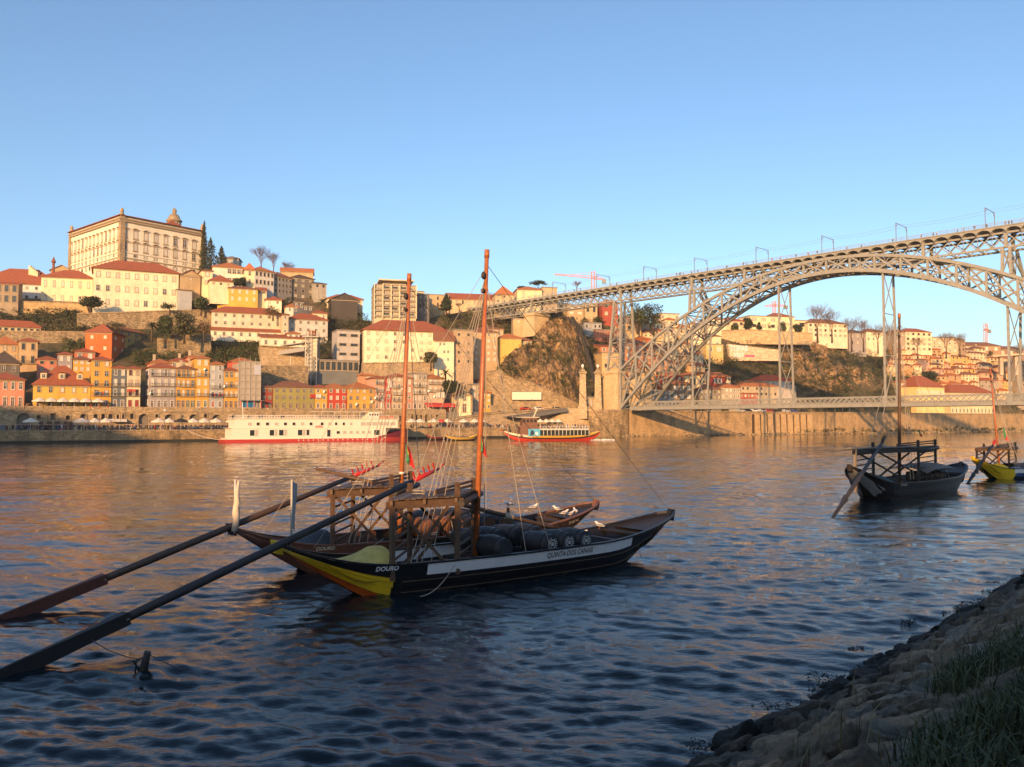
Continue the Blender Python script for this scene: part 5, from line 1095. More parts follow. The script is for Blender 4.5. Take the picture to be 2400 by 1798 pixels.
wallpoly('ramp_wall', 'sloping granite wall of the ramp climbing to the bridge', 'wall', [(1030, 992), (1090, 979), (1165, 969), (1335, 957), (1335, 1004), (1030, 1004)], fr(1030, 9), BANK, 6, masonry('ramp_stone', (.44, .33, .21), 1.4, .6, .03, (.18, .14, .09), .65, vary=.2), (0, 1, 2, 3))
# billboard, stone towers of the vanished bridge, bastion
bbD = fr(1200, 21); bb = thing('billboard', 'long blank white board fixed to the granite stair wall', 'board', P(1200, 936, bbD)); A = P(1200, 919, bbD); mb = MB(); f_ = [onwall(x, y, A, BANK) for x, y in ((1200, 919), (1268, 919), (1268, 937), (1200, 937))]; mb.prism(f_, (-BN.x * .25, -BN.y * .25, 0)); mb.build('panel', paint('white_board', (.86, .80, .62), .6, .05), bb)
mb = MB(); mb.bar(f_[0], f_[1], .3); mb.bar(f_[3], f_[2], .3); mb.build('frame', IRON_D, bb)
def obelisk(px0, px1, label, D):
    c = P((px0 + px1) / 2, 958, D); w0 = (px1 - px0) / F * D; z0, z1 = c.z, Zat(878, D); root = thing('bridge_obelisk', label, 'stone tower', c, 'stone towers of the old suspension bridge'); a = R(40); M_ = Matrix.Rotation(a, 3, 'Z'); k = .62
    mb = MB(); mb.lathe([(w0 * k * 1.05, -4), (w0 * k * 1.05, .8), (w0 * k * .92, 1), (w0 * k * .72, z1 - z0)], c, 4, M=M_); mb.smooth = False; o = mb.build('shaft', PIERST if False else masonry('obelisk_stone', (.52, .39, .24), .9, .45, .04, (.36, .27, .17), .35), root); o.data.polygons.foreach_set('use_smooth', [False] * len(o.data.polygons))
    mb = MB(); h = z1 - z0; mb.lathe([(w0 * k * .75, h), (w0 * k * 1.0, h + .5), (w0 * k * 1.0, h + .9), (w0 * k * .7, h + 1.3), (w0 * k * .25, h + 2.4)], c, 4, M=M_); o = mb.build('cap', STONE, root); o.data.polygons.foreach_set('use_smooth', [False] * len(o.data.polygons))
    mb = MB(); mb.lathe([(.1, h + 2.3), (.2, h + 2.7), (.55, h + 3.1), (.62, h + 3.5), (.4, h + 4), (.05, h + 4.2)], c, 8); mb.build('ball_finial', WHITE, root)
obelisk(1355, 1377, 'left of two tapered stone towers with ball finials at the bridge foot', 322)
obelisk(1391, 1412, 'right of two tapered stone towers with ball finials at the bridge foot', 326)
house('small stone gatehouse with four tall windows between the two stone towers', 1374, 1402, 958, 932, (.50, .38, .24), 1, 4, 324, ang=30, dp=4, roof='flat', door=False, ww=.5, wh=.7, panes='mix', cornice=False)
bs = thing('bastion', 'rounded granite quay bastion under the lower deck', 'bastion', bank(203, 2)); mb = MB()
def bas(a, b): u = 196 + 20 * a; return bank(u, -.6 + 3.0 * abs(2 * a - 1) ** 6 - .4, -2 + 12.2 * b)
mb.grid(bas, 24, 1); mb.poly([bas(k / 24, 1) for k in range(25)] + [bank(216, 12, 10.2), bank(196, 12, 10.2)]); mb.build('face', QUAYST, bs)
mb = MB()
for k in range(24): mb.prism([bas(k / 24, 1), bas((k + 1) / 24, 1), bas((k + 1) / 24, 1) + Vector((BN.x, BN.y, 0)) * 1, bas(k / 24, 1) + Vector((BN.x, BN.y, 0)) * 1], (0, 0, .6))
mb.build('parapet', STONE, bs)
wallpoly('buttress_wall', 'triangular pale masonry abutment beside the bastion', 'wall', [(1288, 990), (1330, 957), (1352, 957), (1372, 968), (1400, 968), (1400, 1004), (1288, 1004)], fr(1288, 5), BANK, 6, PIERST)
wallpoly('tunnel_mouth', 'dark tunnel opening in the embankment beside the bastion', 'wall', [(1479, 966), (1545, 963), (1545, 1006), (1479, 1008)], front(1479, 9), BANK, 1, paint('tunnel_dark', (.05, .045, .04), .9))
cp_ = wallpoly('ramp_roof', 'grey sloping canopy edge projecting from the ramp to the bridge', 'canopy', [(1193, 977), (1330, 957), (1330, 965), (1232, 981)], fr(1193, 3), BANK, 5, paint('canopy_grey', (.16, .15, .14), .8))
# graffiti wall
gw = wallpoly('graffiti_wall', 'pale terrace wall painted with big light-blue letters', 'wall', [(1706, 806), (1825, 820), (1825, 846), (1775, 846), (1712, 846)], dep(1706, 838) + 2, R(14), 2, masonry('pale_wall', (.62, .50, .34), 1.4, .6, .01, (.42, .32, .2), .4))
def text_mesh(s_, name='lettering', font_scale=1.0, shear=0.0, bold=0.0):
    cu = bpy.data.curves.new(name, 'FONT'); cu.body = s_; cu.size = font_scale; cu.shear = shear; cu.offset = bold; cu.resolution_u = 3; cu.fill_mode = 'FRONT'
    o = bpy.data.objects.new(name, cu); C.objects.link(o); dg = bpy.context.evaluated_depsgraph_get(); me = bpy.data.meshes.new_from_object(o.evaluated_get(dg)); bpy.data.objects.remove(o); bpy.data.curves.remove(cu)
    co = np.array([v.co for v in me.vertices]); mn, mx = co.min(0), co.max(0)
    return me, mn, mx
def put_text(s_, parent, p, q, h, mat, name='lettering', nrm=None, bold=.02, shear=0.0, lift=.04):
    """letters between p and q (world, baseline), h tall"""
    me, mn, mx = text_mesh(s_, name, 1.0, shear, bold); p, q = Vector(p), Vector(q); d = q - p; L = d.length; d /= L; n = Vector((d.y, -d.x, 0)).normalized() if nrm is None else nrm; up = n.cross(d).normalized()
    if up.z < 0: up = -up
    for v in me.vertices:
        x = (v.co.x - mn[0]) / (mx[0] - mn[0]) * L; y = (v.co.y - mn[1]) / (mx[1] - mn[1]) * h; v.co = p + d * x + up * y + n * lift - wloc(parent)
    me.materials.append(mat); me.update(); return mobj(name, me, parent)
pb_ = paint('pale_blue_paint', (.50, .66, .66), .7, .1); A = P(1706, 806, dep(1706, 838) + 2)
for s_, x0, x1, y0, y1, m_ in (('TUPAS', 1710, 1753, 823, 809, pb_), ('VEST', 1718, 1745, 837.5, 826, pb_)):
    put_text(s_, gw, onwall(x0, y0, A, R(14)), onwall(x1, y0 + .8, A, R(14)), (y0 - y1) / F * A.y, m_, bold=.05)
mb = MB(); mb.prism([onwall(x, y, A, R(14)) for x, y in ((1745, 832), (1769, 832), (1769, 837), (1745, 837))], (0, -.1, 0)); mb.build('pink_patch', paint('pink_spray', (.5, .12, .22), .7), gw)
# road viaduct at the far right
vd = thing('viaduct', 'pale road viaduct on the far hillside at the right edge', 'viaduct', P(2380, 840, 505)); mb = MB(); mb.bar(P(2318, 836, 500), P(2480, 825, 500), 8, 1.0); mb.build('deck', plaster((.62, .48, .32)), vd)
for x in (2345, 2380, 2420):
    mb = MB(); q = P(x, 834, 500); mb.bar(q, q - Vector((0, 0, 12)), 2); mb.build('pillar', plaster((.5, .4, .3)), vd)
# hillside column (pillory) and church gable at the left
pl = thing('pillory_column', 'twisted stone column standing on the hill left of the palace', 'column', P(125, 640, 345)); c = P(125, 640, 345); mb = MB(); mb.lathe([(1.0, -6), (1.0, 0), (.55, .3), (.5, 4.2)], c, 8); mb.build('shaft', RUST, pl); mb = MB(); mb.lathe([(.5, 4.2), (1.1, 4.8), (.7, 5.2), (.5, 6), (.1, 7)], c, 8); mb.build('crown', RUST, pl)
sg = thing('stepped_gable', 'cream stepped gable rising behind the broad red roof', 'gable', P(72, 640, 334)); mb = MB()
for k in range(5): q = P(72 + k * 4.2, 624 + k * 3.4, 334); mb.box(q - Vector((0, 0, 5)), (.8, 1.5, 10))
mb.build('wall', plaster((.74, .62, .4)), sg)
house('low cathedral roof peeping over the wing left of the palace', 118, 170, 655, 634, TAN, 0, 0, 352, ang=20, dp=10, roof='gablef', rh=2.5, rmat=ROOF2)
# ------------------------------------------------------------------ rock
def rockmat():
    m, t, b = nodes('cliff_rock'); p = pos(t)
    a = ramp(t, noisef(t, scaled(t, p, (1, 1, .5)), .22, 9, .72), (.34, 0.0), (.66, 1.0)); c = mixcol(t, a, (.22, .14, .075), (.58, .38, .19))
    cr = N(t, 'ShaderNodeTexVoronoi', i_Scale=.28); cr.feature = 'DISTANCE_TO_EDGE'; t.links.new(scaled(t, p, (1, 1, .45)), cr.inputs['Vector']); cf = ramp(t, cr.outputs['Distance'], (0, .45), (.12, 1.0)); c = mixcol(t, 1.0, c, cf, 'MULTIPLY')
    g = ramp(t, noisef(t, p, .11, 8, .75), (.50, 0.0), (.60, 1.0)); c = mixcol(t, g, c, (.075, .07, .022)); t.links.new(c, b.inputs['Base Color']); b.inputs['Roughness'].default_value = .95
    bumpn(t, b, noisef(t, scaled(t, p, (1, 1, .6)), .7, 9, .75), 1.0, 1.6); return m
ROCK = rockmat(); CLIFFP = []; lr0 = random.Random(8)
def cliff(name, label, cols, nu=150, nv=90, amp=3.0):
    X = [c[0] for c in cols]; f = lambda px, j: float(np.interp(px, X, [c[j] for c in cols])); mb = MB()
    def fn(a, b):
        px = X[0] + (X[-1] - X[0]) * a
        if b < .86:
            k = b / .86; py = f(px, 2) + (f(px, 1) - f(px, 2)) * k; D = f(px, 3) + (f(px, 4) - f(px, 3)) * k ** 1.2; p = P(px, py, D); q = Vector((p.x * .085, p.y * .085, p.z * .055)); n = noise.ridged_multi_fractal(q, .8, 2.2, 6, 1.0, 2.0)
            n2 = 1.5 * noise.fractal(Vector((p.x * .33, p.y * .33, p.z * .26)), .8, 2, 5); vd_ = noise.voronoi(Vector((p.x * .13, p.y * .13, p.z * .09)))[0]; n2 -= 5.0 * max(0, .16 - (vd_[1] - vd_[0])); n2 += 1.4 * (vd_[0] - .4); e = min(1, 6 * k + .15) * min(1, 7 * a, 7 * (1 - a)); return p + Vector((.15 * n2, -1, .25 * n2)) * ((n - 1.2) * amp + n2 * .9) * e
        k = (b - .86) / .14; D = f(px, 4) + 26 * k; p = P(px, f(px, 1), f(px, 4)); p.y += 26 * k; p.x += px * 0 + p.x / max(p.y, 1) * 26 * k; p.z += 1.2 * noise.noise(p * .2) - 3 * k; return p
    CLIFFP.extend(fn(lr0.random(), lr0.uniform(.1, .86)) for _ in range(420)); mb.grid(fn, nu, nv); mb.sm = [False] * len(mb.sm); return mb.build(name, ROCK, label=label, kind='structure')
c1 = []
for px, t_, b_, d0, d1 in ((1168, 862, 874, 0, 3), (1184, 838, 882, -1, 4), (1202, 822, 888, -1, 6), (1228, 808, 895, -1, 9), (1246, 800, 900, -1, 14), (1260, 780, 908, -2, 17), (1275, 758, 915, -2, 20), (1290, 747, 922, -2, 23), (1312, 742, 934, -1, 25), (1334, 742, 945, 0, 26), (1348, 752, 955, 2, 27), (1362, 775, 960, 8, 34), (1380, 800, 965, 18, 40), (1402, 835, 968, 28, 46)): c1.append((px, t_, b_, fr(px, 26) + d0, fr(px, 26) + d0 * .3 + d1))
cliff('rock_cliff', 'brown rock cliff with scrub beside the masonry pier of the bridge', c1)
c2 = []
for px, t_, b_, d0, d1 in ((1770, 806, 935, 14, 48), (1820, 792, 935, 8, 46), (1850, 784, 938, 4, 44), (1890, 786, 938, 0, 44), (1930, 790, 938, -2, 44), (1960, 796, 938, -2, 42), (1995, 812, 938, 0, 38), (2025, 840, 938, 2, 30), (2050, 868, 938, 4, 22), (2085, 915, 940, 8, 12)): c2.append((px, t_, b_, fr(px, 30) + d0, fr(px, 30) + d1))
cliff('rock_cliff_far', 'broad rocky cliff with dark scrub below the bare plane trees', c2, 170, 80, 4.0)
tr = thing('funicular_track', 'dark funicular track running down the shaded gully beside the cliff', 'track'); pts = [(1338, 742), (1358, 775), (1374, 830), (1388, 880), (1398, 925)]
for o_ in (0, 4):
    mb = MB(); mb.tube([P(x + o_, y, fr(x, 26) + 12 + k * -1.5) for k, (x, y) in enumerate(pts)], .5, 4); mb.build('rail_beam', paint('track_dark', (.02, .02, .022), .8), tr)  # near-black colour stands in for gully shade on the sunlit track

# ------------------------------------------------------------------ vegetation
LF = [leafmat('leaf_dark', (.018, .030, .010), (.045, .058, .016)), leafmat('leaf_green', (.035, .055, .014), (.085, .10, .03)), leafmat('leaf_dry', (.09, .06, .03), (.20, .13, .06)), leafmat('leaf_olive', (.05, .055, .02), (.12, .11, .04))]
TRUNK = paint('bark', (.10, .07, .045), .9, .4, 3); TWIG = paint('twigs', (.22, .14, .09), .9, .3)
lr = np.random.RandomState(9)
class Leaves:
    def __init__(s): s.v = []; s.n = 0
    def clump(s, c, rad, n, size, flat=1.0):
        d = lr.normal(size=(n, 3)); d /= np.linalg.norm(d, axis=1, keepdims=True) + 1e-9
        rr = lr.rand(n, 1) ** .4; p = np.array(c) + d * rr * np.array(rad); nn = d * .7 + lr.normal(size=(n, 3)) * .6; nn /= np.linalg.norm(nn, axis=1, keepdims=True) + 1e-9
        u = np.cross(nn, lr.normal(size=(n, 3))); u /= np.linalg.norm(u, axis=1, keepdims=True) + 1e-9; w_ = np.cross(nn, u); s_ = size * (.5 + lr.rand(n, 1))
        s.v.append(np.stack([p - u * s_, p - w_ * s_ * .55, p + u * s_, p + w_ * s_ * .55], 1).reshape(-1, 3)); s.n += n
    def build(s, name, mat, parent=None, off=(0, 0, 0), **kw):
        V = np.concatenate(s.v) - np.array(off); me = bpy.data.meshes.new(name); me.from_pydata(V.tolist(), [], np.arange(len(V)).reshape(-1, 4).tolist()); me.materials.append(mat); me.update()
        return tag(mobj(name, me, parent), **kw)
VEG = [(-20, 190, 722, 752, 150, 0, 1.3), (95, 205, 752, 778, 90, 3, 1.2), (150, 205, 795, 832, 60, 1, 1.2), (205, 300, 742, 775, 60, 3, 1.1), (310, 445, 822, 850, 150, 1, 1.1), (340, 490, 745, 792, 80, 0, 1.5), (480, 500, 740, 795, 30, 2, 1.2), (484, 612, 800, 852, 330, 1, 1.2), (484, 530, 805, 855, 80, 0, 1.4),
       (420, 500, 678, 722, 90, 0, 1.4), (500, 560, 705, 728, 40, 3, 1.0), (600, 690, 690, 735, 80, 0, 1.3), (690, 775, 760, 850, 110, 0, 1.5), (765, 860, 735, 775, 90, 0, 1.4), (540, 610, 645, 672, 30, 0, 1.0), (1040, 1115, 735, 768, 60, 3, 1.2), (1110, 1190, 738, 775, 70, 2, 1.1), (1180, 1240, 762, 790, 50, 1, 1.0), (1130, 1165, 870, 930, 60, 1, 1.2), (1080, 1150, 858, 900, 60, 1, 1.1),
       (1240, 1350, 738, 800, 130, 3, 1.2), (1200, 1345, 800, 900, 80, 2, .9), (1330, 1425, 742, 840, 140, 0, 1.5), (1355, 1412, 840, 930, 70, 0, 1.3), (1440, 1600, 770, 900, 150, 0, 1.3), (1540, 1730, 835, 885, 170, 0, 1.6), (1690, 1860, 840, 905, 190, 0, 1.6), (1690, 1850, 800, 850, 90, 2, 1.2), (1790, 2010, 800, 930, 190, 3, 1.3), (1860, 1990, 880, 936, 120, 0, 1.6),
       (1990, 2100, 800, 870, 120, 1, 1.4), (2050, 2110, 870, 936, 90, 0, 1.5), (2140, 2215, 866, 912, 150, 0, 1.8), (2075, 2150, 856, 890, 90, 1, 1.5), (2200, 2240, 895, 930, 50, 0, 1.4), (2340, 2400, 850, 910, 50, 0, 1.4), (2250, 2300, 905, 925, 30, 0, 1.3), (2000, 2420, 930, 960, 140, 1, 1.4), (1900, 1990, 940, 962, 60, 0, 1.4), (1490, 1700, 950, 966, 50, 0, 1.3)]
banks = [Leaves() for _ in LF]
for a, b, c, d, n, k, r_ in VEG:
    for q in range(n):
        px, py = lr.uniform(a, b), lr.uniform(c, d); D = dep(px, min(py, 951), 21)
        p = P(px, py, D - .5); rr = r_ * (.5 + .9 * lr.rand()); kk = k if lr.rand() < .75 else int(lr.randint(4))
        banks[kk].clump(p, (rr * 1.25, rr, rr * .85), int(14 + 10 * rr), .30)
for p in CLIFFP:
    nz = noise.noise(Vector((p.x * .06, p.y * .06, p.z * .06)))
    if nz < -.05: continue
    rr = .5 + 1.1 * lr.rand(); banks[int(lr.choice([0, 1, 2, 3, 3, 0]))].clump(p + Vector((0, -.3, .2)), (rr * 1.2, rr, rr * .8), int(12 + 12 * rr), .28)
for L_, m_, nm, lab in zip(banks, LF, ('undergrowth', 'ivy', 'scrub', 'shrubbery'), ('dark evergreen undergrowth covering the hillside gaps', 'green ivy and creepers hanging over the terrace walls', 'dry brown winter scrub on the slopes', 'olive green bushes scattered on the rocks')): L_.build(nm, m_, label=lab, kind='stuff')
g2 = Leaves()
for q in range(170):
    u = lr.uniform(300, 560); g2.clump(bank(u, -.8 + lr.rand(), lr.uniform(.6, 2.2 + 3 * max(0, noise.noise(Vector((u * .06, 0, 2)))))), (1.3, .8, 1.0), 26, .28)
g2.build('bank_weeds', LF[1], label='green weeds growing at the foot of the far embankment wall', kind='stuff')

def limb(mb, p, d, L, r_, lev, rng, tips, nb=3, spread=.6):
    q = p + d * L; m_ = p.lerp(q, .5) + Vector((rng.gauss(0, .05), rng.gauss(0, .05), 0)) * L
    mb.tube([p, m_, q], [r_, r_ * .82, r_ * .62], 5 if lev > 2 else 3, cap=False)
    if lev == 0: tips.append(q); return
    for k in range(nb):
        e = (d + Vector((rng.gauss(0, spread), rng.gauss(0, spread), rng.gauss(.12, spread * .6)))).normalized(); limb(mb, p.lerp(q, 1.0 if k == 0 else rng.uniform(.55, 1)), e, L * rng.uniform(.6, .82), r_ * (.62 if k == 0 else .5), lev - 1, rng, tips, nb, spread)
def tree(label, px, pyb, pyt, wpx, kind, D=None, group=None, leaf=0, name=None):
    D = D or dep(px, pyb); c = P(px, pyb, D); H = (pyb - pyt) / F * D; W_ = wpx / F * D / 2; rng = random.Random(int(px * 7 + pyb)); nm = name or {'bare': 'bare_tree', 'cone': 'conifer', 'pine': 'umbrella_pine', 'palm': 'palm_tree', 'bush': 'bush'}.get(kind, 'tree')
    root = thing(nm, label, 'bush' if kind == 'bush' else 'tree', c, group); mb = MB(); L_ = Leaves()
    if kind == 'bare':
        tips = []; mb.tube([c - Vector((0, 0, 2)), c + Vector((0, 0, H * .28))], [.05 * W_ + .12, .035 * W_ + .1], 6); mb.build('trunk', TRUNK, root)
        tw = MB(); n0 = 6
        for k in range(n0): a = 2 * math.pi * k / n0 + rng.random(); e = Vector((math.cos(a) * .42 * W_ / H * 2, math.sin(a) * .42 * W_ / H * 2, 1)).normalized(); limb(tw, c + Vector((0, 0, H * (.2 + .1 * rng.random()))), e, H * .25, 0.011 * W_ + .055, 4, rng, tips, 4, .5)
        tw.build('crown', TWIG, root); return root
    if kind == 'palm':
        mb.tube([c - Vector((0, 0, 2)), c + Vector((0, 0, H * .7))], [.45, .35], 7); mb.build('trunk', TRUNK, root); fr_ = MB(); top = c + Vector((0, 0, H * .7))
        for k in range(46):
            a = rng.random() * 6.28; el = rng.uniform(-.3, 1.2); d = Vector((math.cos(a) * math.cos(el), math.sin(a) * math.cos(el), math.sin(el))); s_ = Vector((-math.sin(a), math.cos(a), 0)) * .28; pr = None
            for j in range(6): t_ = j / 5; q = top + d * W_ * t_ * 1.1 - Vector((0, 0, W_ * .55 * t_ * t_)); wd = s_ * (1 - .75 * t_); fr_.v += [tuple(q - wd), tuple(q + wd)]; i = len(fr_.v); (fr_.face((i - 4, i - 3, i - 1, i - 2)) if j else None)
        fr_.build('crown', LF[1], root); return root
    mb.tube([c - Vector((0, 0, 2.5)), c + Vector((0, 0, H * (.55 if kind != 'bush' else .3)))], [.07 * W_ + .15, .03 * W_ + .08], 6)
    for k in range(4):
        a = rng.random() * 6.28; q = c + Vector((0, 0, H * .38)); mb.tube([q, q + Vector((math.cos(a) * W_ * .6, math.sin(a) * W_ * .6, H * .25))], [.1, .05], 4)
    mb.build('trunk', TRUNK, root)
    if kind == 'cone':
        for k in range(26): t_ = k / 25; r_ = W_ * (1 - t_) ** .7 * rng.uniform(.8, 1.2) + .25; L_.clump(c + Vector((rng.gauss(0, .12) * r_, rng.gauss(0, .12) * r_, H * (.06 + .92 * t_))), (r_, r_, H * .06), int(46 + 70 * (1 - t_)), .36)
    elif kind == 'pine':
        for k in range(16): a = rng.random() * 6.28; r_ = W_ * rng.random() ** .5 * .75; L_.clump(c + Vector((math.cos(a) * r_, math.sin(a) * r_ * .8, H * (.72 + .2 * (1 - (r_ / W_) ** 2) + rng.gauss(0, .03)))), (W_ * .34, W_ * .32, H * .12), 75, .3)
    elif kind == 'bush':
        for k in range(9): L_.clump(c + Vector((rng.gauss(0, .38) * W_, rng.gauss(0, .3) * W_, H * rng.uniform(.2, .7))), (W_ * .5, W_ * .5, H * .32), 55, .26)
    else:
        for k in range(24): a = rng.random() * 6.28; b = rng.uniform(-.9, 1.4); r_ = W_ * .66 * rng.random() ** .4; L_.clump(c + Vector((math.cos(a) * r_ * math.cos(b * .7), math.sin(a) * r_ * math.cos(b * .7), H * (.47 + .30 * math.sin(b)))), (W_ * .40, W_ * .40, H * .2), 95, .36)
    L_.build('crown', LF[leaf], root, c); return root
TREES = [('tall thin monkey-puzzle tree behind the palace corner', 477, 648, 518, 26, 'cone', 366), ('broad dark conifer right of the palace', 492, 658, 558, 54, 'cone', 364), ('lower dark conifer beside the broad one', 518, 656, 578, 50, 'cone', 362), ('dark spreading tree in front of the palace annex', 212, 724, 690, 60, 'round', 314),
         ('flat pergola-like tree at the right foot of the annex', 398, 724, 708, 44, 'bush', 316), ('big dark garden tree below the terrace wall', 432, 790, 728, 64, 'round', 296), ('dark garden tree left of the big one', 388, 790, 735, 40, 'round', 297), ('palm in the terraced garden', 356, 790, 752, 44, 'palm', 294), ('brown leafless shrub beside the hospice', 478, 788, 745, 36, 'bush', 299, None, 2), ('round clipped evergreen above the orange house', 270, 772, 752, 46, 'bush', 296),
         ('dark round tree left of the long yellow house', 472, 726, 694, 44, 'round', 326), ('dark tree in the mansion garden', 563, 672, 648, 36, 'round', 345), ('palm at the end of the dark terrace', 758, 725, 700, 34, 'palm', 352), ('bushy garden tree under the little white house', 640, 738, 712, 50, 'bush', 330),
         ('tallest bare tree on the brow behind the mansion', 612, 642, 569, 60, 'bare', 376, 'bare trees behind the mansion'), ('slim bare tree right of the tallest one on the brow', 641, 646, 584, 38, 'bare', 378, 'bare trees behind the mansion'), ('low wide bare tree at the right of the brow trees', 675, 652, 608, 64, 'bare', 384, 'bare trees behind the mansion'),
         ('dark tree standing in front of the big white building', 1010, 854, 822, 44, 'round', 306, None, 3), ('bushy palm among the riverside roofs', 1044, 905, 862, 46, 'palm', 300), ('dark bush below the bushy palm', 1056, 925, 888, 44, 'round', 298), ('dark conical tree in front of the monastery', 1046, 728, 690, 34, 'cone', 372), ('brown bare tree between dark block and monastery', 990, 738, 702, 34, 'bare', 368), ('grey leafless tree right of the conical tree', 1076, 728, 706, 32, 'bare', 374),
         ('flat-topped cedar behind the convent gable', 1262, 690, 658, 48, 'pine', 410), ('small cedar left of the flat-topped cedar', 1222, 690, 671, 22, 'pine', 412), ('hazy bare tree behind the left end of the bridge railing', 1352, 680, 655, 44, 'bare', 420),
         ('left one of two big dome-shaped stone pines', 1494, 772, 704, 58, 'round', 400, 'stone pines'), ('right one of two big dome-shaped stone pines', 1530, 774, 704, 64, 'round', 402, 'stone pines'),
         ('round bush on the slope between girder and iron tower', 1398, 758, 738, 24, 'bush'), ('dark bush at the top of the shaded gully', 1372, 765, 742, 26, 'bush'),
         ('first clipped round tree on the ochre wall, half behind the arch', 1722, 778, 756, 20, 'round', None, 'clipped trees on the ochre wall'), ('largest clipped round tree on the ochre wall', 1752, 776, 742, 28, 'round', None, 'clipped trees on the ochre wall'), ('smallest clipped round tree on the ochre wall', 1778, 776, 754, 16, 'round', None, 'clipped trees on the ochre wall'), ('clipped round tree in front of the white pavilion', 1800, 776, 752, 24, 'round', None, 'clipped trees on the ochre wall'), ('clipped round tree just left of the long hanger', 1833, 778, 752, 24, 'round', None, 'clipped trees on the ochre wall'), ('wide low clipped tree at the right end of the ochre wall', 1866, 782, 758, 34, 'round', None, 'clipped trees on the ochre wall'),
         ('tallest bare plane tree on the right-hand skyline', 1916, 795, 702, 84, 'bare', 392, 'bare plane trees'), ('bare plane tree leaning against the tallest one', 1950, 795, 716, 62, 'bare', 394, 'bare plane trees'), ('dense bare plane tree in front of the dark-fronted house', 1996, 816, 734, 62, 'bare', 402, 'bare plane trees'), ('second dense bare plane tree just right of the first dense one', 2024, 816, 740, 56, 'bare', 404, 'bare plane trees'), ('low bare tree before the white house with wide windows', 2058, 820, 752, 48, 'bare', 412, 'bare plane trees'),
         ('bare tree right behind the slim bridge hanger', 2092, 824, 748, 46, 'bare', 418, 'bare plane trees'), ('bare tree with a split trunk before the pale apartment block', 2218, 832, 768, 48, 'bare', 440, 'bare plane trees'), ('last bare tree before the open skyline', 2250, 830, 774, 42, 'bare', 450, 'bare plane trees'), ('small bare tree in front of the tall white apartment block', 2150, 832, 784, 34, 'bare', 430, 'bare plane trees'), ('bare tree at the right edge of the skyline', 2392, 838, 800, 36, 'bare', None, 'bare plane trees'),
         ('narrow cypress beside the pale apartment block', 2236, 832, 800, 8, 'cone'), ('dark bush under the tall far houses', 2068, 862, 838, 26, 'round'), ('dark tree mass left of the far hillside houses', 2180, 905, 868, 50, 'round'), ('round bush near the right-hand crane', 2320, 836, 820, 14, 'bush')]
for q, t_ in enumerate(TREES):
    t_ = list(t_) + [None] * (9 - len(t_))
    if t_[8] is None: t_[8] = 0 if t_[5] in ('cone',) else (0, 3, 1, 0)[q % 4]
    tree(*[x for x in t_[:8]], t_[8])

# ------------------------------------------------------------------ cranes
CRN = paint('crane_orange', (.62, .22, .10), .6)
def crane(label, px, pyb, pyt, jl, jr, D, dy=0):
    b = P(px, pyb, D); t_ = P(px, pyt, D); root = thing('tower_crane', label, 'crane', b); mb = MB()
    for dx in (-.9, .9):
        for e in (-.9, .9): mb.bar(b + Vector((dx, e, -4)), t_ + Vector((dx, e, 0)), .25)
    n = 14
    for k in range(n):
        for e in (-.9,): p, q = b.lerp(t_, k / n), b.lerp(t_, (k + 1) / n); mb.bar(p + Vector((-.9, e, 0)), q + Vector((.9, e, 0)), .2)
    mb.build('mast', CRN, root); h = b.lerp(t_, .74); l, r_ = P(jl, pyt + dy, D), P(jr, pyt + dy, D); l.z = h.z + (dy and 2 or 0); r_.z = h.z - (dy and 1 or 0)
    for nm, e in (('jib', l), ('counter_jib', r_)):
        mb = MB(); mb.bar(h, e, .35); mb.bar(h + Vector((0, 0, 1.3)), e + Vector((0, 0, .4)), .25); d = e - h
        for k in range(12): mb.bar(h + d * (k / 12), h + d * ((k + .5) / 12) + Vector((0, 0, 1.2 - .9 * (k / 12))), .16)
        mb.build(nm, CRN, root)
    mb = MB(); mb.bar(t_ + Vector((0, 0, -.5)), l.lerp(h, .35) + Vector((0, 0, .6)), .12); mb.bar(t_ + Vector((0, 0, -.5)), r_ + Vector((0, 0, .6)), .12); mb.build('stay', CRN, root); mb = MB(); mb.box(r_ + Vector((0, 0, -.6)), (2, 1.4, 2.2)); mb.build('counterweight', IRON_D, root)
crane('long orange tower crane on the skyline above the left part of the bridge', 1390, 700, 636, 1300, 1416, 430, 6); crane('distant small orange crane seen under the arch', 1814, 752, 706, 1792, 1842, 520); crane('slim orange crane on the skyline at right', 2310, 822, 758, 2306, 2318, 560)

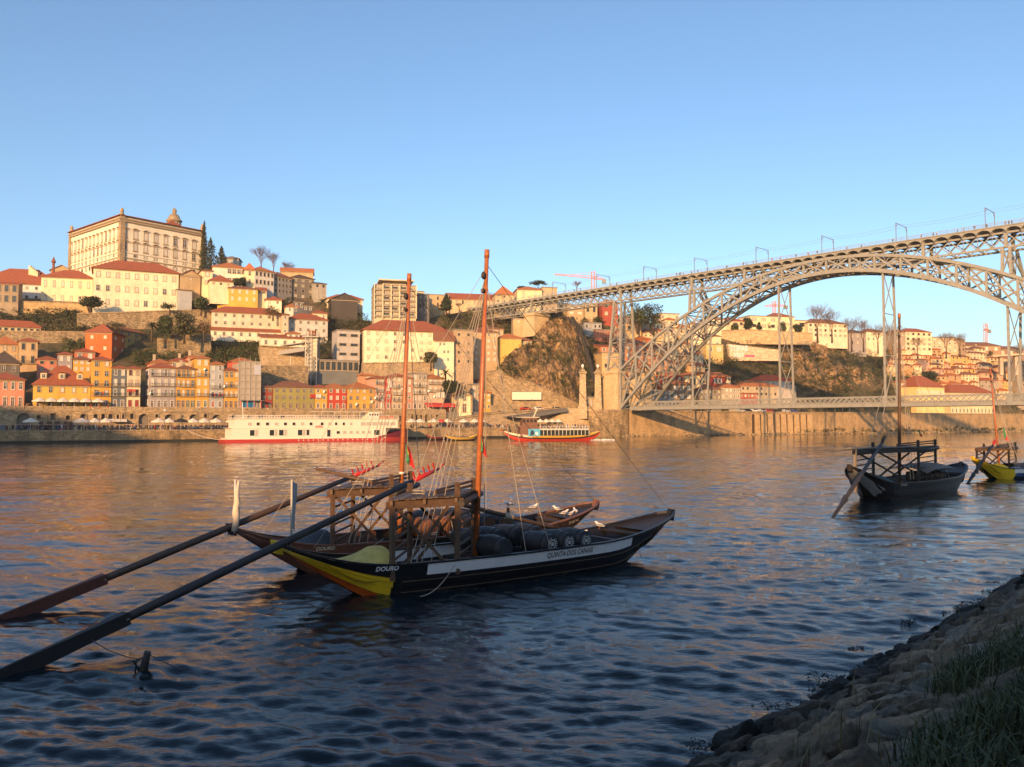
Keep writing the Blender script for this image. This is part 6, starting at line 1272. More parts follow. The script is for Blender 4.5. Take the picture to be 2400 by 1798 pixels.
# ------------------------------------------------------------------ people
SKIN = paint('skin', (.45, .26, .17), .6, .1)
def person_mesh(pose):
    me = bpy.data.meshes.new('person_frame'); J = {'hip': (0, 0, .95, .14), 'chest': (0, 0, 1.3, .16), 'neck': (0, 0, 1.5, .06), 'head': (0, .02, 1.64, .105), 'top': (0, .02, 1.74, .07)}; E = [('hip', 'chest'), ('chest', 'neck'), ('neck', 'head'), ('head', 'top')]
    st = {'stand': (0, 0), 'walk': (.28, -.28), 'sit': (0, 0)}[pose]
    for s_, sd in ((-1, 'l'), (1, 'r')):
        f = st[0] if s_ < 0 else st[1]
        if pose == 'sit': J['kn' + sd] = (s_ * .11, .42, .50, .07); J['ft' + sd] = (s_ * .11, .40, .06, .05); J['to' + sd] = (s_ * .11, .54, .04, .04)
        else: J['kn' + sd] = (s_ * .10, f * .55, .5, .068); J['ft' + sd] = (s_ * .10, f, .06, .05); J['to' + sd] = (s_ * .10, f + .14, .04, .04)
        J['hp' + sd] = (s_ * .09, 0, .88, .10); J['sh' + sd] = (s_ * .19, 0, 1.40, .065); J['el' + sd] = (s_ * .25, -.03 - f * .3, 1.13, .048); J['wr' + sd] = (s_ * .22, .14 - f * .5, .92, .038)
        E += [('hip', 'hp' + sd), ('hp' + sd, 'kn' + sd), ('kn' + sd, 'ft' + sd), ('ft' + sd, 'to' + sd), ('chest', 'sh' + sd), ('sh' + sd, 'el' + sd), ('el' + sd, 'wr' + sd)]
    if pose == 'sit': J = {k: ((x, y, z - .42, r_) if k[:2] not in ('kn', 'ft', 'to') else (x, y, z, r_)) for k, (x, y, z, r_) in J.items()}
    ks = list(J); me.from_pydata([J[k][:3] for k in ks], [(ks.index(a), ks.index(b)) for a, b in E], []); o = bpy.data.objects.new('person_frame', me); C.objects.link(o)
    o.modifiers.new('Skin', 'SKIN'); sv = me.skin_vertices[0].data
    for k, n_ in enumerate(ks): sv[k].radius = (J[n_][3], J[n_][3] * .85); sv[k].use_root = n_ == 'hip'
    o.modifiers.new('Sub', 'SUBSURF').levels = 1; dg = bpy.context.evaluated_depsgraph_get(); out = bpy.data.meshes.new_from_object(o.evaluated_get(dg)); bpy.data.objects.remove(o)
    out.name = 'person'; out.materials.clear(); out.materials.append(None); out.materials.append(SKIN); zt = max(v.co.z for v in out.vertices)
    for p_ in out.polygons: p_.material_index = 1 if p_.center.z > zt - .29 and abs(p_.center.x) < .12 else 0; p_.use_smooth = True
    return out
PM = {k: person_mesh(k) for k in ('stand', 'walk', 'sit')}
CL = [paint('cloth_' + n_, c, .85, .15) for n_, c in (('black', (.015, .015, .018)), ('navy', (.02, .03, .07)), ('grey', (.12, .12, .12)), ('red', (.42, .04, .03)), ('white', (.65, .62, .58)), ('brown', (.13, .07, .04)), ('tan', (.38, .26, .15)), ('blue', (.06, .14, .3)))]
CN = ['black', 'navy', 'grey', 'red', 'white', 'brown', 'tan', 'blue']
pr_ = random.Random(5)
def person(p, pose, label, group, ci=None, rz=None):
    ci = ci if ci is not None else pr_.choice((0, 0, 0, 1, 1, 2, 2, 3, 4, 5, 5, 6, 7)); o = mobj('person', PM[pose], None, p, rz if rz is not None else pr_.uniform(0, 6.28), (1, 1, pr_.uniform(.94, 1.05)))
    o.material_slots[0].link = 'OBJECT'; o.material_slots[0].material = CL[ci]; return tag(o, label.replace('*', CN[ci]), 'person', group)
# walkers on the upper deck
seen = {}
for px in (1190, 1196, 1240, 1252, 1262, 1283, 1290, 1322, 1334, 1345, 1360, 1431, 1443, 1446, 1490, 1494, 1507, 1520, 1587, 1592, 1597, 1601, 1620, 1636, 1661, 1703, 1745, 1753, 1769, 1777, 1813, 1830, 1869, 1897, 1920, 1988, 2023, 2100, 2166, 2196, 2202, 2251, 2268, 2294, 2322, 2368, 2374, 2382):
    k = sum(1 for g in GPX if g < px); ci = pr_.choice((0, 0, 1, 2, 3, 5, 5, 6)); key = (k, ci); seen[key] = seen.get(key, 0) + 1
    where = 'between the %s and %s portals' % (nth[k - 1], nth[k]) if 0 < k < len(GPX) else ('right of the last portal' if k else 'left of the first portal')
    person(bp(s_of(px), pr_.uniform(.1, 1.2), ZD), pr_.choice(('walk', 'stand')), 'bridge walker in * %s%s' % (where, '' if seen[key] == 1 else ', %s in that colour' % nth[seen[key] - 1]), 'people on the upper deck of the bridge', ci)
# visitors on the quay terraces
QP = [(px, 'the %s white parasol of the terrace' % nth[k]) for k, px in enumerate((72, 192, 222, 248, 372, 396, 452, 478, 506, 543))] + [(424, 'the dark parasol'), (10, 'the left edge of the frame'), (132, 'the brown shutters'), (300, 'the beige awnings'), (336, 'the second large archway')] + [(px, 'the %s market parasol past the ship' % nth[k]) for k, px in enumerate((964, 984, 1016, 1048, 1086, 1112, 1128))] + [(1034, 'the red market parasol')] + [(1160, 'the tour boat cabin'), (1200, 'the billboard end'), (1250, 'the foot of the ramp wall')]
def near_par(u):
    p = bank(u, 3); px = CX + F * p.x / p.y; return 'by ' + min(QP, key=lambda q: abs(q[0] - px))[1]
for k in range(170):
    u = pr_.uniform(-14, 62) if k < 125 else pr_.uniform(104, 178); v = pr_.uniform(.7, 3.5); pose = pr_.choice(('sit', 'sit', 'stand', 'walk'))
    person(bank(u, v, 3.52), pose, '* clad visitor %s %s on the quay' % ({'sit': 'sitting', 'stand': 'standing', 'walk': 'walking'}[pose], near_par(u)), 'crowd on the quay terraces')
for k in range(26): person(bank(pr_.uniform(1, 32), 15.8 + pr_.random() * 2, 9.56), pr_.choice(('sit', 'stand')), '* clad guest on the street terrace below the yellow house with dormers', 'guests under the upper parasols')
for k in range(16):
    px = 1000 + k * 4.6; u = bank_u(px, 965, 16)[0]; person(bank(u, 16 + pr_.random(), 9.56), 'sit' if k % 3 else 'stand', '* clad guest under the red awnings by the corner house', 'guests under the red awning')
for k, px in enumerate((1168, 1172, 1230, 1238, 1250, 1262, 1270, 1300, 1330, 1338, 1352)): 
    p_ = onwall(px, float(np.interp(px, (1165, 1335, 1360), (967, 955, 955))) + 2, P(1030, 990, fr(1030, 11)), BANK); person(p_ + Vector((0, 0, -.4)), 'walk', 'person walking up the ramp to the bridge, %s from the left' % nth[k], 'people on the ramp')
for k, px in enumerate((1257, 1263, 1267, 1288, 1294, 1299)):
    yy = float(np.interp(px, (1242, 1262, 1290, 1318), (896, 906, 917, 931))); person(P(px, yy + 1, fr(px, 22) + 1.5), 'walk', 'person climbing the stairs along the granite stair wall, %s from the left' % nth[k], 'people on the stairs')
cm_ = MB(); mats_ = CL + [SKIN]
for k in range(170):
    u = pr_.uniform(-14, 62) if k < 125 else pr_.uniform(104, 178); o_ = bank(u, pr_.uniform(3.6, 9), 3.52); src = PM[pr_.choice(('sit', 'stand', 'walk'))]; rot = Matrix.Rotation(pr_.uniform(0, 6), 3, 'Z'); i0 = len(cm_.v); ci = pr_.choice((0, 0, 0, 1, 1, 2, 5, 5, 3, 7)); cm_.v += [tuple(rot @ v.co + o_) for v in src.vertices]
    for p_ in src.polygons: cm_.cur = 8 if p_.material_index else ci; cm_.face([i0 + q for q in p_.vertices])
cm_.build('crowd', mats_, label='dense dark crowd filling the quay terrace behind its front row', kind='stuff')
# parasols, awnings, tables
PW = paint('parasol_cloth', (.76, .68, .55), .8, .08); PR = paint('parasol_red', (.55, .06, .05), .8, .1); PDK = paint('parasol_dark', (.03, .03, .03), .8)
def parasol(px, v, z, wpx, label, m_=PW, group='parasols'):
    u = bank_u(px, 985, v)[0]; c = bank(u, v, z); r_ = wpx / F * c.y / 2 * 1.12; root = thing('parasol', label, 'parasol', c, group); mb = MB(); mb.lathe([(.06, 0), (.06, 3.3)], c, 6); mb.build('pole', SASH, root)
    mb = MB(); i = 0; n = 8; mb.v += [tuple(c + Vector((0, 0, 3.55)))] + [tuple(c + Vector((r_ * math.cos(2 * math.pi * k / n + .4), r_ * math.sin(2 * math.pi * k / n + .4), 2.55))) for k in range(n)] + [tuple(c + Vector((r_ * math.cos(2 * math.pi * k / n + .4), r_ * math.sin(2 * math.pi * k / n + .4), 2.25))) for k in range(n)]
    for k in range(n): j = (k + 1) % n; mb.face((0, 1 + k, 1 + j)); mb.face((1 + k, 9 + k, 9 + j, 1 + j))
    mb.build('canopy', m_, root); return root
for k, px in enumerate((92, 119, 146, 173, 200, 229)): parasol(px, 16.6, 9.56, 29, 'white parasol in the row below the yellow house, %s from the left' % nth[k], group='parasols of the upper terrace')
for k, (px, w_) in enumerate(((72, 30), (192, 34), (222, 26), (248, 26), (372, 30), (396, 26), (452, 26), (478, 26), (506, 28), (543, 24))): parasol(px, 6, 3.5, w_, 'white parasol over the crowded quay terrace, %s from the left' % nth[k], group='parasols of the quay terrace')
parasol(424, 6, 3.5, 32, 'dark closed-sided parasol in the middle of the quay terrace', PDK)
for k, (px, w_) in enumerate(((964, 24), (984, 24), (1016, 26), (1048, 20), (1086, 22), (1112, 20), (1128, 22))): parasol(px, 5, 3.5, w_, 'white market parasol on the quay right of the river ship, %s from the left' % nth[k], group='parasols right of the river ship')
parasol(1034, 5, 3.5, 18, 'red market parasol among white ones right of the river ship', PR)
for k, (a, b) in enumerate(((1000, 1036), (1037, 1050), (1051, 1070))):
    ua, ub = bank_u(a, 960, 15.5)[0], bank_u(b, 960, 15.5)[0]; mb = MB(); mb.prism([bank(ua, 15.4, 11.9), bank(ub, 15.4, 11.9), bank(ub, 18, 12.9), bank(ua, 18, 12.9)], (0, 0, .1)); mb.prism([bank(ua, 15.38, 11.4), bank(ub, 15.38, 11.4), bank(ub, 15.38, 11.9), bank(ua, 15.38, 11.9)], (0, .06, 0))
    mb.build('awning', PR, label='red awning over cafe tables by the corner house, %s from the left' % nth[k], cat='awning', group='red awnings')
for k, (a, b) in enumerate(((254, 268), (269, 282), (283, 297))):
    ua, ub = bank_u(a, 985, 13)[0], bank_u(b, 985, 13)[0]; mb = MB(); mb.prism([bank(ua, 11.6, 5.9), bank(ub, 11.6, 5.9), bank(ub, 13.9, 6.7), bank(ua, 13.9, 6.7)], (0, 0, .08)); mb.build('awning', PW, label='beige awning fixed under the small arches of the arcaded wall, %s from the left' % nth[k], cat='awning', group='beige awnings')
tbl = MB(); tbl.box((0, 0, .74), (1.1, .8, .05)); tbl.box((0, 0, .37), (.08, .08, .74)); tbl.box((0, 0, .03), (.5, .5, .05)); tm = tbl.mesh('cafe_table', WHITE)
for k in range(34):
    u = -10 + 70 * k / 25 if k < 26 else 106 + 59 * (k - 26) / 7; tag(mobj('cafe_table', tm, None, bank(u, pr_.uniform(.9, 5), 3.5), BANK), 'small white cafe table %s on the quay' % near_par(u), 'table', 'cafe tables on the quay')
# laundry
for k, (px, py, wpx, hpx, v, m_) in enumerate(((910, 900, 8, 16, 18.2, 4), (1023, 926, 9, 12, 18.2, 4), (1034, 926, 8, 13, 18.2, 4))):
    a = onwall(px, py - hpx / 2, bank(0, v), BANK); b = onwall(px + wpx, py - hpx / 2, bank(0, v), BANK); h = hpx / F * a.y; mb = MB(); mb.grid(lambda s_, t2: a.lerp(b, s_) + Vector((0, 0, -h * t2)) - Vector((BN.x, BN.y, 0)) * (.12 * math.sin(s_ * 9) * t2), 8, 4); mb.build('laundry', CL[m_], label=('white shirt drying high on the red and beige house fronts', 'left of two white sheets drying at the corner house', 'right of two white sheets drying at the corner house')[k], cat='laundry')
a = onwall(727, 925, bank(0, 18.4), BANK); 
for x0, x1, m_, lab in ((727, 740, 3, 'red half of a cloth hung between the olive and the orange house'), (740.3, 753, 4, 'white half of a cloth hung between the olive and the orange house')):
    p_, q_ = onwall(x0, 924, bank(0, 18.3), BANK), onwall(x1, 924, bank(0, 18.3), BANK); mb = MB(); mb.grid(lambda s_, t2: p_.lerp(q_, s_) + Vector((0, 0, -1.25 * t2)) - Vector((BN.x, BN.y, 0)) * (.1 * math.sin(s_ * 8) * t2), 8, 3); mb.build('cloth', CL[m_], label=lab, cat='cloth')
for k, px in enumerate((1266, 1280, 1294, 1308)): parasol(px, 3, 3.5, 17, 'beige parasol under the ramp behind the tour boat, %s from the left' % nth[k], group='parasols under the ramp')
for k, (px, py, lab) in enumerate(((352, 923, 'lilac four-bay house'), (480, 866, 'tall narrow yellow house'), (942, 912, 'beige house by the left mast'), (1005, 917, 'granite house, at its right edge'), (836, 948, 'yellow house behind the ship stern, lower left'), (872, 942, 'yellow house behind the ship stern, right edge'), (880, 933, 'narrow pink laundry house'), (760, 918, 'short orange house'), (1018, 930, 'corner house with drying sheets'), (526, 906, 'narrow orange house'))):
    c = onwall(px, py, bank(0, 18.5), BANK); root = thing('satellite_dish', 'white satellite dish on the %s' % lab, 'dish', c, 'satellite dishes'); mb = MB(); M_ = Matrix.Rotation(R(-30), 3, 'Z') @ Matrix.Rotation(R(70), 3, 'X'); mb.lathe([(.02, 0), (.3, .05), (.48, .16), (.5, .17)], c, 10, M=M_); mb.build('reflector', WHITE, root); mb = MB(); mb.bar(c, c + Vector((BN.x, BN.y, -.2)) * .45, .06); mb.build('arm', IRON_D, root)
for k, (px, py, n_, v, lab) in enumerate(((491, 922, 9, 18.1, 'row of dark washing on the balcony of the narrow grey house'), (884, 935, 4, 18.1, 'washing line on the lower balcony of the pink laundry house'), (884, 921, 4, 18.1, 'washing line on the middle balcony of the pink laundry house'), (298, 912, 6, 18.1, 'red washing on the balcony of the cream house'), (222, 918, 7, 18.1, 'dark washing on the balcony of the slate-topped yellow house'))):
    root = thing('washing', lab, 'laundry', onwall(px, py, bank(0, v), BANK))
    for j in range(n_): q = onwall(px + j * 3.6, py, bank(0, v), BANK); mb = MB(); h_ = pr_.uniform(.6, 1.1); e_ = Vector((BD.x, BD.y, 0)) * .34; mb.grid(lambda s_, t2: q + e_ * s_ - Vector((0, 0, h_ * t2)) - Vector((BN.x, BN.y, 0)) * (.06 * math.sin(s_ * 6) * t2), 3, 2); mb.build('garment', CL[(3 if k == 3 else pr_.choice((0, 1, 2, 3, 4, 7)))], root)
# street lamps, cars
def lamp(p, label, h=6.0):
    root = thing('street_lamp', label, 'street lamp', p, 'street lamps'); mb = MB(); mb.lathe([(.14, 0), (.08, 1), (.06, h)], p, 6); mb.build('pole', IRON_D, root); mb = MB(); mb.lathe([(.1, h), (.35, h + .25), (.35, h + .5), (.1, h + .8)], p, 8); mb.build('globe', WHITE, root)
for k, px in enumerate((1858, 1902, 1957, 1975, 1991)): lamp(bank(bank_u(px, 960, 1.6)[0], 1.6, 10.2), 'street lamp on the far embankment road, %s from the left' % nth[k], 3.2)
for k, px in enumerate((386, 1180, 1246)): lamp(bank(bank_u(px, 990, 8)[0], 8, 3.5 if px < 1000 else 9.0), ('lamp post among the parasols of the quay terrace', 'lamp post at the foot of the granite stair wall', 'lamp post in front of the blank billboard')[k], 5.5)
def car_mesh():
    b = MB(); b.prism([(-2.1, -.85, .3), (2.1, -.85, .3), (2.15, -.85, .8), (1.2, -.85, .92), (.7, -.85, 1.42), (-1.3, -.85, 1.45), (-1.9, -.85, .95), (-2.15, -.85, .9)], (0, 1.7, 0)); return b
cm = car_mesh(); cpaint = [paint('car_' + n_, c, .3, .05) for n_, c in (('silver', (.45, .45, .46)), ('black', (.02, .02, .02)), ('white', (.7, .7, .68)), ('red', (.4, .03, .02)), ('blue', (.03, .06, .2)))]
cbody = [cm.mesh('body', m_) for m_ in cpaint]; wh = MB(); wh.lathe([(.32, -.1), (.32, .1)], (0, 0, 0), 10, M=Matrix.Rotation(math.pi / 2, 3, 'X')); whm = wh.mesh('wheel', BLACK); gl_ = MB(); gl_.prism([(1.1, -.87, .94), (.68, -.87, 1.36), (-1.25, -.87, 1.38), (-1.7, -.87, .96)], (0, 1.74, 0)); glm = gl_.mesh('side_window', GLASS)
def car(p, rz, ci, label, group='parked cars'):
    root = thing('parked_car', label, 'car', p, group, rz); mobj('body', cbody[ci], root); mobj('side_window', glm, root)
    for x in (-1.35, 1.35):
        for y_ in (-.82, .82): mobj('wheel', whm, root, (x, y_, .32))
for k, px in enumerate((1736, 1752, 1768, 1786, 1803, 1822, 1842, 1862, 1884)): car(bank(bank_u(px, 962, 2.2)[0], 2.2, 10.25), BANK, (0, 1, 2, 0, 3, 1, 0, 4, 1)[k], '%s car parked on the embankment road under the lower deck, %s from the left' % (('silver', 'black', 'white', 'red', 'blue')[(0, 1, 2, 0, 3, 1, 0, 4, 1)[k]], nth[k]), 'cars on the embankment road')
for k, (px, ci, lab) in enumerate(((1232, 3, 'red car near the blank billboard'), (1262, 2, 'white car right of the red car by the billboard'), (1305, 1, 'dark car at the foot of the stairs'))): p_ = onwall(px, 955, P(1030, 990, fr(1030, 12)), BANK); car(p_ + Vector((0, 0, -1.2)), BANK, ci, lab)
# ------------------------------------------------------------------ river ship
def river_ship():
    D0 = 228.0; A = G(527, 1039); A = P(527, 1039, D0); ang = R(31); d = Vector((math.cos(ang), math.sin(ang), 0)); i = Vector((-d.y, d.x, 0)); B = onwall(966, 1034, A, ang); L = (Vector((B.x, B.y)) - Vector((A.x, A.y))).length; A0 = Vector((A.x, A.y, 0))
    root = thing('river_ship', 'long white river cruise ship with a red waterline band moored at the quay', 'ship', A0); T = lambda x, y, z: A0 + d * x + i * y + Vector((0, 0, z)); U = lambda px: (lambda q: (Vector((q.x, q.y)) - A0.xy).dot(d.xy))(onwall(px, 1010, A, ang))
    W_ = 9.0; hb = lambda x: W_ / 2 * (1 - max(0, (x - L * .80) / (L * .20)) ** 2 * .92)
    def band(name, z0, z1, mat, x0=0.0, x1=None, out=0.0, rise=0.0):
        mb = MB(); n = 30; x1 = x1 or L
        for s_ in (-1, 1):
            pr = None
            for k in range(n + 1):
                x = x0 + (x1 - x0) * k / n; t_ = max(0, (x - L * .78) / (L * .22)); y_ = W_ / 2 + s_ * (hb(x) + out); q = [T(x, y_, z0), T(x, y_, z1 + rise * t_)]
                if pr: mb.poly([pr[0], q[0], q[1], pr[1]])
                pr = q
        mb.poly([T(x0, W_ / 2 - hb(x0) - out, z0), T(x0, W_ / 2 + hb(x0) + out, z0), T(x0, W_ / 2 + hb(x0) + out, z1), T(x0, W_ / 2 - hb(x0) - out, z1)]); mb.build(name, mat, root)
    RD = paint('ship_red', (.50, .045, .03), .45, .15); WS = paint('ship_white', (.82, .74, .60), .4, .06)
    band('hull', -1, .9, RD, rise=2.1); band('bow_bulwark', 1.1, 1.2, paint('ship_maroon', (.22, .02, .03), .5), L * .8, L, .04, 2.6)
    x1 = U(905)
    mb = MB(); mb.prism([T(.6, .12, .88), T(x1, .12, .88), T(x1, W_ - .12, .88), T(.6, W_ - .12, .88)], (0, 0, .34)); mb.build('main_deck', WS, root)
    mb = MB(); xs = U(543); mb.prism([T(xs, .2, 1.2), T(x1, .2, 1.2), T(x1, W_ - .2, 1.2), T(xs, W_ - .2, 1.2)], (0, 0, 2.9)); mb.build('lower_cabin', WS, root)
    xs2 = U(551); xe2 = U(933); mb = MB(); mb.prism([T(xs2, .25, 4.1), T(xe2, .25, 4.1), T(xe2, W_ - .25, 4.1), T(xs2, W_ - .25, 4.1)], (0, 0, 2.6)); mb.prism([T(xs2 - 1.5, .05, 4.05), T(xe2, .05, 4.05), T(xe2, W_ - .05, 4.05), T(xs2 - 1.5, W_ - .05, 4.05)], (0, 0, .12)); mb.prism([T(xs2 - .5, .0, 6.7), T(xe2 + .5, .0, 6.7), T(xe2 + .5, W_, 6.7), T(xs2 - .5, W_, 6.7)], (0, 0, .16)); mb.build('upper_cabin', WS, root)
    def w(px, z, wd, h, m_=GLASS, nm='window', y_=.17): 
        x = U(px); mb = MB(); mb.prism([T(x - wd / 2, y_, z - h / 2), T(x + wd / 2, y_, z - h / 2), T(x + wd / 2, y_, z + h / 2), T(x - wd / 2, y_, z + h / 2)], i * -.06); o = mb.build(nm, CURT if m_ == 'c' else m_, root); mb = MB()
        for a, b in (((x - wd / 2, z - h / 2), (x + wd / 2, z - h / 2)), ((x - wd / 2, z + h / 2), (x + wd / 2, z + h / 2)), ((x - wd / 2, z - h / 2), (x - wd / 2, z + h / 2)), ((x + wd / 2, z - h / 2), (x + wd / 2, z + h / 2))): mb.bar(T(a[0], y_ - .07, a[1]), T(b[0], y_ - .07, b[1]), .08)
        mb.build('frame', SASH, o)
    for k, px in enumerate((585, 605, 627, 648, 669, 689, 709, 729, 755, 773, 788, 806, 823)): w(px, 5.3, .95 if k < 10 else .8, .9, GLASS if k % 3 else 'c', y_=.22)
    for px in (852, 865, 879, 894, 907, 921): w(px, 5.3, 1.7, 1.1, 'c', y_=.22)
    for px in (592, 638, 660, 704): w(px, 2.75, 1.5, 1.7, GLASS); w(px + 9, 2.75, .9, 1.8, 'c')
    w(722, 2.75, .9, 1.7, GLASS); w(771, 2.5, 1.1, 2.1, GLASS, 'door')
    for px in (793, 808, 823, 838, 852, 866): w(px, 2.7, 1.1, .85, GLASS if px < 800 else 'c')
    w(884, 2.6, 2.0, 1.6, GLASS)
    for k in range(18): x = U(700 + k * 11.5); mb = MB(); mb.lathe([(.18, 0), (.18, .06)], T(x, -.1, .5), 8, M=Matrix.Rotation(ang, 3, 'Z') @ Matrix.Rotation(math.pi / 2, 3, 'X')); mb.build('porthole', WHITE, root)
    mb = MB(); n = 64
    for y_ in (.15, W_ - .15):
        for k in range(n): x = xs2 + (xe2 - xs2) * k / (n - 1); mb.bar(T(x, y_, 6.8), T(x, y_, 7.8), .05)
        for z in (7.2, 7.8): mb.bar(T(xs2, y_, z), T(xe2, y_, z), .06)
    mb.build('sun_deck_rail', WHITE, root, kind='stuff')
    mb = MB(); a, b = U(866), U(892); mb.prism([T(a, 1.2, 6.85), T(b, 1.2, 6.85), T(b, W_ - 1.2, 6.85), T(a, W_ - 1.2, 6.85)], (0, 0, 2.0)); mb.prism([T(a - .4, 1, 8.85), T(b + .4, 1, 8.85), T(b + .4, W_ - 1, 8.85), T(a - .4, W_ - 1, 8.85)], (0, 0, .15)); mb.build('wheelhouse', WS, root)
    for px in (870, 876, 882, 888): w(px, 8.1, .6, .7, GLASS, 'wheelhouse_window', 1.17)
    mb = MB(); mb.bar(T(U(575), 3, 6.8), T(U(573), 3, 11.5), .12); mb.build('flag_pole', WHITE, root)
    mb = MB(); mb.bar(T(U(905), 4, 6.8), T(U(905), 4, 12), .14); mb.build('mast', WHITE, root)
    mb = MB(); a, b = U(740), U(860)
    for k in range(9): x = a + (b - a) * k / 8; mb.bar(T(x, 1, 6.8), T(x, 1, 8.9), .08)
    mb.prism([T(a, .8, 8.9), T(b, .8, 8.9), T(b, 7, 8.9), T(a, 7, 8.9)], (0, 0, .1)); mb.build('deck_canopy', PW, root)
    x0, x1_ = U(739), U(757); put_text('nicko', root, T(x0, .2, 4.35 - .2), T(x1_, .2, 4.15), .8, REDP, nrm=-i, bold=.01, lift=.06)
    for px, c in ((895, RD), (915, RD)):
        mb = MB(); x = U(px); mb.prism([T(x, 1, 6.85), T(x + 1.6, 1, 6.85), T(x + 1.6, 3.2, 6.85), T(x, 3.2, 6.85)], (0, 0, .9)); mb.build('life_raft', paint('raft_orange', (.6, .16, .05), .6), root)
    mb = MB(); a = T(0, 0, .9); b = bank(bank_u(440, 1010, 0)[0], 0, 3.4); pts = [a.lerp(b, k / 10) - Vector((0, 0, 1.5 * 4 * (k / 10) * (1 - k / 10) * .5)) for k in range(11)]; mb.tube(pts, .06, 4); mb.build('mooring_rope', PW, label='pale mooring rope from the stern of the river ship to the quay', cat='rope')
river_ship()

# ------------------------------------------------------------------ small hulls
def loft_hull(root, L, bm_, zg, zk, sheer, mats, bands, n=22, name='hull', s_end=.04):
    """bands: list of (q0, q1, material, name)"""
    def pt(x, q, s_):
        t_ = x / L * 2 - 1; b = bm_ / 2 * (1 - abs(t_) ** 2.6) + s_end; g = zg + sheer * abs(t_) ** 3; k = zk + (g - zk) * abs(t_) ** 5 * .8; return Vector((x, s_ * b * (.55 + .45 * q ** .7), k + (g - k) * q))
    for q0, q1, m_, nm in bands:
        mb = MB()
        for s_ in (-1, 1):
            for a in range(n):
                xa, xb = L * a / n, L * (a + 1) / n; mb.poly([pt(xa, q0, s_), pt(xb, q0, s_), pt(xb, q1, s_), pt(xa, q1, s_)])
        mb.build(nm, m_, root, local=True)
    mb = MB()
    for a in range(n): xa, xb = L * a / n, L * (a + 1) / n; mb.poly([pt(xa, .8, -1), pt(xb, .8, -1), pt(xb, .8, 1), pt(xa, .8, 1)])
    mb.build('deck', paint('boat_deck', (.16, .10, .06), .8), root, local=True)
    return pt
def tour_boat():
    D = 252.0; a = P(1182, 1033, D); b = P(1406, 1030, D + 6); d = b - a; ang = math.atan2(d.y, d.x); L = Vector((d.x, d.y)).length; root = thing('tour_boat', 'red and yellow tour boat full of passengers passing in front of the quay', 'boat', (a.x, a.y, 0), None, ang)
    Yl, Rd, Wt, Bk = paint('boat_yellow', (.72, .42, .05), .45), paint('boat_red', (.55, .05, .03), .45), paint('boat_cream', (.75, .68, .5), .45), paint('boat_dark', (.06, .03, .025), .5)
    pt = loft_hull(root, L, 5.6, 1.5, -.5, 1.5, None, [(0, .5, Rd, 'hull_bottom'), (.5, .74, Bk, 'hull'), (.74, 1.0, Yl, 'rubbing_strake')])
    mb = MB(); 
    for s_ in (-1, 1):
        for k in range(6): xa, xb = L * k / 22, L * (k + 1) / 22; mb.poly([pt(xa, .7, s_) * 1 + Vector((0, s_ * .04, 0)), pt(xb, .7, s_) + Vector((0, s_ * .04, 0)), pt(xb, 1.02, s_) + Vector((0, s_ * .04, 0)), pt(xa, 1.02, s_) + Vector((0, s_ * .04, 0))])
    mb.build('bow_board', Wt, root, local=True); X = lambda px: (px - 1182) / (1406 - 1182) * L
    mb = MB(); x0, x1 = X(1216), X(1260); mb.box(((x0 + x1) / 2, 0, 2.9), (x1 - x0, 3.8, 3.2)); mb.box(((x0 + x1) / 2, 0, 5.9), ((x1 - x0) * .8, 3.2, 2.6)); mb.build('cabin', paint('cabin_brown', (.20, .09, .05), .6), root, local=True)
    mb = MB(); mb.box(((x0 + x1) / 2 - .3, 0, 7.3), (x1 - x0 + .8, 4, .2)); mb.build('cabin_roof', Wt, root, local=True)
    for k in range(4): mb = MB(); mb.box((x0 + 1.2 + k * 1.2, -1.65, 6.2), (.8, .08, .9)); mb.build('cabin_window', GLASS, root, local=True)
    mb = MB(); p0, p1 = X(1233), X(1260); mb.box(((p0 + p1) / 2, -2.75, 2.6), (p1 - p0, .1, 2.2)); po = mb.build('poster', paint('poster_blue', (.10, .42, .62), .5, .05), root, local=True)
    mb = MB(); mb.poly([(p0 + .5, -2.82, 1.7), (p0 + 1.6, -2.82, 1.7), (p0 + 1.9, -2.82, 2.8), (p0 + 1.3, -2.82, 3.4), (p0 + .7, -2.82, 2.9)]); mb.build('print', paint('poster_dark', (.02, .04, .08), .6), po, local=True)
    mb = MB(); mb.poly([(p0 + 2.1, -2.83, 1.8), (p0 + 3.1, -2.83, 1.8), (p0 + 3.0, -2.83, 2.7), (p0 + 2.3, -2.83, 2.8)]); mb.build('print', WHITE, po, local=True)
    d0, d1 = X(1260), X(1375); mb = MB(); mb.box(((d0 + d1) / 2, 0, 3.55), (d1 - d0, 4.6, .2)); mb.build('upper_deck', WHITE, root, local=True); mb = MB(); n = 13
    for k in range(n + 1):
        for y_ in (-2.3, 2.3): mb.box((d0 + (d1 - d0) * k / n, y_, 2.5), (.12, .1, 2.1))
    mb.build('deck_posts', Wt, root, local=True)
    for k in range(n): mb = MB(); mb.box((d0 + (d1 - d0) * (k + .5) / n, -2.22, 2.5), ((d1 - d0) / n * .82, .06, 1.5)); mb.build('side_window', GLASS, root, local=True)
    mb = MB()
    for y_ in (-2.3, 2.3):
        for z in (3.9, 4.5): mb.box(((d0 + d1) / 2, y_, z), (d1 - d0, .06, .06))
        for k in range(16): mb.box((d0 + (d1 - d0) * k / 15, y_, 4.1), (.06, .06, .9))
    mb.build('deck_rail', WHITE, root, local=True)
    mb = MB(); mb.tube([(-.2, 0, 3.0), (-.9, 0, 3.4), (-1.8, 0, 3.2)], [.18, .12, .05], 5); mb.build('prow', Rd, root, local=True)
    mb = MB(); mb.bar((x1 - 1.5, 0, 7.4), (x1 - .2, 0, 10.2), .25); mb.build('funnel', Wt, root, local=True)
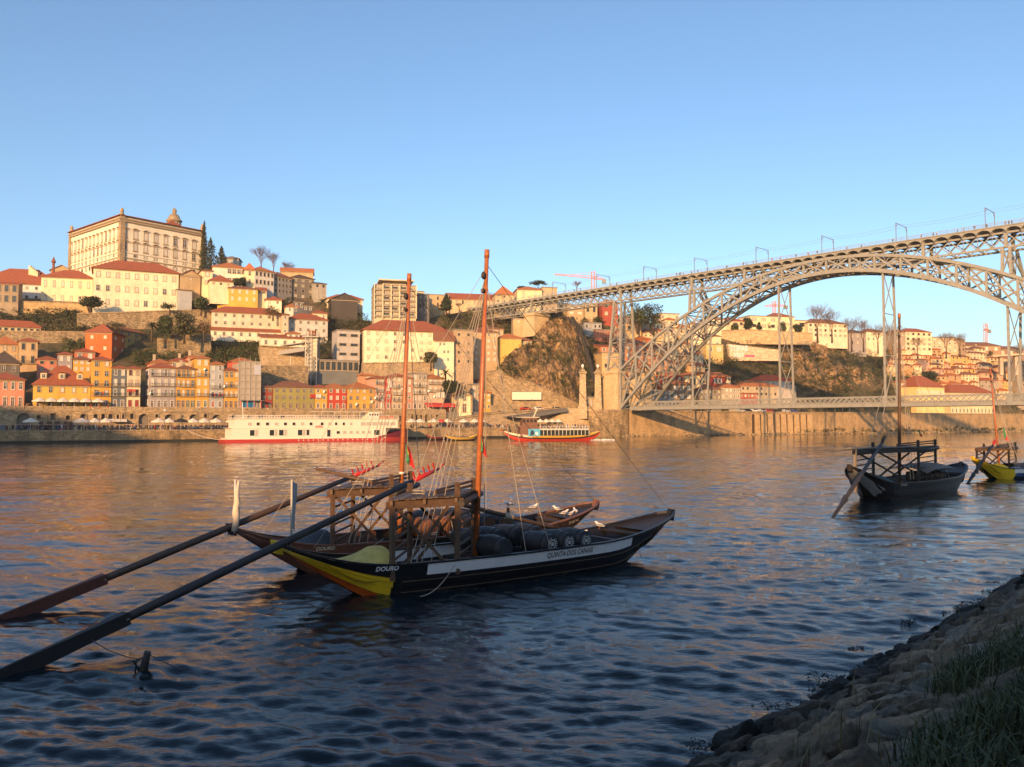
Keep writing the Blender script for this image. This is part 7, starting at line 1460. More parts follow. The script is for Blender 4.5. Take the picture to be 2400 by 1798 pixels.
    mb = MB(); mb.lathe([(.0, 0), (.30, 0), (.42, .5), (.36, 1.2), (.18, 1.5), (.24, 1.8), (.05, 2.1)], (X(1194), 0, 2.3), 8); mb.build('figure_post', BLACK, root, local=True)
    ca, sa = math.cos(ang), math.sin(ang)
    for k in range(34):
        x = d0 + (d1 - d0) * (k // 2 + .5) / 17; y_ = (-1.4, 1.2)[k % 2] + pr_.uniform(-.4, .4); person(Vector((a.x + x * ca - y_ * sa, a.y + x * sa + y_ * ca, 3.66)), 'sit' if k % 3 else 'stand', '* clad passenger on the %s of the tour boat, %s' % (('near side', 'far side')[k % 2], ('by the cabin', 'before midships', 'at midships', 'behind midships', 'at the stern end')[min(4, (k // 2) * 5 // 17)]), 'passengers of the tour boat', rz=ang + pr_.choice((1.6, -1.5, 3.1)))
    wk = MB()
    for k in range(60): q = Vector((a.x + ca * (L + pr_.uniform(-3, 5)), a.y + sa * (L + 2) + pr_.uniform(-2, 2), .05)); wk.lathe([(pr_.uniform(.15, .5), 0), (.05, pr_.uniform(.15, .5))], q, 5)
    wk.build('foam', WHITE, label='white wake foam at the stern of the tour boat', kind='stuff')
tour_boat()
def moored(px0, px1, py, D, label, c0, c1, mast=True):
    a = P(px0, py, D); b = P(px1, py - 3, D + 8); d = b - a; ang = math.atan2(d.y, d.x); L = Vector((d.x, d.y)).length; root = thing('moored_boat', label, 'boat', (a.x, a.y, 0), None, ang)
    loft_hull(root, L, 3.4, .95, -.4, .9, None, [(0, .55, paint('hull_black', (.03, .025, .025), .5), 'hull_bottom'), (.55, 1, paint(c0, c1, .5), 'hull')])
    mb = MB(); mb.box((L * .5, 0, 1.0), (L * .4, 2.0, .35)); mb.build('cargo_cover', paint('cargo_cover', (.3, .26, .2), .8), root, local=True)
    if mast: mb = MB(); mb.tube([(L * .45, 0, .5), (L * .44, 0, 5.2)], [.09, .05], 6); mb.build('mast', PW, root, local=True)
moored(1042, 1118, 1029, 252, 'long yellow boat moored between the river ship and the tour boat', 'hull_yellow', (.70, .42, .05)); moored(998, 1052, 1024, 262, 'dark red boat moored behind the bow of the yellow one', 'hull_maroon', (.25, .03, .03), False)

# ------------------------------------------------------------------ rabelo boats
WD = wood('old_wood', (.13, .075, .042)); WDG = wood('grey_wood', (.16, .12, .09)); WDD = wood('dark_wood', (.035, .026, .022)); VARN = wood('varnish', (.45, .15, .05), .35, .35); WBR = wood('brown_hull', (.21, .09, .055), .55, .35)
HBK = wood('hull_black_paint', (.012, .011, .013), .45, .4); HYL = paint('hull_yellow_paint', (.82, .55, .02), .5, .16, 2); HOR = paint('hull_orange_paint', (.75, .15, .02), .5, .2, 2); HWH = paint('hull_white_paint', (.83, .83, .83), .5, .08, 2); HGY = paint('hull_grey_paint', (.32, .34, .36), .6, .3, 2); HBL = paint('hull_blue_paint', (.03, .09, .25), .5, .2); ROPE = paint('rope', (.42, .36, .28), .9, .3, 20); WIRE = paint('dark_wire', (.05, .05, .05), .6)
CREAM = paint('cream_letters', (.74, .62, .46), .6, .05)
class Rabelo:
    def __init__(s, name, label, c0, ang, sc_=1.0, up=0.0):
        s.c0, s.ang, s.k, s.up = Vector((*c0, 0)), R(ang), sc_, up; s.root = thing(name, label, 'boat', s.c0, 'port wine boats', s.ang); s.root.scale = (sc_,) * 3
    def g(s, x): return 1.05 + ((.85 + s.up) * ((2.2 - x) / 4.1) ** 2 if x < 2.2 else 0) + (.75 * max(0, (x - 11) / 5.7) ** 1.8)
    def kz(s, x): return (-.35 + (2.1 + s.up) * max(0, (1.5 - x) / 3.4) ** 1.1 if x < 1.5 else -.35 + 2.0 * max(0, (x - 12) / 4.7) ** 1.3)
    def b(s, x): t_ = min(1, max(0, (x + 1.9) / 18.6)); return .10 + 1.78 * max(0, math.sin(math.pi * t_)) ** .52
    def f(s, x): t_ = (x + 1.9) / 18.6; return .62 * min(1, math.sin(math.pi * min(1, max(0, t_))) * 1.6) ** 1.2
    def pt(s, x, q, sd, off=0.0):
        b, f = s.b(x), s.f(x); k = s.kz(x); return Vector((x, sd * (b * (f + (1 - f) * max(q, 0) ** .7) + off), k + (s.g(x) - k) * q))
    def w(s, p): return s.c0 + Matrix.Rotation(s.ang, 3, 'Z') @ (Vector(p) * s.k)
    def loc(s, p): return (Matrix.Rotation(-s.ang, 3, 'Z') @ (Vector(p) - s.c0)) / s.k
    def hull(s, bands):
        Q = [0, .24, .45, .60, .71, 1.0]
        for j, segs in enumerate(bands):
            for xa, xb, m_ in segs:
                for sd in (-1, 1):
                    mb = MB(); n = max(3, int((xb - xa) * 2.2)); i0 = 0
                    for k in range(n + 1):
                        x = xa + (xb - xa) * k / n; lo, hi = s.pt(x, Q[j], sd, .035 if j else 0), s.pt(x, Q[j + 1], sd, .008); li, hi2 = s.pt(x, Q[j], sd, -.05), s.pt(x, Q[j + 1], sd, -.05)
                        hi.z -= .008; hi2.z -= .008; mb.v += [tuple(lo), tuple(hi), tuple(hi2), tuple(li)]
                        if k:
                            i = 4 * k
                            for q in range(4): r_ = (q + 1) % 4; mb.face((i - 4 + q, i + q, i + r_, i - 4 + r_))
                    mb.face((0, 1, 2, 3)); mb.face((4 * n, 4 * n + 1, 4 * n + 2, 4 * n + 3)); mb.build('strake', m_, s.root, local=True)
    def trim(s, m_, deck_m, hump_m, stem_m):
        for sd in (-1, 1):
            mb = MB(); pr = None
            for k in range(46):
                x = -1.88 + 18.56 * k / 45; p = s.pt(x, 1.0, sd); q = [p + Vector((0, sd * .05, .0)), p + Vector((0, -sd * .09, .0)), p + Vector((0, -sd * .09, .06)), p + Vector((0, sd * .05, .06))]; i = len(mb.v); mb.v += [tuple(v) for v in q]
                if k:
                    for e in range(4): mb.face((i - 4 + e, i - 4 + (e + 1) % 4, i + (e + 1) % 4, i + e))
            mb.build('gunwale', m_, s.root, local=True)
        mb = MB()
        for k in range(34): xa, xb = -.6 + 16 * k / 34, -.6 + 16 * (k + 1) / 34; zz = lambda x: max(.55, s.kz(x) + .35); mb.poly([(xa, -s.b(xa) * .86, zz(xa)), (xb, -s.b(xb) * .86, zz(xb)), (xb, s.b(xb) * .86, zz(xb)), (xa, s.b(xa) * .86, zz(xa))])
        mb.build('floor', deck_m, s.root, local=True)
        mb = MB(); mb.grid(lambda a, b: Vector((.1 + 1.75 * a, (2 * b - 1) * s.b(.1 + 1.75 * a) * .93, s.g(.1 + 1.75 * a) - .12 + (.62 * (1 - (2 * b - 1) ** 2)) * min(1, a * 1.25) ** 1.3)), 10, 10); mb.poly([(1.85, (2 * k / 10 - 1) * s.b(1.85) * .93, s.g(1.85) - .12 + .62 * (1 - (2 * k / 10 - 1) ** 2)) for k in range(11)]); mb.build('stern_deck', hump_m, s.root, local=True)
        for x in (12.2, 13.6): mb = MB(); mb.box((x, 0, s.g(x) - .12), (.22, s.b(x) * 1.9, .1)); mb.build('thwart', WDD, s.root, local=True)
        mb = MB(); mb.grid(lambda a, b: Vector((14.2 + 2.2 * a, (2 * b - 1) * s.b(14.2 + 2.2 * a) * .95, s.g(14.2 + 2.2 * a) - .1)), 5, 2); mb.build('foredeck', WDD, s.root, local=True)
        for x0, dx in ((-1.95, -.1), (16.6, .14)):
            mb = MB(); zt = s.g(x0); mb.prism([(x0 - .13, -.13, s.kz(x0) - .12), (x0 + .16, -.13, s.kz(x0) - .2), (x0 + .14 + dx, -.11, zt + .12), (x0 - .12 + dx, -.11, zt + .18)], (0, .24, 0)); mb.build('stem_post', stem_m if x0 < 0 else m_, s.root, local=True)
    def platform(s, NL, NR, FR, FL, zt, m_, beam_m, npl=13, post_m=None, front=True):
        NL, NR, FR, FL = [Vector((*q, 0)) for q in (NL, NR, FR, FL)]; Z = Vector((0, 0, 1)); r0 = .55
        for nm, p, h, mm in (('post', NL, zt - .05, post_m or m_), ('post', NR, zt + .45, m_), ('post', FR, zt + .42, m_), ('post', FL, zt + .3, m_)): mb = MB(); mb.bar(p + Z * r0, p + Z * h, .15); mb.build(nm, mm, s.root, local=True)
        for p, q in ((NL, NR), (FL, FR)): e = (q - p).normalized() * .22; mb = MB(); mb.bar(p - e + Z * (zt - .24), q + e + Z * (zt - .24), .12, .26); mb.build('beam', beam_m, s.root, local=True)
        for p, q in ((NL, FL), (NR, FR), ((NL + NR) / 2, (FL + FR) / 2)): e = (q - p).normalized() * .2; mb = MB(); mb.bar(p - e + Z * (zt - .16), q + e + Z * (zt - .16), .1, .16); mb.build('cross_beam', beam_m, s.root, local=True)
        rng = random.Random(4)
        for k in range(npl):
            t0, t1 = (k + .06) / npl, (k + .94) / npl; e = (FL - NL).normalized() * .18; f0 = lambda t_: NL.lerp(NR, -.06 + 1.12 * t_) - e; b0 = lambda t_: FL.lerp(FR, -.06 + 1.12 * t_) + e * rng.uniform(.8, 1.6); zz = Z * (zt - .07 + rng.uniform(-.012, .012)); mb = MB(); mb.prism([f0(t0) + zz, f0(t1) + zz, b0(t1) + zz, b0(t0) + zz], Z * .045); mb.build('plank', WDG if k % 3 else m_, s.root, local=True)
        for p, q in ((NL, NR), (FL, FR)):
            for a, b, a2, b2 in ((p.lerp(q, .08), q.lerp(p, .1), zt - .4, .75), (q.lerp(p, .15), p.lerp(q, .12), zt - .4, .75)): mb = MB(); mb.bar(a + Z * a2, b + Z * b2, .085, .1); mb.build('brace', m_, s.root, local=True)
        for p, q in ((NL, FL), (NR, FR)):
            for k in range(7): mb = MB(); z = .85 + (zt - 1.15) * k / 6.4; mb.bar(p + Z * z, q.lerp(p, .08) + Z * (z + .01), .05, .075); mb.build('rung', m_, s.root, local=True)
        for dz in (.14, .32): mb = MB(); mb.bar(NR.lerp(NL, .35) + Z * (zt + dz * .6), FR.lerp(NR, -.08) + Z * (zt + dz), .07, .09); mb.build('rail', m_, s.root, local=True)
        e = (FR - NR).normalized(); mb = MB(); mb.tube([NR - e * .3 + (NR - NL).normalized() * .22 + Z * (zt - .3), FR + e * .35 + (NR - NL).normalized() * .22 + Z * (zt - .22)], .13, 8); mb.build('roller', WDD, s.root, local=True)
        if True:
            q = FL.lerp(FR, .4); pts = [NL.lerp(FR, .3) + Vector((math.cos(t_) * .22, math.sin(t_) * .28, zt + .02 + .015 * t_)) for t_ in np.linspace(0, 12, 40)]; mb = MB(); mb.tube(pts, .02, 5); mb.build('rope_coil', ROPE, s.root, local=True)
    def mast(s, x, y, h, m_, lean=(.3, -.2), r0=.115, band=False):
        p, q = Vector((x, y, .5)), Vector((x + lean[0], y + lean[1], h)); mb = MB(); mb.tube([p, p.lerp(q, .5), q], [r0, r0 * .9, r0 * .72], 10); o = mb.build('mast', m_, s.root, local=True); s.top = q; mb = MB(); mb.tube([q - (q - p).normalized() * .12, q + (q - p).normalized() * .2], [r0 * .9, r0 * .86], 10); mb.build('masthead', VARN, o, local=True)
        for t_, hh in ((.93, .3), (.88, .2)): mb = MB(); c = p.lerp(q, t_) + Vector((-.16, -.06, 0)); mb.lathe([(.03, -hh / 2), (.09, -hh / 4), (.09, hh / 4), (.03, hh / 2)], c, 8); mb.build('block', WDD, o, local=True)
        if band:
            c = p.lerp(q, band); mb = MB(); mb.tube([c, c + (q - p).normalized() * .1], [r0 * .98] * 2, 10); mb.build('white_band', WHITE, o, local=True)
        return p, q
    def ropes(s, L_):
        for t_, e, r_, m_ in L_:
            p = Vector((s.top.x, s.top.y, 0)).lerp(Vector((s.top.x, s.top.y, s.top.z)), 1); p.z = .5 + (s.top.z - .5) * t_; p = Vector((s.mp.x, s.mp.y, s.mp.z)).lerp(s.top, t_); e = Vector(e); pts = [p.lerp(e, k / 8) - Vector((0, 0, .12 * 4 * (k / 8) * (1 - k / 8))) for k in range(9)]; mb = MB(); mb.tube(pts, r_, 4); mb.build('rope', m_, s.root, local=True)
    def text(s, txt, x0, x1, z0, h, m_, q_lo=.76, sd=-1, off=.045, bold=.02, shear=0.0):
        me, mn, mx = text_mesh(txt, 'lettering', 1.0, shear, bold)
        for v in me.vertices:
            x = x0 + (v.co.x - mn[0]) / (mx[0] - mn[0]) * (x1 - x0); z = (v.co.y - mn[1]) / (mx[1] - mn[1]) * h; zz = z0(x) + z if callable(z0) else z0 + z; k = s.kz(x); q = (zz - k) / (s.g(x) - k); a, b = s.pt(x, .71, sd, .035), s.pt(x, 1, sd, .008); tt = (q - .71) / .29; p = a.lerp(b, tt); v.co = (x, p.y + sd * (off - .03), zz)
        me.materials.append(m_); me.update(); return mobj('lettering', me, s.root)
def std_ropes(r):
    r.ropes([(.97, (16.5, 0, 1.95), .013, WIRE)] + [(.94 - .03 * k, (2.2 + .22 * k, -1.52, 1.12), .017, ROPE) for k in range(3)] + [(.90, (3.0, -1.55, 1.12), .013, ROPE), (.93, (7.0, -1.72, 1.12), .017, ROPE), (.80, (8.2, -1.72, 1.12), .014, ROPE), (.92, (3.0, 1.55, 1.15), .014, ROPE), (.92, (7.4, 1.7, 1.15), .014, ROPE), (.9, (r.top.x - .12, r.top.y - .15, 2.6), .012, ROPE), (.96, (-.5, .5, 1.6), .011, ROPE)])
PL = ((1.6, -1.30), (4.05, -1.58), (6.0, .35), (3.5, .95))
# nearest boat
bA = Rabelo('rabelo_boat', 'nearest black port wine boat with a yellow stern and a white name board', (-6.17, 28.2), 35.7); Y0, Y1 = 1.72, 16.7
bA.hull([[(-1.9, 1.25, HOR), (1.25, Y0 - .12, HYL), (Y0 - .12, Y1, HBK)], [(-1.9, Y0 - .08, HYL), (Y0 - .08, Y1, HBK)], [(-1.9, Y0 - .04, HYL), (Y0 - .04, Y1, HBK)], [(-1.9, Y0, HYL), (Y0, Y1, HBK)], [(-1.9, 2.85, HBK), (2.85, 5.4, HWH), (5.4, 9.1, HWH), (9.1, 12.8, HWH), (12.8, Y1, HBK)]])
bA.trim(HBK, WDD, paint('hump_yellow', (.62, .50, .13), .7, .3), HYL); bA.platform(*PL, 3.36, WD, WD); bA.mp, _ = bA.mast(5.82, -.05, 12.55, VARN, (.38, -.2)); std_ropes(bA)
bA.text('DOURO', 1.0, 1.78, lambda x: .905, .17, HWH, shear=.12, bold=.035); bA.text('QUINTA·DOS CANAIS', 7.95, 10.35, lambda x: .72, .25, HBK, bold=.006)
WDK = wood('brown_dark', (.045, .028, .022), .6)
for bt, m_ in ((bA, WD),):
    for sd in (-1, 1):
        for qq in (.30, .58): mb = MB(); mb.tube([bt.pt(2.0 + 12.5 * k / 24, qq, sd, .045) for k in range(25)], .022, 5); mb.build('rubbing_strake', m_, bt.root, local=True)
# second boat behind it
bB = Rabelo('rabelo_boat', 'all brown port wine boat moored just behind the nearest one', (-9.2, 32.6), 35.7)
bB.hull([[(-1.9, 5, WBR), (5, Y1, WDK)]] * 5); bB.trim(WBR, WDD, paint('hump_dark', (.035, .038, .045), .7, .3), WDD); bB.platform(*PL, 3.36, WD, WD, 12); bB.mp, _ = bB.mast(5.25, 0, 12.35, VARN, (.32, -.2), band=.27); std_ropes(bB)
bB.text('DOURO', .95, 1.66, lambda x: .915, .16, CREAM, shear=.12, bold=.035); bB.text('F 1E3 AL', 13.9, 14.7, lambda x: bB.g(x) - .30, .16, CREAM)
# third boat, seen from astern at right; fourth with yellow stern at the frame edge
bC = Rabelo('rabelo_boat', 'dark port wine boat seen from astern at right under the slim bridge hanger', (26.8, 61.9), 42, 1.18, .3)
bC.hull([[(-1.9, .5, HGY), (.5, Y1, HBK)], [(-1.9, .6, HGY), (.6, Y1, HBK)], [(-1.9, .7, HGY), (.7, Y1, HBK)], [(-1.9, 0, HBK), (0, Y1, HBK)], [(-1.9, Y1, HBK)]]); bC.trim(HBK, WDD, paint('hump_teal', (.05, .09, .10), .7, .3), WDD)
def plat_px(bt, pts): return [tuple(bt.loc(P(px, 1050, D))[:2]) for px, D in pts]
PINE = wood('pale_post', (.55, .38, .2), .6, .2); bC.platform(*plat_px(bC, ((2004, 61.5), (2152, 66), (2192, 70.5), (2046, 66))), 3.36, WDD, WDD, 12, PINE); mx_ = bC.loc(P(2106, 1050, 68)); bC.mp, _ = bC.mast(mx_.x, mx_.y, 12.6, WD, (.25, -.15)); tL, tR = bC.loc(P(2035, 1040, 63)), bC.loc(P(2135, 1160, 66))
bC.ropes([(.96, (tL.x, tL.y, 3.4), .016, ROPE), (.95, (tL.x + .5, tL.y - .35, 3.4), .02, ROPE), (.95, (tR.x, tR.y, 1.1), .022, ROPE), (.93, (tR.x + .3, tR.y - .1, 1.1), .018, ROPE), (.92, (tR.x + 1.2, tR.y, 1.1), .016, ROPE), (.97, (9.5, -1.7, 1.1), .012, ROPE), (.97, (16.4, 0, 1.9), .012, ROPE)])
tag(bC.root, 'dark port wine boat seen from astern at right under the slim bridge hanger')
m_ = bC.text('DOURO', 2.0, 2.7, lambda x: .9, .15, CREAM, bold=.03)
bD = Rabelo('rabelo_boat', 'port wine boat with yellow stern and blue and white side at the right edge', (49.6, 85.0), 22, 1.0, .3)
bD.hull([[(-1.9, 2.2, HYL), (2.2, Y1, HBK)], [(-1.9, 2.3, HYL), (2.3, Y1, HBK)], [(-1.9, 2.4, HYL), (2.4, Y1, HBL)], [(-1.9, 2.5, HYL), (2.5, Y1, HBL)], [(-1.9, 2.2, HYL), (2.2, Y1, HWH)]]); bD.trim(HBK, WDD, HYL, HYL); bD.platform(*plat_px(bD, ((2289, 84.8), (2364, 86.5), (2380, 90), (2306, 88.5))), 3.3, WDD, WD, 10); mx_ = bD.loc(P(2342, 1050, 87)); bD.mp, _ = bD.mast(mx_.x, mx_.y, 11.6, VARN, (-.75, .2)); std_ropes(bD)
# steering oars
def oar(label, tip, piv, kend, m_, red, zt, r_=.122, bw=.21):
    tip, piv = Vector(tip), Vector(piv); d = piv - tip; end = tip + d * kend; end.z = zt; d = (end - tip); L = d.length; dn = d.normalized(); root = thing('steering_oar', label, 'oar', tip); Q = lambda t_: tip + d * t_
    side = dn.cross(Vector((0, 0, 1))).normalized(); upn = side.cross(dn)
    mb = MB(); mb.tube([Q(.16), Q(.3), Q(.6), Q(.88)], [r_ * .95, r_ * 1.1, r_, r_ * .8], 10); mb.build('shaft', m_[0], root)
    mb = MB(); i = 0; ring = []
    for t_, w_, th in ((-.03, bw * 1.0, .03), (.05, bw, .04), (.14, bw * .85, .09), (.2, .17, .15)): ring.append([Q(t_) + upn * (a * w_) + side * (b * th) for a, b in ((-1, -1), (1, -1), (1, 1), (-1, 1))])
    for k, rg in enumerate(ring):
        i = len(mb.v); mb.v += [tuple(q) for q in rg]
        if k:
            for e in range(4): mb.face((i - 4 + e, i - 4 + (e + 1) % 4, i + (e + 1) % 4, i + e))
    mb.face((0, 1, 2, 3)); mb.build('blade', m_[1], root); mb = MB(); mb.tube([Q(.195), Q(.2)], [r_ * 1.25] * 2, 10); mb.build('binding', ROPE, root)
    mb = MB(); mb.tube([Q(.875), Q(.93), Q(.975)], [r_ * .82, r_ * .72, r_ * .4], 8); hz = Q(.975); mb.tube([hz, Q(1.0) + upn * .12], [r_ * .35, r_ * .25], 6); ho = mb.build('handle', red, root)
    for k in range(5): mb = MB(); q = Q(.885 + .018 * k) + upn * r_ * .6; mb.bar(q, q + upn * .28 - dn * .05, .05); mb.build('peg', red, root)
    return root
OW = wood('oar_wood', (.10, .06, .04)); OD = wood('oar_dark', (.045, .036, .034)); ORD = wood('blade_red', (.16, .05, .03))
oar('nearest long dark steering oar with a red handle, reaching into the water at lower left', (-12.2, 18.9, -.1), (-7.25, 27.0, 2.25), 1.9, (OD, wood('blade_dark', (.025, .02, .018))), REDP, 4.15)
oar('brown steering oar of the brown boat with a red handle and reddish blade', (-15.6, 24.9, -.1), (-10.85, 31.3, 2.15), 2.03, (OW, ORD), REDP, 4.05)
a = G(1952, 1213); b = P(2078, 1022, 66); oar('black steering oar slanting down from the stern of the dark boat at right', a, a.lerp(b, .5), 2.0, (OD, OD), WDD, b.z, .13, .13)
a = G(2268, 1133); b = P(2335, 1032, 86); oar('dark steering oar of the boat with the yellow stern', a, a.lerp(b, .5), 2.0, (OD, OD), REDP, b.z, .13, .17)

# barrels: body > hoops, head, emblem
EMB = paint('emblem_white', (.70, .68, .62), .6, .05)
def barrel(p, rz, label, wm, hoop, headm, emblem=None, s=1.0, txt=None):
    root = thing('wine_barrel', label, 'barrel', p, 'barrels on the boats', rz); pr = [(.355, -.72), (.40, -.5), (.445, -.2), (.455, 0), (.445, .2), (.40, .5), (.355, .72)]; M_ = Matrix.Rotation(math.pi / 2, 3, 'Y'); root.scale = (s,) * 3
    mb = MB(); mb.lathe(pr, (0, 0, 0), 20, M=M_); mb.build('staves', wm, root, local=True)
    for h, r_ in ((-.66, .368), (-.42, .417), (.42, .417), (.66, .368)): mb = MB(); mb.lathe([(r_ + .008, h - .035), (r_ + .012, h + .035)], (0, 0, 0), 20, M=M_); mb.build('hoop', hoop, root, local=True)
    mb = MB(); mb.lathe([(.33, .722), (.33, .728)], (0, 0, 0), 20, M=M_); mb.build('head', headm, root, local=True)
    q = lambda r_, t_: (.736, r_ * math.cos(t_), r_ * math.sin(t_))
    if emblem:
        mb = MB(); n = 24
        for k in range(n): a, b = 2 * math.pi * k / n, 2 * math.pi * (k + 1) / n; mb.poly([q(.15, a), q(.15, b), q(.18, b), q(.18, a)])
        for k in range(20):
            if k in (4, 5, 14, 15): continue
            a = 2 * math.pi * k / 20; mb.poly([q(.21, a - .05), q(.27, a - .05), q(.27, a + .07), q(.21, a + .03)])
        for e in (-1, 0, 1): mb.poly([(.736, .02 + e * .045, -.06), (.736, -.02 + e * .045, -.06), (.736, -.03 + e * .075, .08), (.736, .0 + e * .075, .08)])
        mb.build('emblem', EMB, root, local=True)
    if txt:
        me, mn, mx = text_mesh(txt, 'lettering', 1.0, 0, .01)
        for v in me.vertices: x = (v.co.x - mn[0]) / (mx[0] - mn[0]) - .5; y = (v.co.y - mn[1]) / (mx[1] - mn[1]); v.co = (.735, x * .46, -.2 + y * .13)
        me.materials.append(EMB); me.update(); mobj('lettering', me, root)
DBW = wood('barrel_dark', (.03, .03, .034), .55, .4); DHD = paint('barrel_head_dark', (.018, .018, .022), .6); OAK = wood('barrel_oak', (.26, .11, .04), .6, .5); OHD = paint('barrel_head_oak', (.16, .06, .025), .6, .3)
AX = R(-45); ax = Vector((math.cos(AX), math.sin(AX), 0)); AD = Vector((math.cos(R(35.7)), math.sin(R(35.7)), 0))
h0 = Vector((1.58, 32.0, 1.20))
for k, (o_, back, z, em, lab) in enumerate(((0, 0, 0, 1, 'left of three black barrels with a white round emblem on the nearest boat'), (.86, 0, 0, 1, 'middle one of three black barrels with a white round emblem'), (1.74, 0, 0, 1, 'right one of three black barrels with a white round emblem, nearest the bow'), (-2.15, .1, .02, 0, 'large black barrel with a plain dark head beside the boat ladder'),
                              (-1.9, 1.75, .1, 0, 'black barrel in the far row behind the plain-headed one'), (-1.0, 1.75, .1, 0, 'black barrel in the far row behind the gap between the near ones'), (-.1, 1.7, .12, 0, 'black barrel behind the left emblem barrel'), (.8, 1.65, .1, 0, 'black barrel behind the middle emblem barrel'))):
    barrel(h0 + AD * o_ - ax * (back + .72) + Vector((0, 0, z)), AX, lab, DBW, BLACK, DHD, em, 1.0)
mb = MB(); mb.v = []; c_ = [bA.loc(h0 + AD * o_ - ax * q + Vector((0, 0, -.48))) for o_, q in ((-2.8, 0.1), (2.4, 0.1), (2.4, 2.9), (-2.8, 2.9))]; mb.prism(c_, (0, 0, -.1)); mb.build('cargo_deck', WDD, bA.root, local=True)
hB = P(1034, 1252, 35.9); hB.z = 1.28; labs = ['first', 'second', 'third', 'fourth', 'fifth']
for k in range(5): barrel(hB + AD * (.98 * k - .4) - ax * .72, AX, 'pale-lettered oak barrel on the brown boat, %s from the ladder' % labs[k], OAK if k < 3 else DBW, paint('hoop_rust', (.12, .05, .03), .6), OHD, None, 1.08, 'ROZÈS')
for k in range(4): barrel(hB + AD * (.95 * k - .2) - ax * (2.3 if k % 2 else 2.2) + Vector((0, 0, .12)), AX, 'weathered dark barrel in the far row of the brown boat, %s from the ladder' % labs[k], DBW, paint('hoop_rust', (.12, .05, .03), .6), OHD, None, 1.08)
mb = MB(); c_ = [bB.loc(hB + AD * o_ - ax * q + Vector((0, 0, -.5))) for o_, q in ((-1.2, 0.1), (4.4, 0.1), (4.4, 3.4), (-1.2, 3.4))]; mb.prism(c_, (0, 0, -.1)); mb.build('cargo_deck', WDD, bB.root, local=True)
for k in range(5):
    p_ = bC.w((8.6 + .62 * k, .2 - .1 * k, 1.15 if k < 4 else 1.1)); barrel(p_ , R(50 - 84), 'dark barrel stacked on the stern-on boat, %s counting from its ladder' % labs[k], wood('barrel_brown', (.10, .07, .045)), BLACK, DHD, None, 1.05)
mb = MB(); mb.grid(lambda a, b: Vector((6.9 + 5.8 * a, (2 * b - 1) * 1.5 + .25, 1.75 + .35 * (1 - (2 * b - 1) ** 2) - .25 * abs(2 * a - 1) ** 3)), 14, 8); mb.build('cargo_cover', WDG, bC.root, local=True)
mb = MB(); mb.grid(lambda a, b: Vector((3.2 + 5.5 * a, (2 * b - 1) * 1.5, 1.15 + .45 * (1 - (2 * b - 1) ** 2))), 12, 8); mb.build('cargo_cover', WDD, bD.root, local=True)
# yard of the brown boat, stern poles and flags
ys = thing('yard_spar', 'long wooden yard laid slanting across the brown boat', 'spar', P(740, 1098, 33.5)); mb = MB(); a, b = P(740, 1098, 33.5), P(1296, 1236, 37); mb.tube([a, a.lerp(b, .5), b], [.06, .10, .08], 8); mb.build('spar', WD, ys)
mb = MB(); c_ = a.lerp(b, .8); mb.tube([c_ - (b - a).normalized() * .2, c_ + (b - a).normalized() * .2], [.15, .14], 8); mb.build('lashing', ROPE, ys)
fp = thing('stern_flag', 'grey flag hanging edge-on from the stern pole of the nearest boat', 'flag', P(682, 1290, 27.0)); a = P(682, 1292, 27.0); b = P(684, 1124, 27.0); mb = MB(); mb.tube([a, b], .035, 8); mb.build('pole', paint('pale_pole', (.6, .55, .45), .5), fp)
mb = MB(); mb.grid(lambda s_, t_: b + (a - b) * (.02 + .66 * t_) + Vector((.02 + .03 * s_ * (1 - .6 * t_) + .012 * math.sin(t_ * 7), .5 * s_ * (1 - .45 * t_), -.14 * s_)), 6, 10); mb.build('cloth', paint('grey_flag', (.36, .36, .36), .8, .15), fp)
fb = thing('stern_flag', 'furled white flag wrapped round the stern pole of the brown boat', 'flag', P(550, 1240, 31.3)); a = P(549, 1250, 31.3); b = P(551, 1124, 31.3); mb = MB(); mb.tube([a, b], .03, 6); mb.build('pole', WHITE, fb); mb = MB()
mb.lathe([(.03, .0), (.13, .08), (.12, .45), (.15, .7), (.12, 1.0), (.13, 1.15), (.09, 1.45), (.05, 1.95), (.02, 2.0)], a + Vector((.03, 0, .02)), 7, M=Matrix.Rotation(.04, 3, 'Y')); mb.v = [(x + .03 * math.sin(z * 9), y, z) for x, y, z in mb.v]; mb.build('cloth', paint('white_flag', (.66, .58, .46), .8, .2), fb)
FG, FRD, FY = paint('flag_green', (.06, .28, .12), .8, .2), paint('flag_red', (.52, .03, .03), .8, .2), paint('flag_yellow', (.6, .5, .05), .8, .2)
def flag(label, pt_, D, hpx, wpx, lean=.5):
    a = P(pt_[0], pt_[1], D); h, w_ = hpx / F * D, wpx / F * D; root = thing('flag', label, 'flag', a); fn = lambda s_, t_: a + Vector((w_ * (.12 + .88 * s_) * (.25 + .75 * t_ ** .8) * (1 if t_ < .85 else 1 - .5 * (t_ - .85) / .15 * (1 - s_)), .10 * math.sin(s_ * 7 + t_ * 4), -h * t_ * (.75 + .25 * s_) - .1 * s_))
    for nm, s0, s1, m_ in (('green_field', 0, .42, FG), ('red_field', .42, 1, FRD)): mb = MB(); mb.grid(lambda s_, t_: fn(s0 + (s1 - s0) * s_, t_), 5, 10); mb.build(nm, m_, root)
    mb = MB(); mb.grid(lambda s_, t_: fn(.34 + .18 * s_, .3 + .2 * t_) + Vector((0, -.012, 0)), 3, 3); mb.build('crest', FY, root)
flag('limp green and red flag on the mast of the brown boat', (950, 1040), 35.0, 54, 24); flag('limp green and red flag on the tallest near mast', (1126, 1020), 31.0, 48, 16); flag('small dark red flag on the rigging of the dark boat at right', (2153, 1006), 67, 16, 8); flag('red and green flag on the boat with the yellow stern', (2351, 1000), 87, 34, 14)
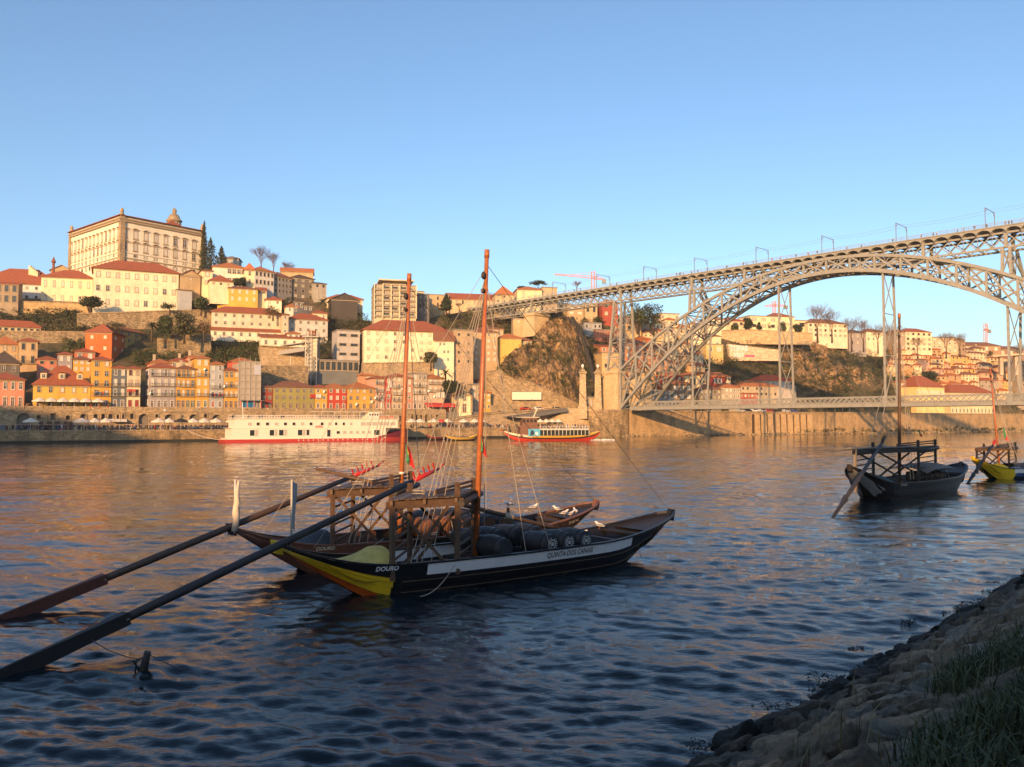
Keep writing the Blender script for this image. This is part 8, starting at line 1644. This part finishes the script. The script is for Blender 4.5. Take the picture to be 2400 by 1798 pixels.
# mooring ropes, buoy
def rope(label, pts, r_=.02, m_=ROPE, sag=.2):
    p, q = Vector(pts[0]), Vector(pts[1]); mb = MB(); mb.tube([p.lerp(q, k / 12) - Vector((0, 0, sag * 4 * (k / 12) * (1 - k / 12))) for k in range(13)], r_, 5); mb.build('mooring_rope', m_, label=label, cat='rope')
rope('pale rope from the side of the brown boat down to the nearest boat', (P(898, 1263, 32.4), P(800, 1314, 28.2)), .02, ROPE, .1); rope('rope from the name board of the nearest boat down into the water', (P(1066, 1322, 28.9), P(985, 1398, 27.5)), .018, ROPE, .25); rope('dark mooring line leading from the yellow stern to the lower left', (G(800, 1398, .25), G(590, 1490, -.05)), .022, WIRE, .12)
rope('loose rope hanging from the bow of the nearest boat', (P(1493, 1268, 35.0), P(1504, 1310, 35.4)), .012, ROPE, .02); rope('thin line from the stern oar to the mooring post', (G(215, 1500, .8), G(335, 1545, .35)), .012, WIRE, .1)
by = thing('mooring_post', 'small dark mooring post with ropes sticking out of the water at lower left', 'post', G(336, 1575)); c_ = G(336, 1575); mb = MB(); mb.tube([c_ - Vector((.05, 0, .4)), c_ + Vector((.03, 0, .2)), c_ + Vector((.10, 0, .48))], [.11, .10, .08], 8); mb.build('post', WDD, by); mb = MB()
for k in range(3): mb.tube([c_ + Vector((.06 + .03 * k, 0, .40)), c_ + Vector((-.16 - .05 * k, -.03, .25)), c_ + Vector((-.2 + .1 * k, 0, .0))], .02, 5)
mb.build('rope_loop', WIRE, by)
rope('thin line from the mooring post to a floating tangle', (c_ + Vector((.1, 0, .42)), G(470, 1585, .05)), .012, WIRE, .03)
rope('taut pale rope crossing the grass at the lower right corner', (G(2190, 1775, 2.4), P(2420, 1560, 9.0)), .006, paint('pale_cord', (.5, .48, .36), .8), .02)
# gulls
GW, GG = paint('gull_white', (.75, .73, .70), .7, .05), paint('gull_grey', (.30, .31, .33), .7, .1)
def gull_mesh():
    mb = MB(); mb.tube([(-.24, 0, .12), (-.16, 0, .15), (-.05, 0, .17), (.06, 0, .19), (.12, 0, .24), (.15, 0, .29), (.19, 0, .29), (.24, 0, .275)], [.01, .045, .075, .075, .05, .045, .035, .006], 8); me = mb.mesh('plumage', GW); m2 = MB()
    for s_ in (-1, 1): m2.tube([(.08, s_ * .06, .20), (-.05, s_ * .075, .19), (-.27, s_ * .02, .15)], [.02, .04, .008], 6)
    m3 = MB()
    for s_ in (-1, 1): m3.bar((0, s_ * .03, .11), (.01, s_ * .03, 0), .012)
    return me, m2.mesh('wing', GG), m3.mesh('legs', paint('gull_leg', (.4, .15, .06)))
gm = gull_mesh()
for k, (px, py, D, lab) in enumerate(((1191, 1190, 37.2, 'seagull standing on the post of the brown boat'), (1251, 1196, 39.5, 'seagull on the far gunwale of the brown boat'), (1306, 1201, 40.2, 'left of four seagulls on the bow of the brown boat'), (1323, 1210, 40.0, 'second of four seagulls on the bow of the brown boat'), (1337, 1212, 40.6, 'third of four seagulls on the bow of the brown boat'), (1348, 1205, 40.9, 'right of four seagulls on the bow of the brown boat'), (1405, 1240, 36.2, 'lone seagull on the far gunwale of the nearest boat'))):
    root = thing('seagull', lab, 'bird', P(px, py, D), 'seagulls', random.Random(k).uniform(-.6, 3.4)); root.scale = (1.05,) * 3
    for nm, me in zip(('plumage', 'wing', 'leg'), gm): mobj(nm, me, root)
pg = thing('perch_post', 'wooden post on the brown boat topped by a seagull', 'post', P(1191, 1215, 37.2)); mb = MB(); a = P(1191, 1190, 37.2); mb.bar(a - Vector((0, 0, .9)), a, .14); mb.build('post', WD, pg)

# ------------------------------------------------------------------ evening haze over the river
hm = bpy.data.materials.new('haze'); hm.use_nodes = True; ht = hm.node_tree; ht.nodes.remove(ht.nodes['Principled BSDF'])
hv = ht.nodes.new('ShaderNodeVolumePrincipled'); hv.inputs['Color'].default_value = (.95, .93, .90, 1); hv.inputs['Density'].default_value = .00012; hv.inputs['Anisotropy'].default_value = .1
ht.links.new(hv.outputs[0], ht.nodes['Material Output'].inputs['Volume'])
hb = MB(); hb.box((0, 600, 71), (3400, 2700, 150)); hb.build('haze', hm, label='thin warm evening haze over the river and hills', kind='stuff')
sc.cycles.volume_bounces = 0; sc.cycles.volume_step_rate = 4; sc.cycles.volume_max_steps = 32
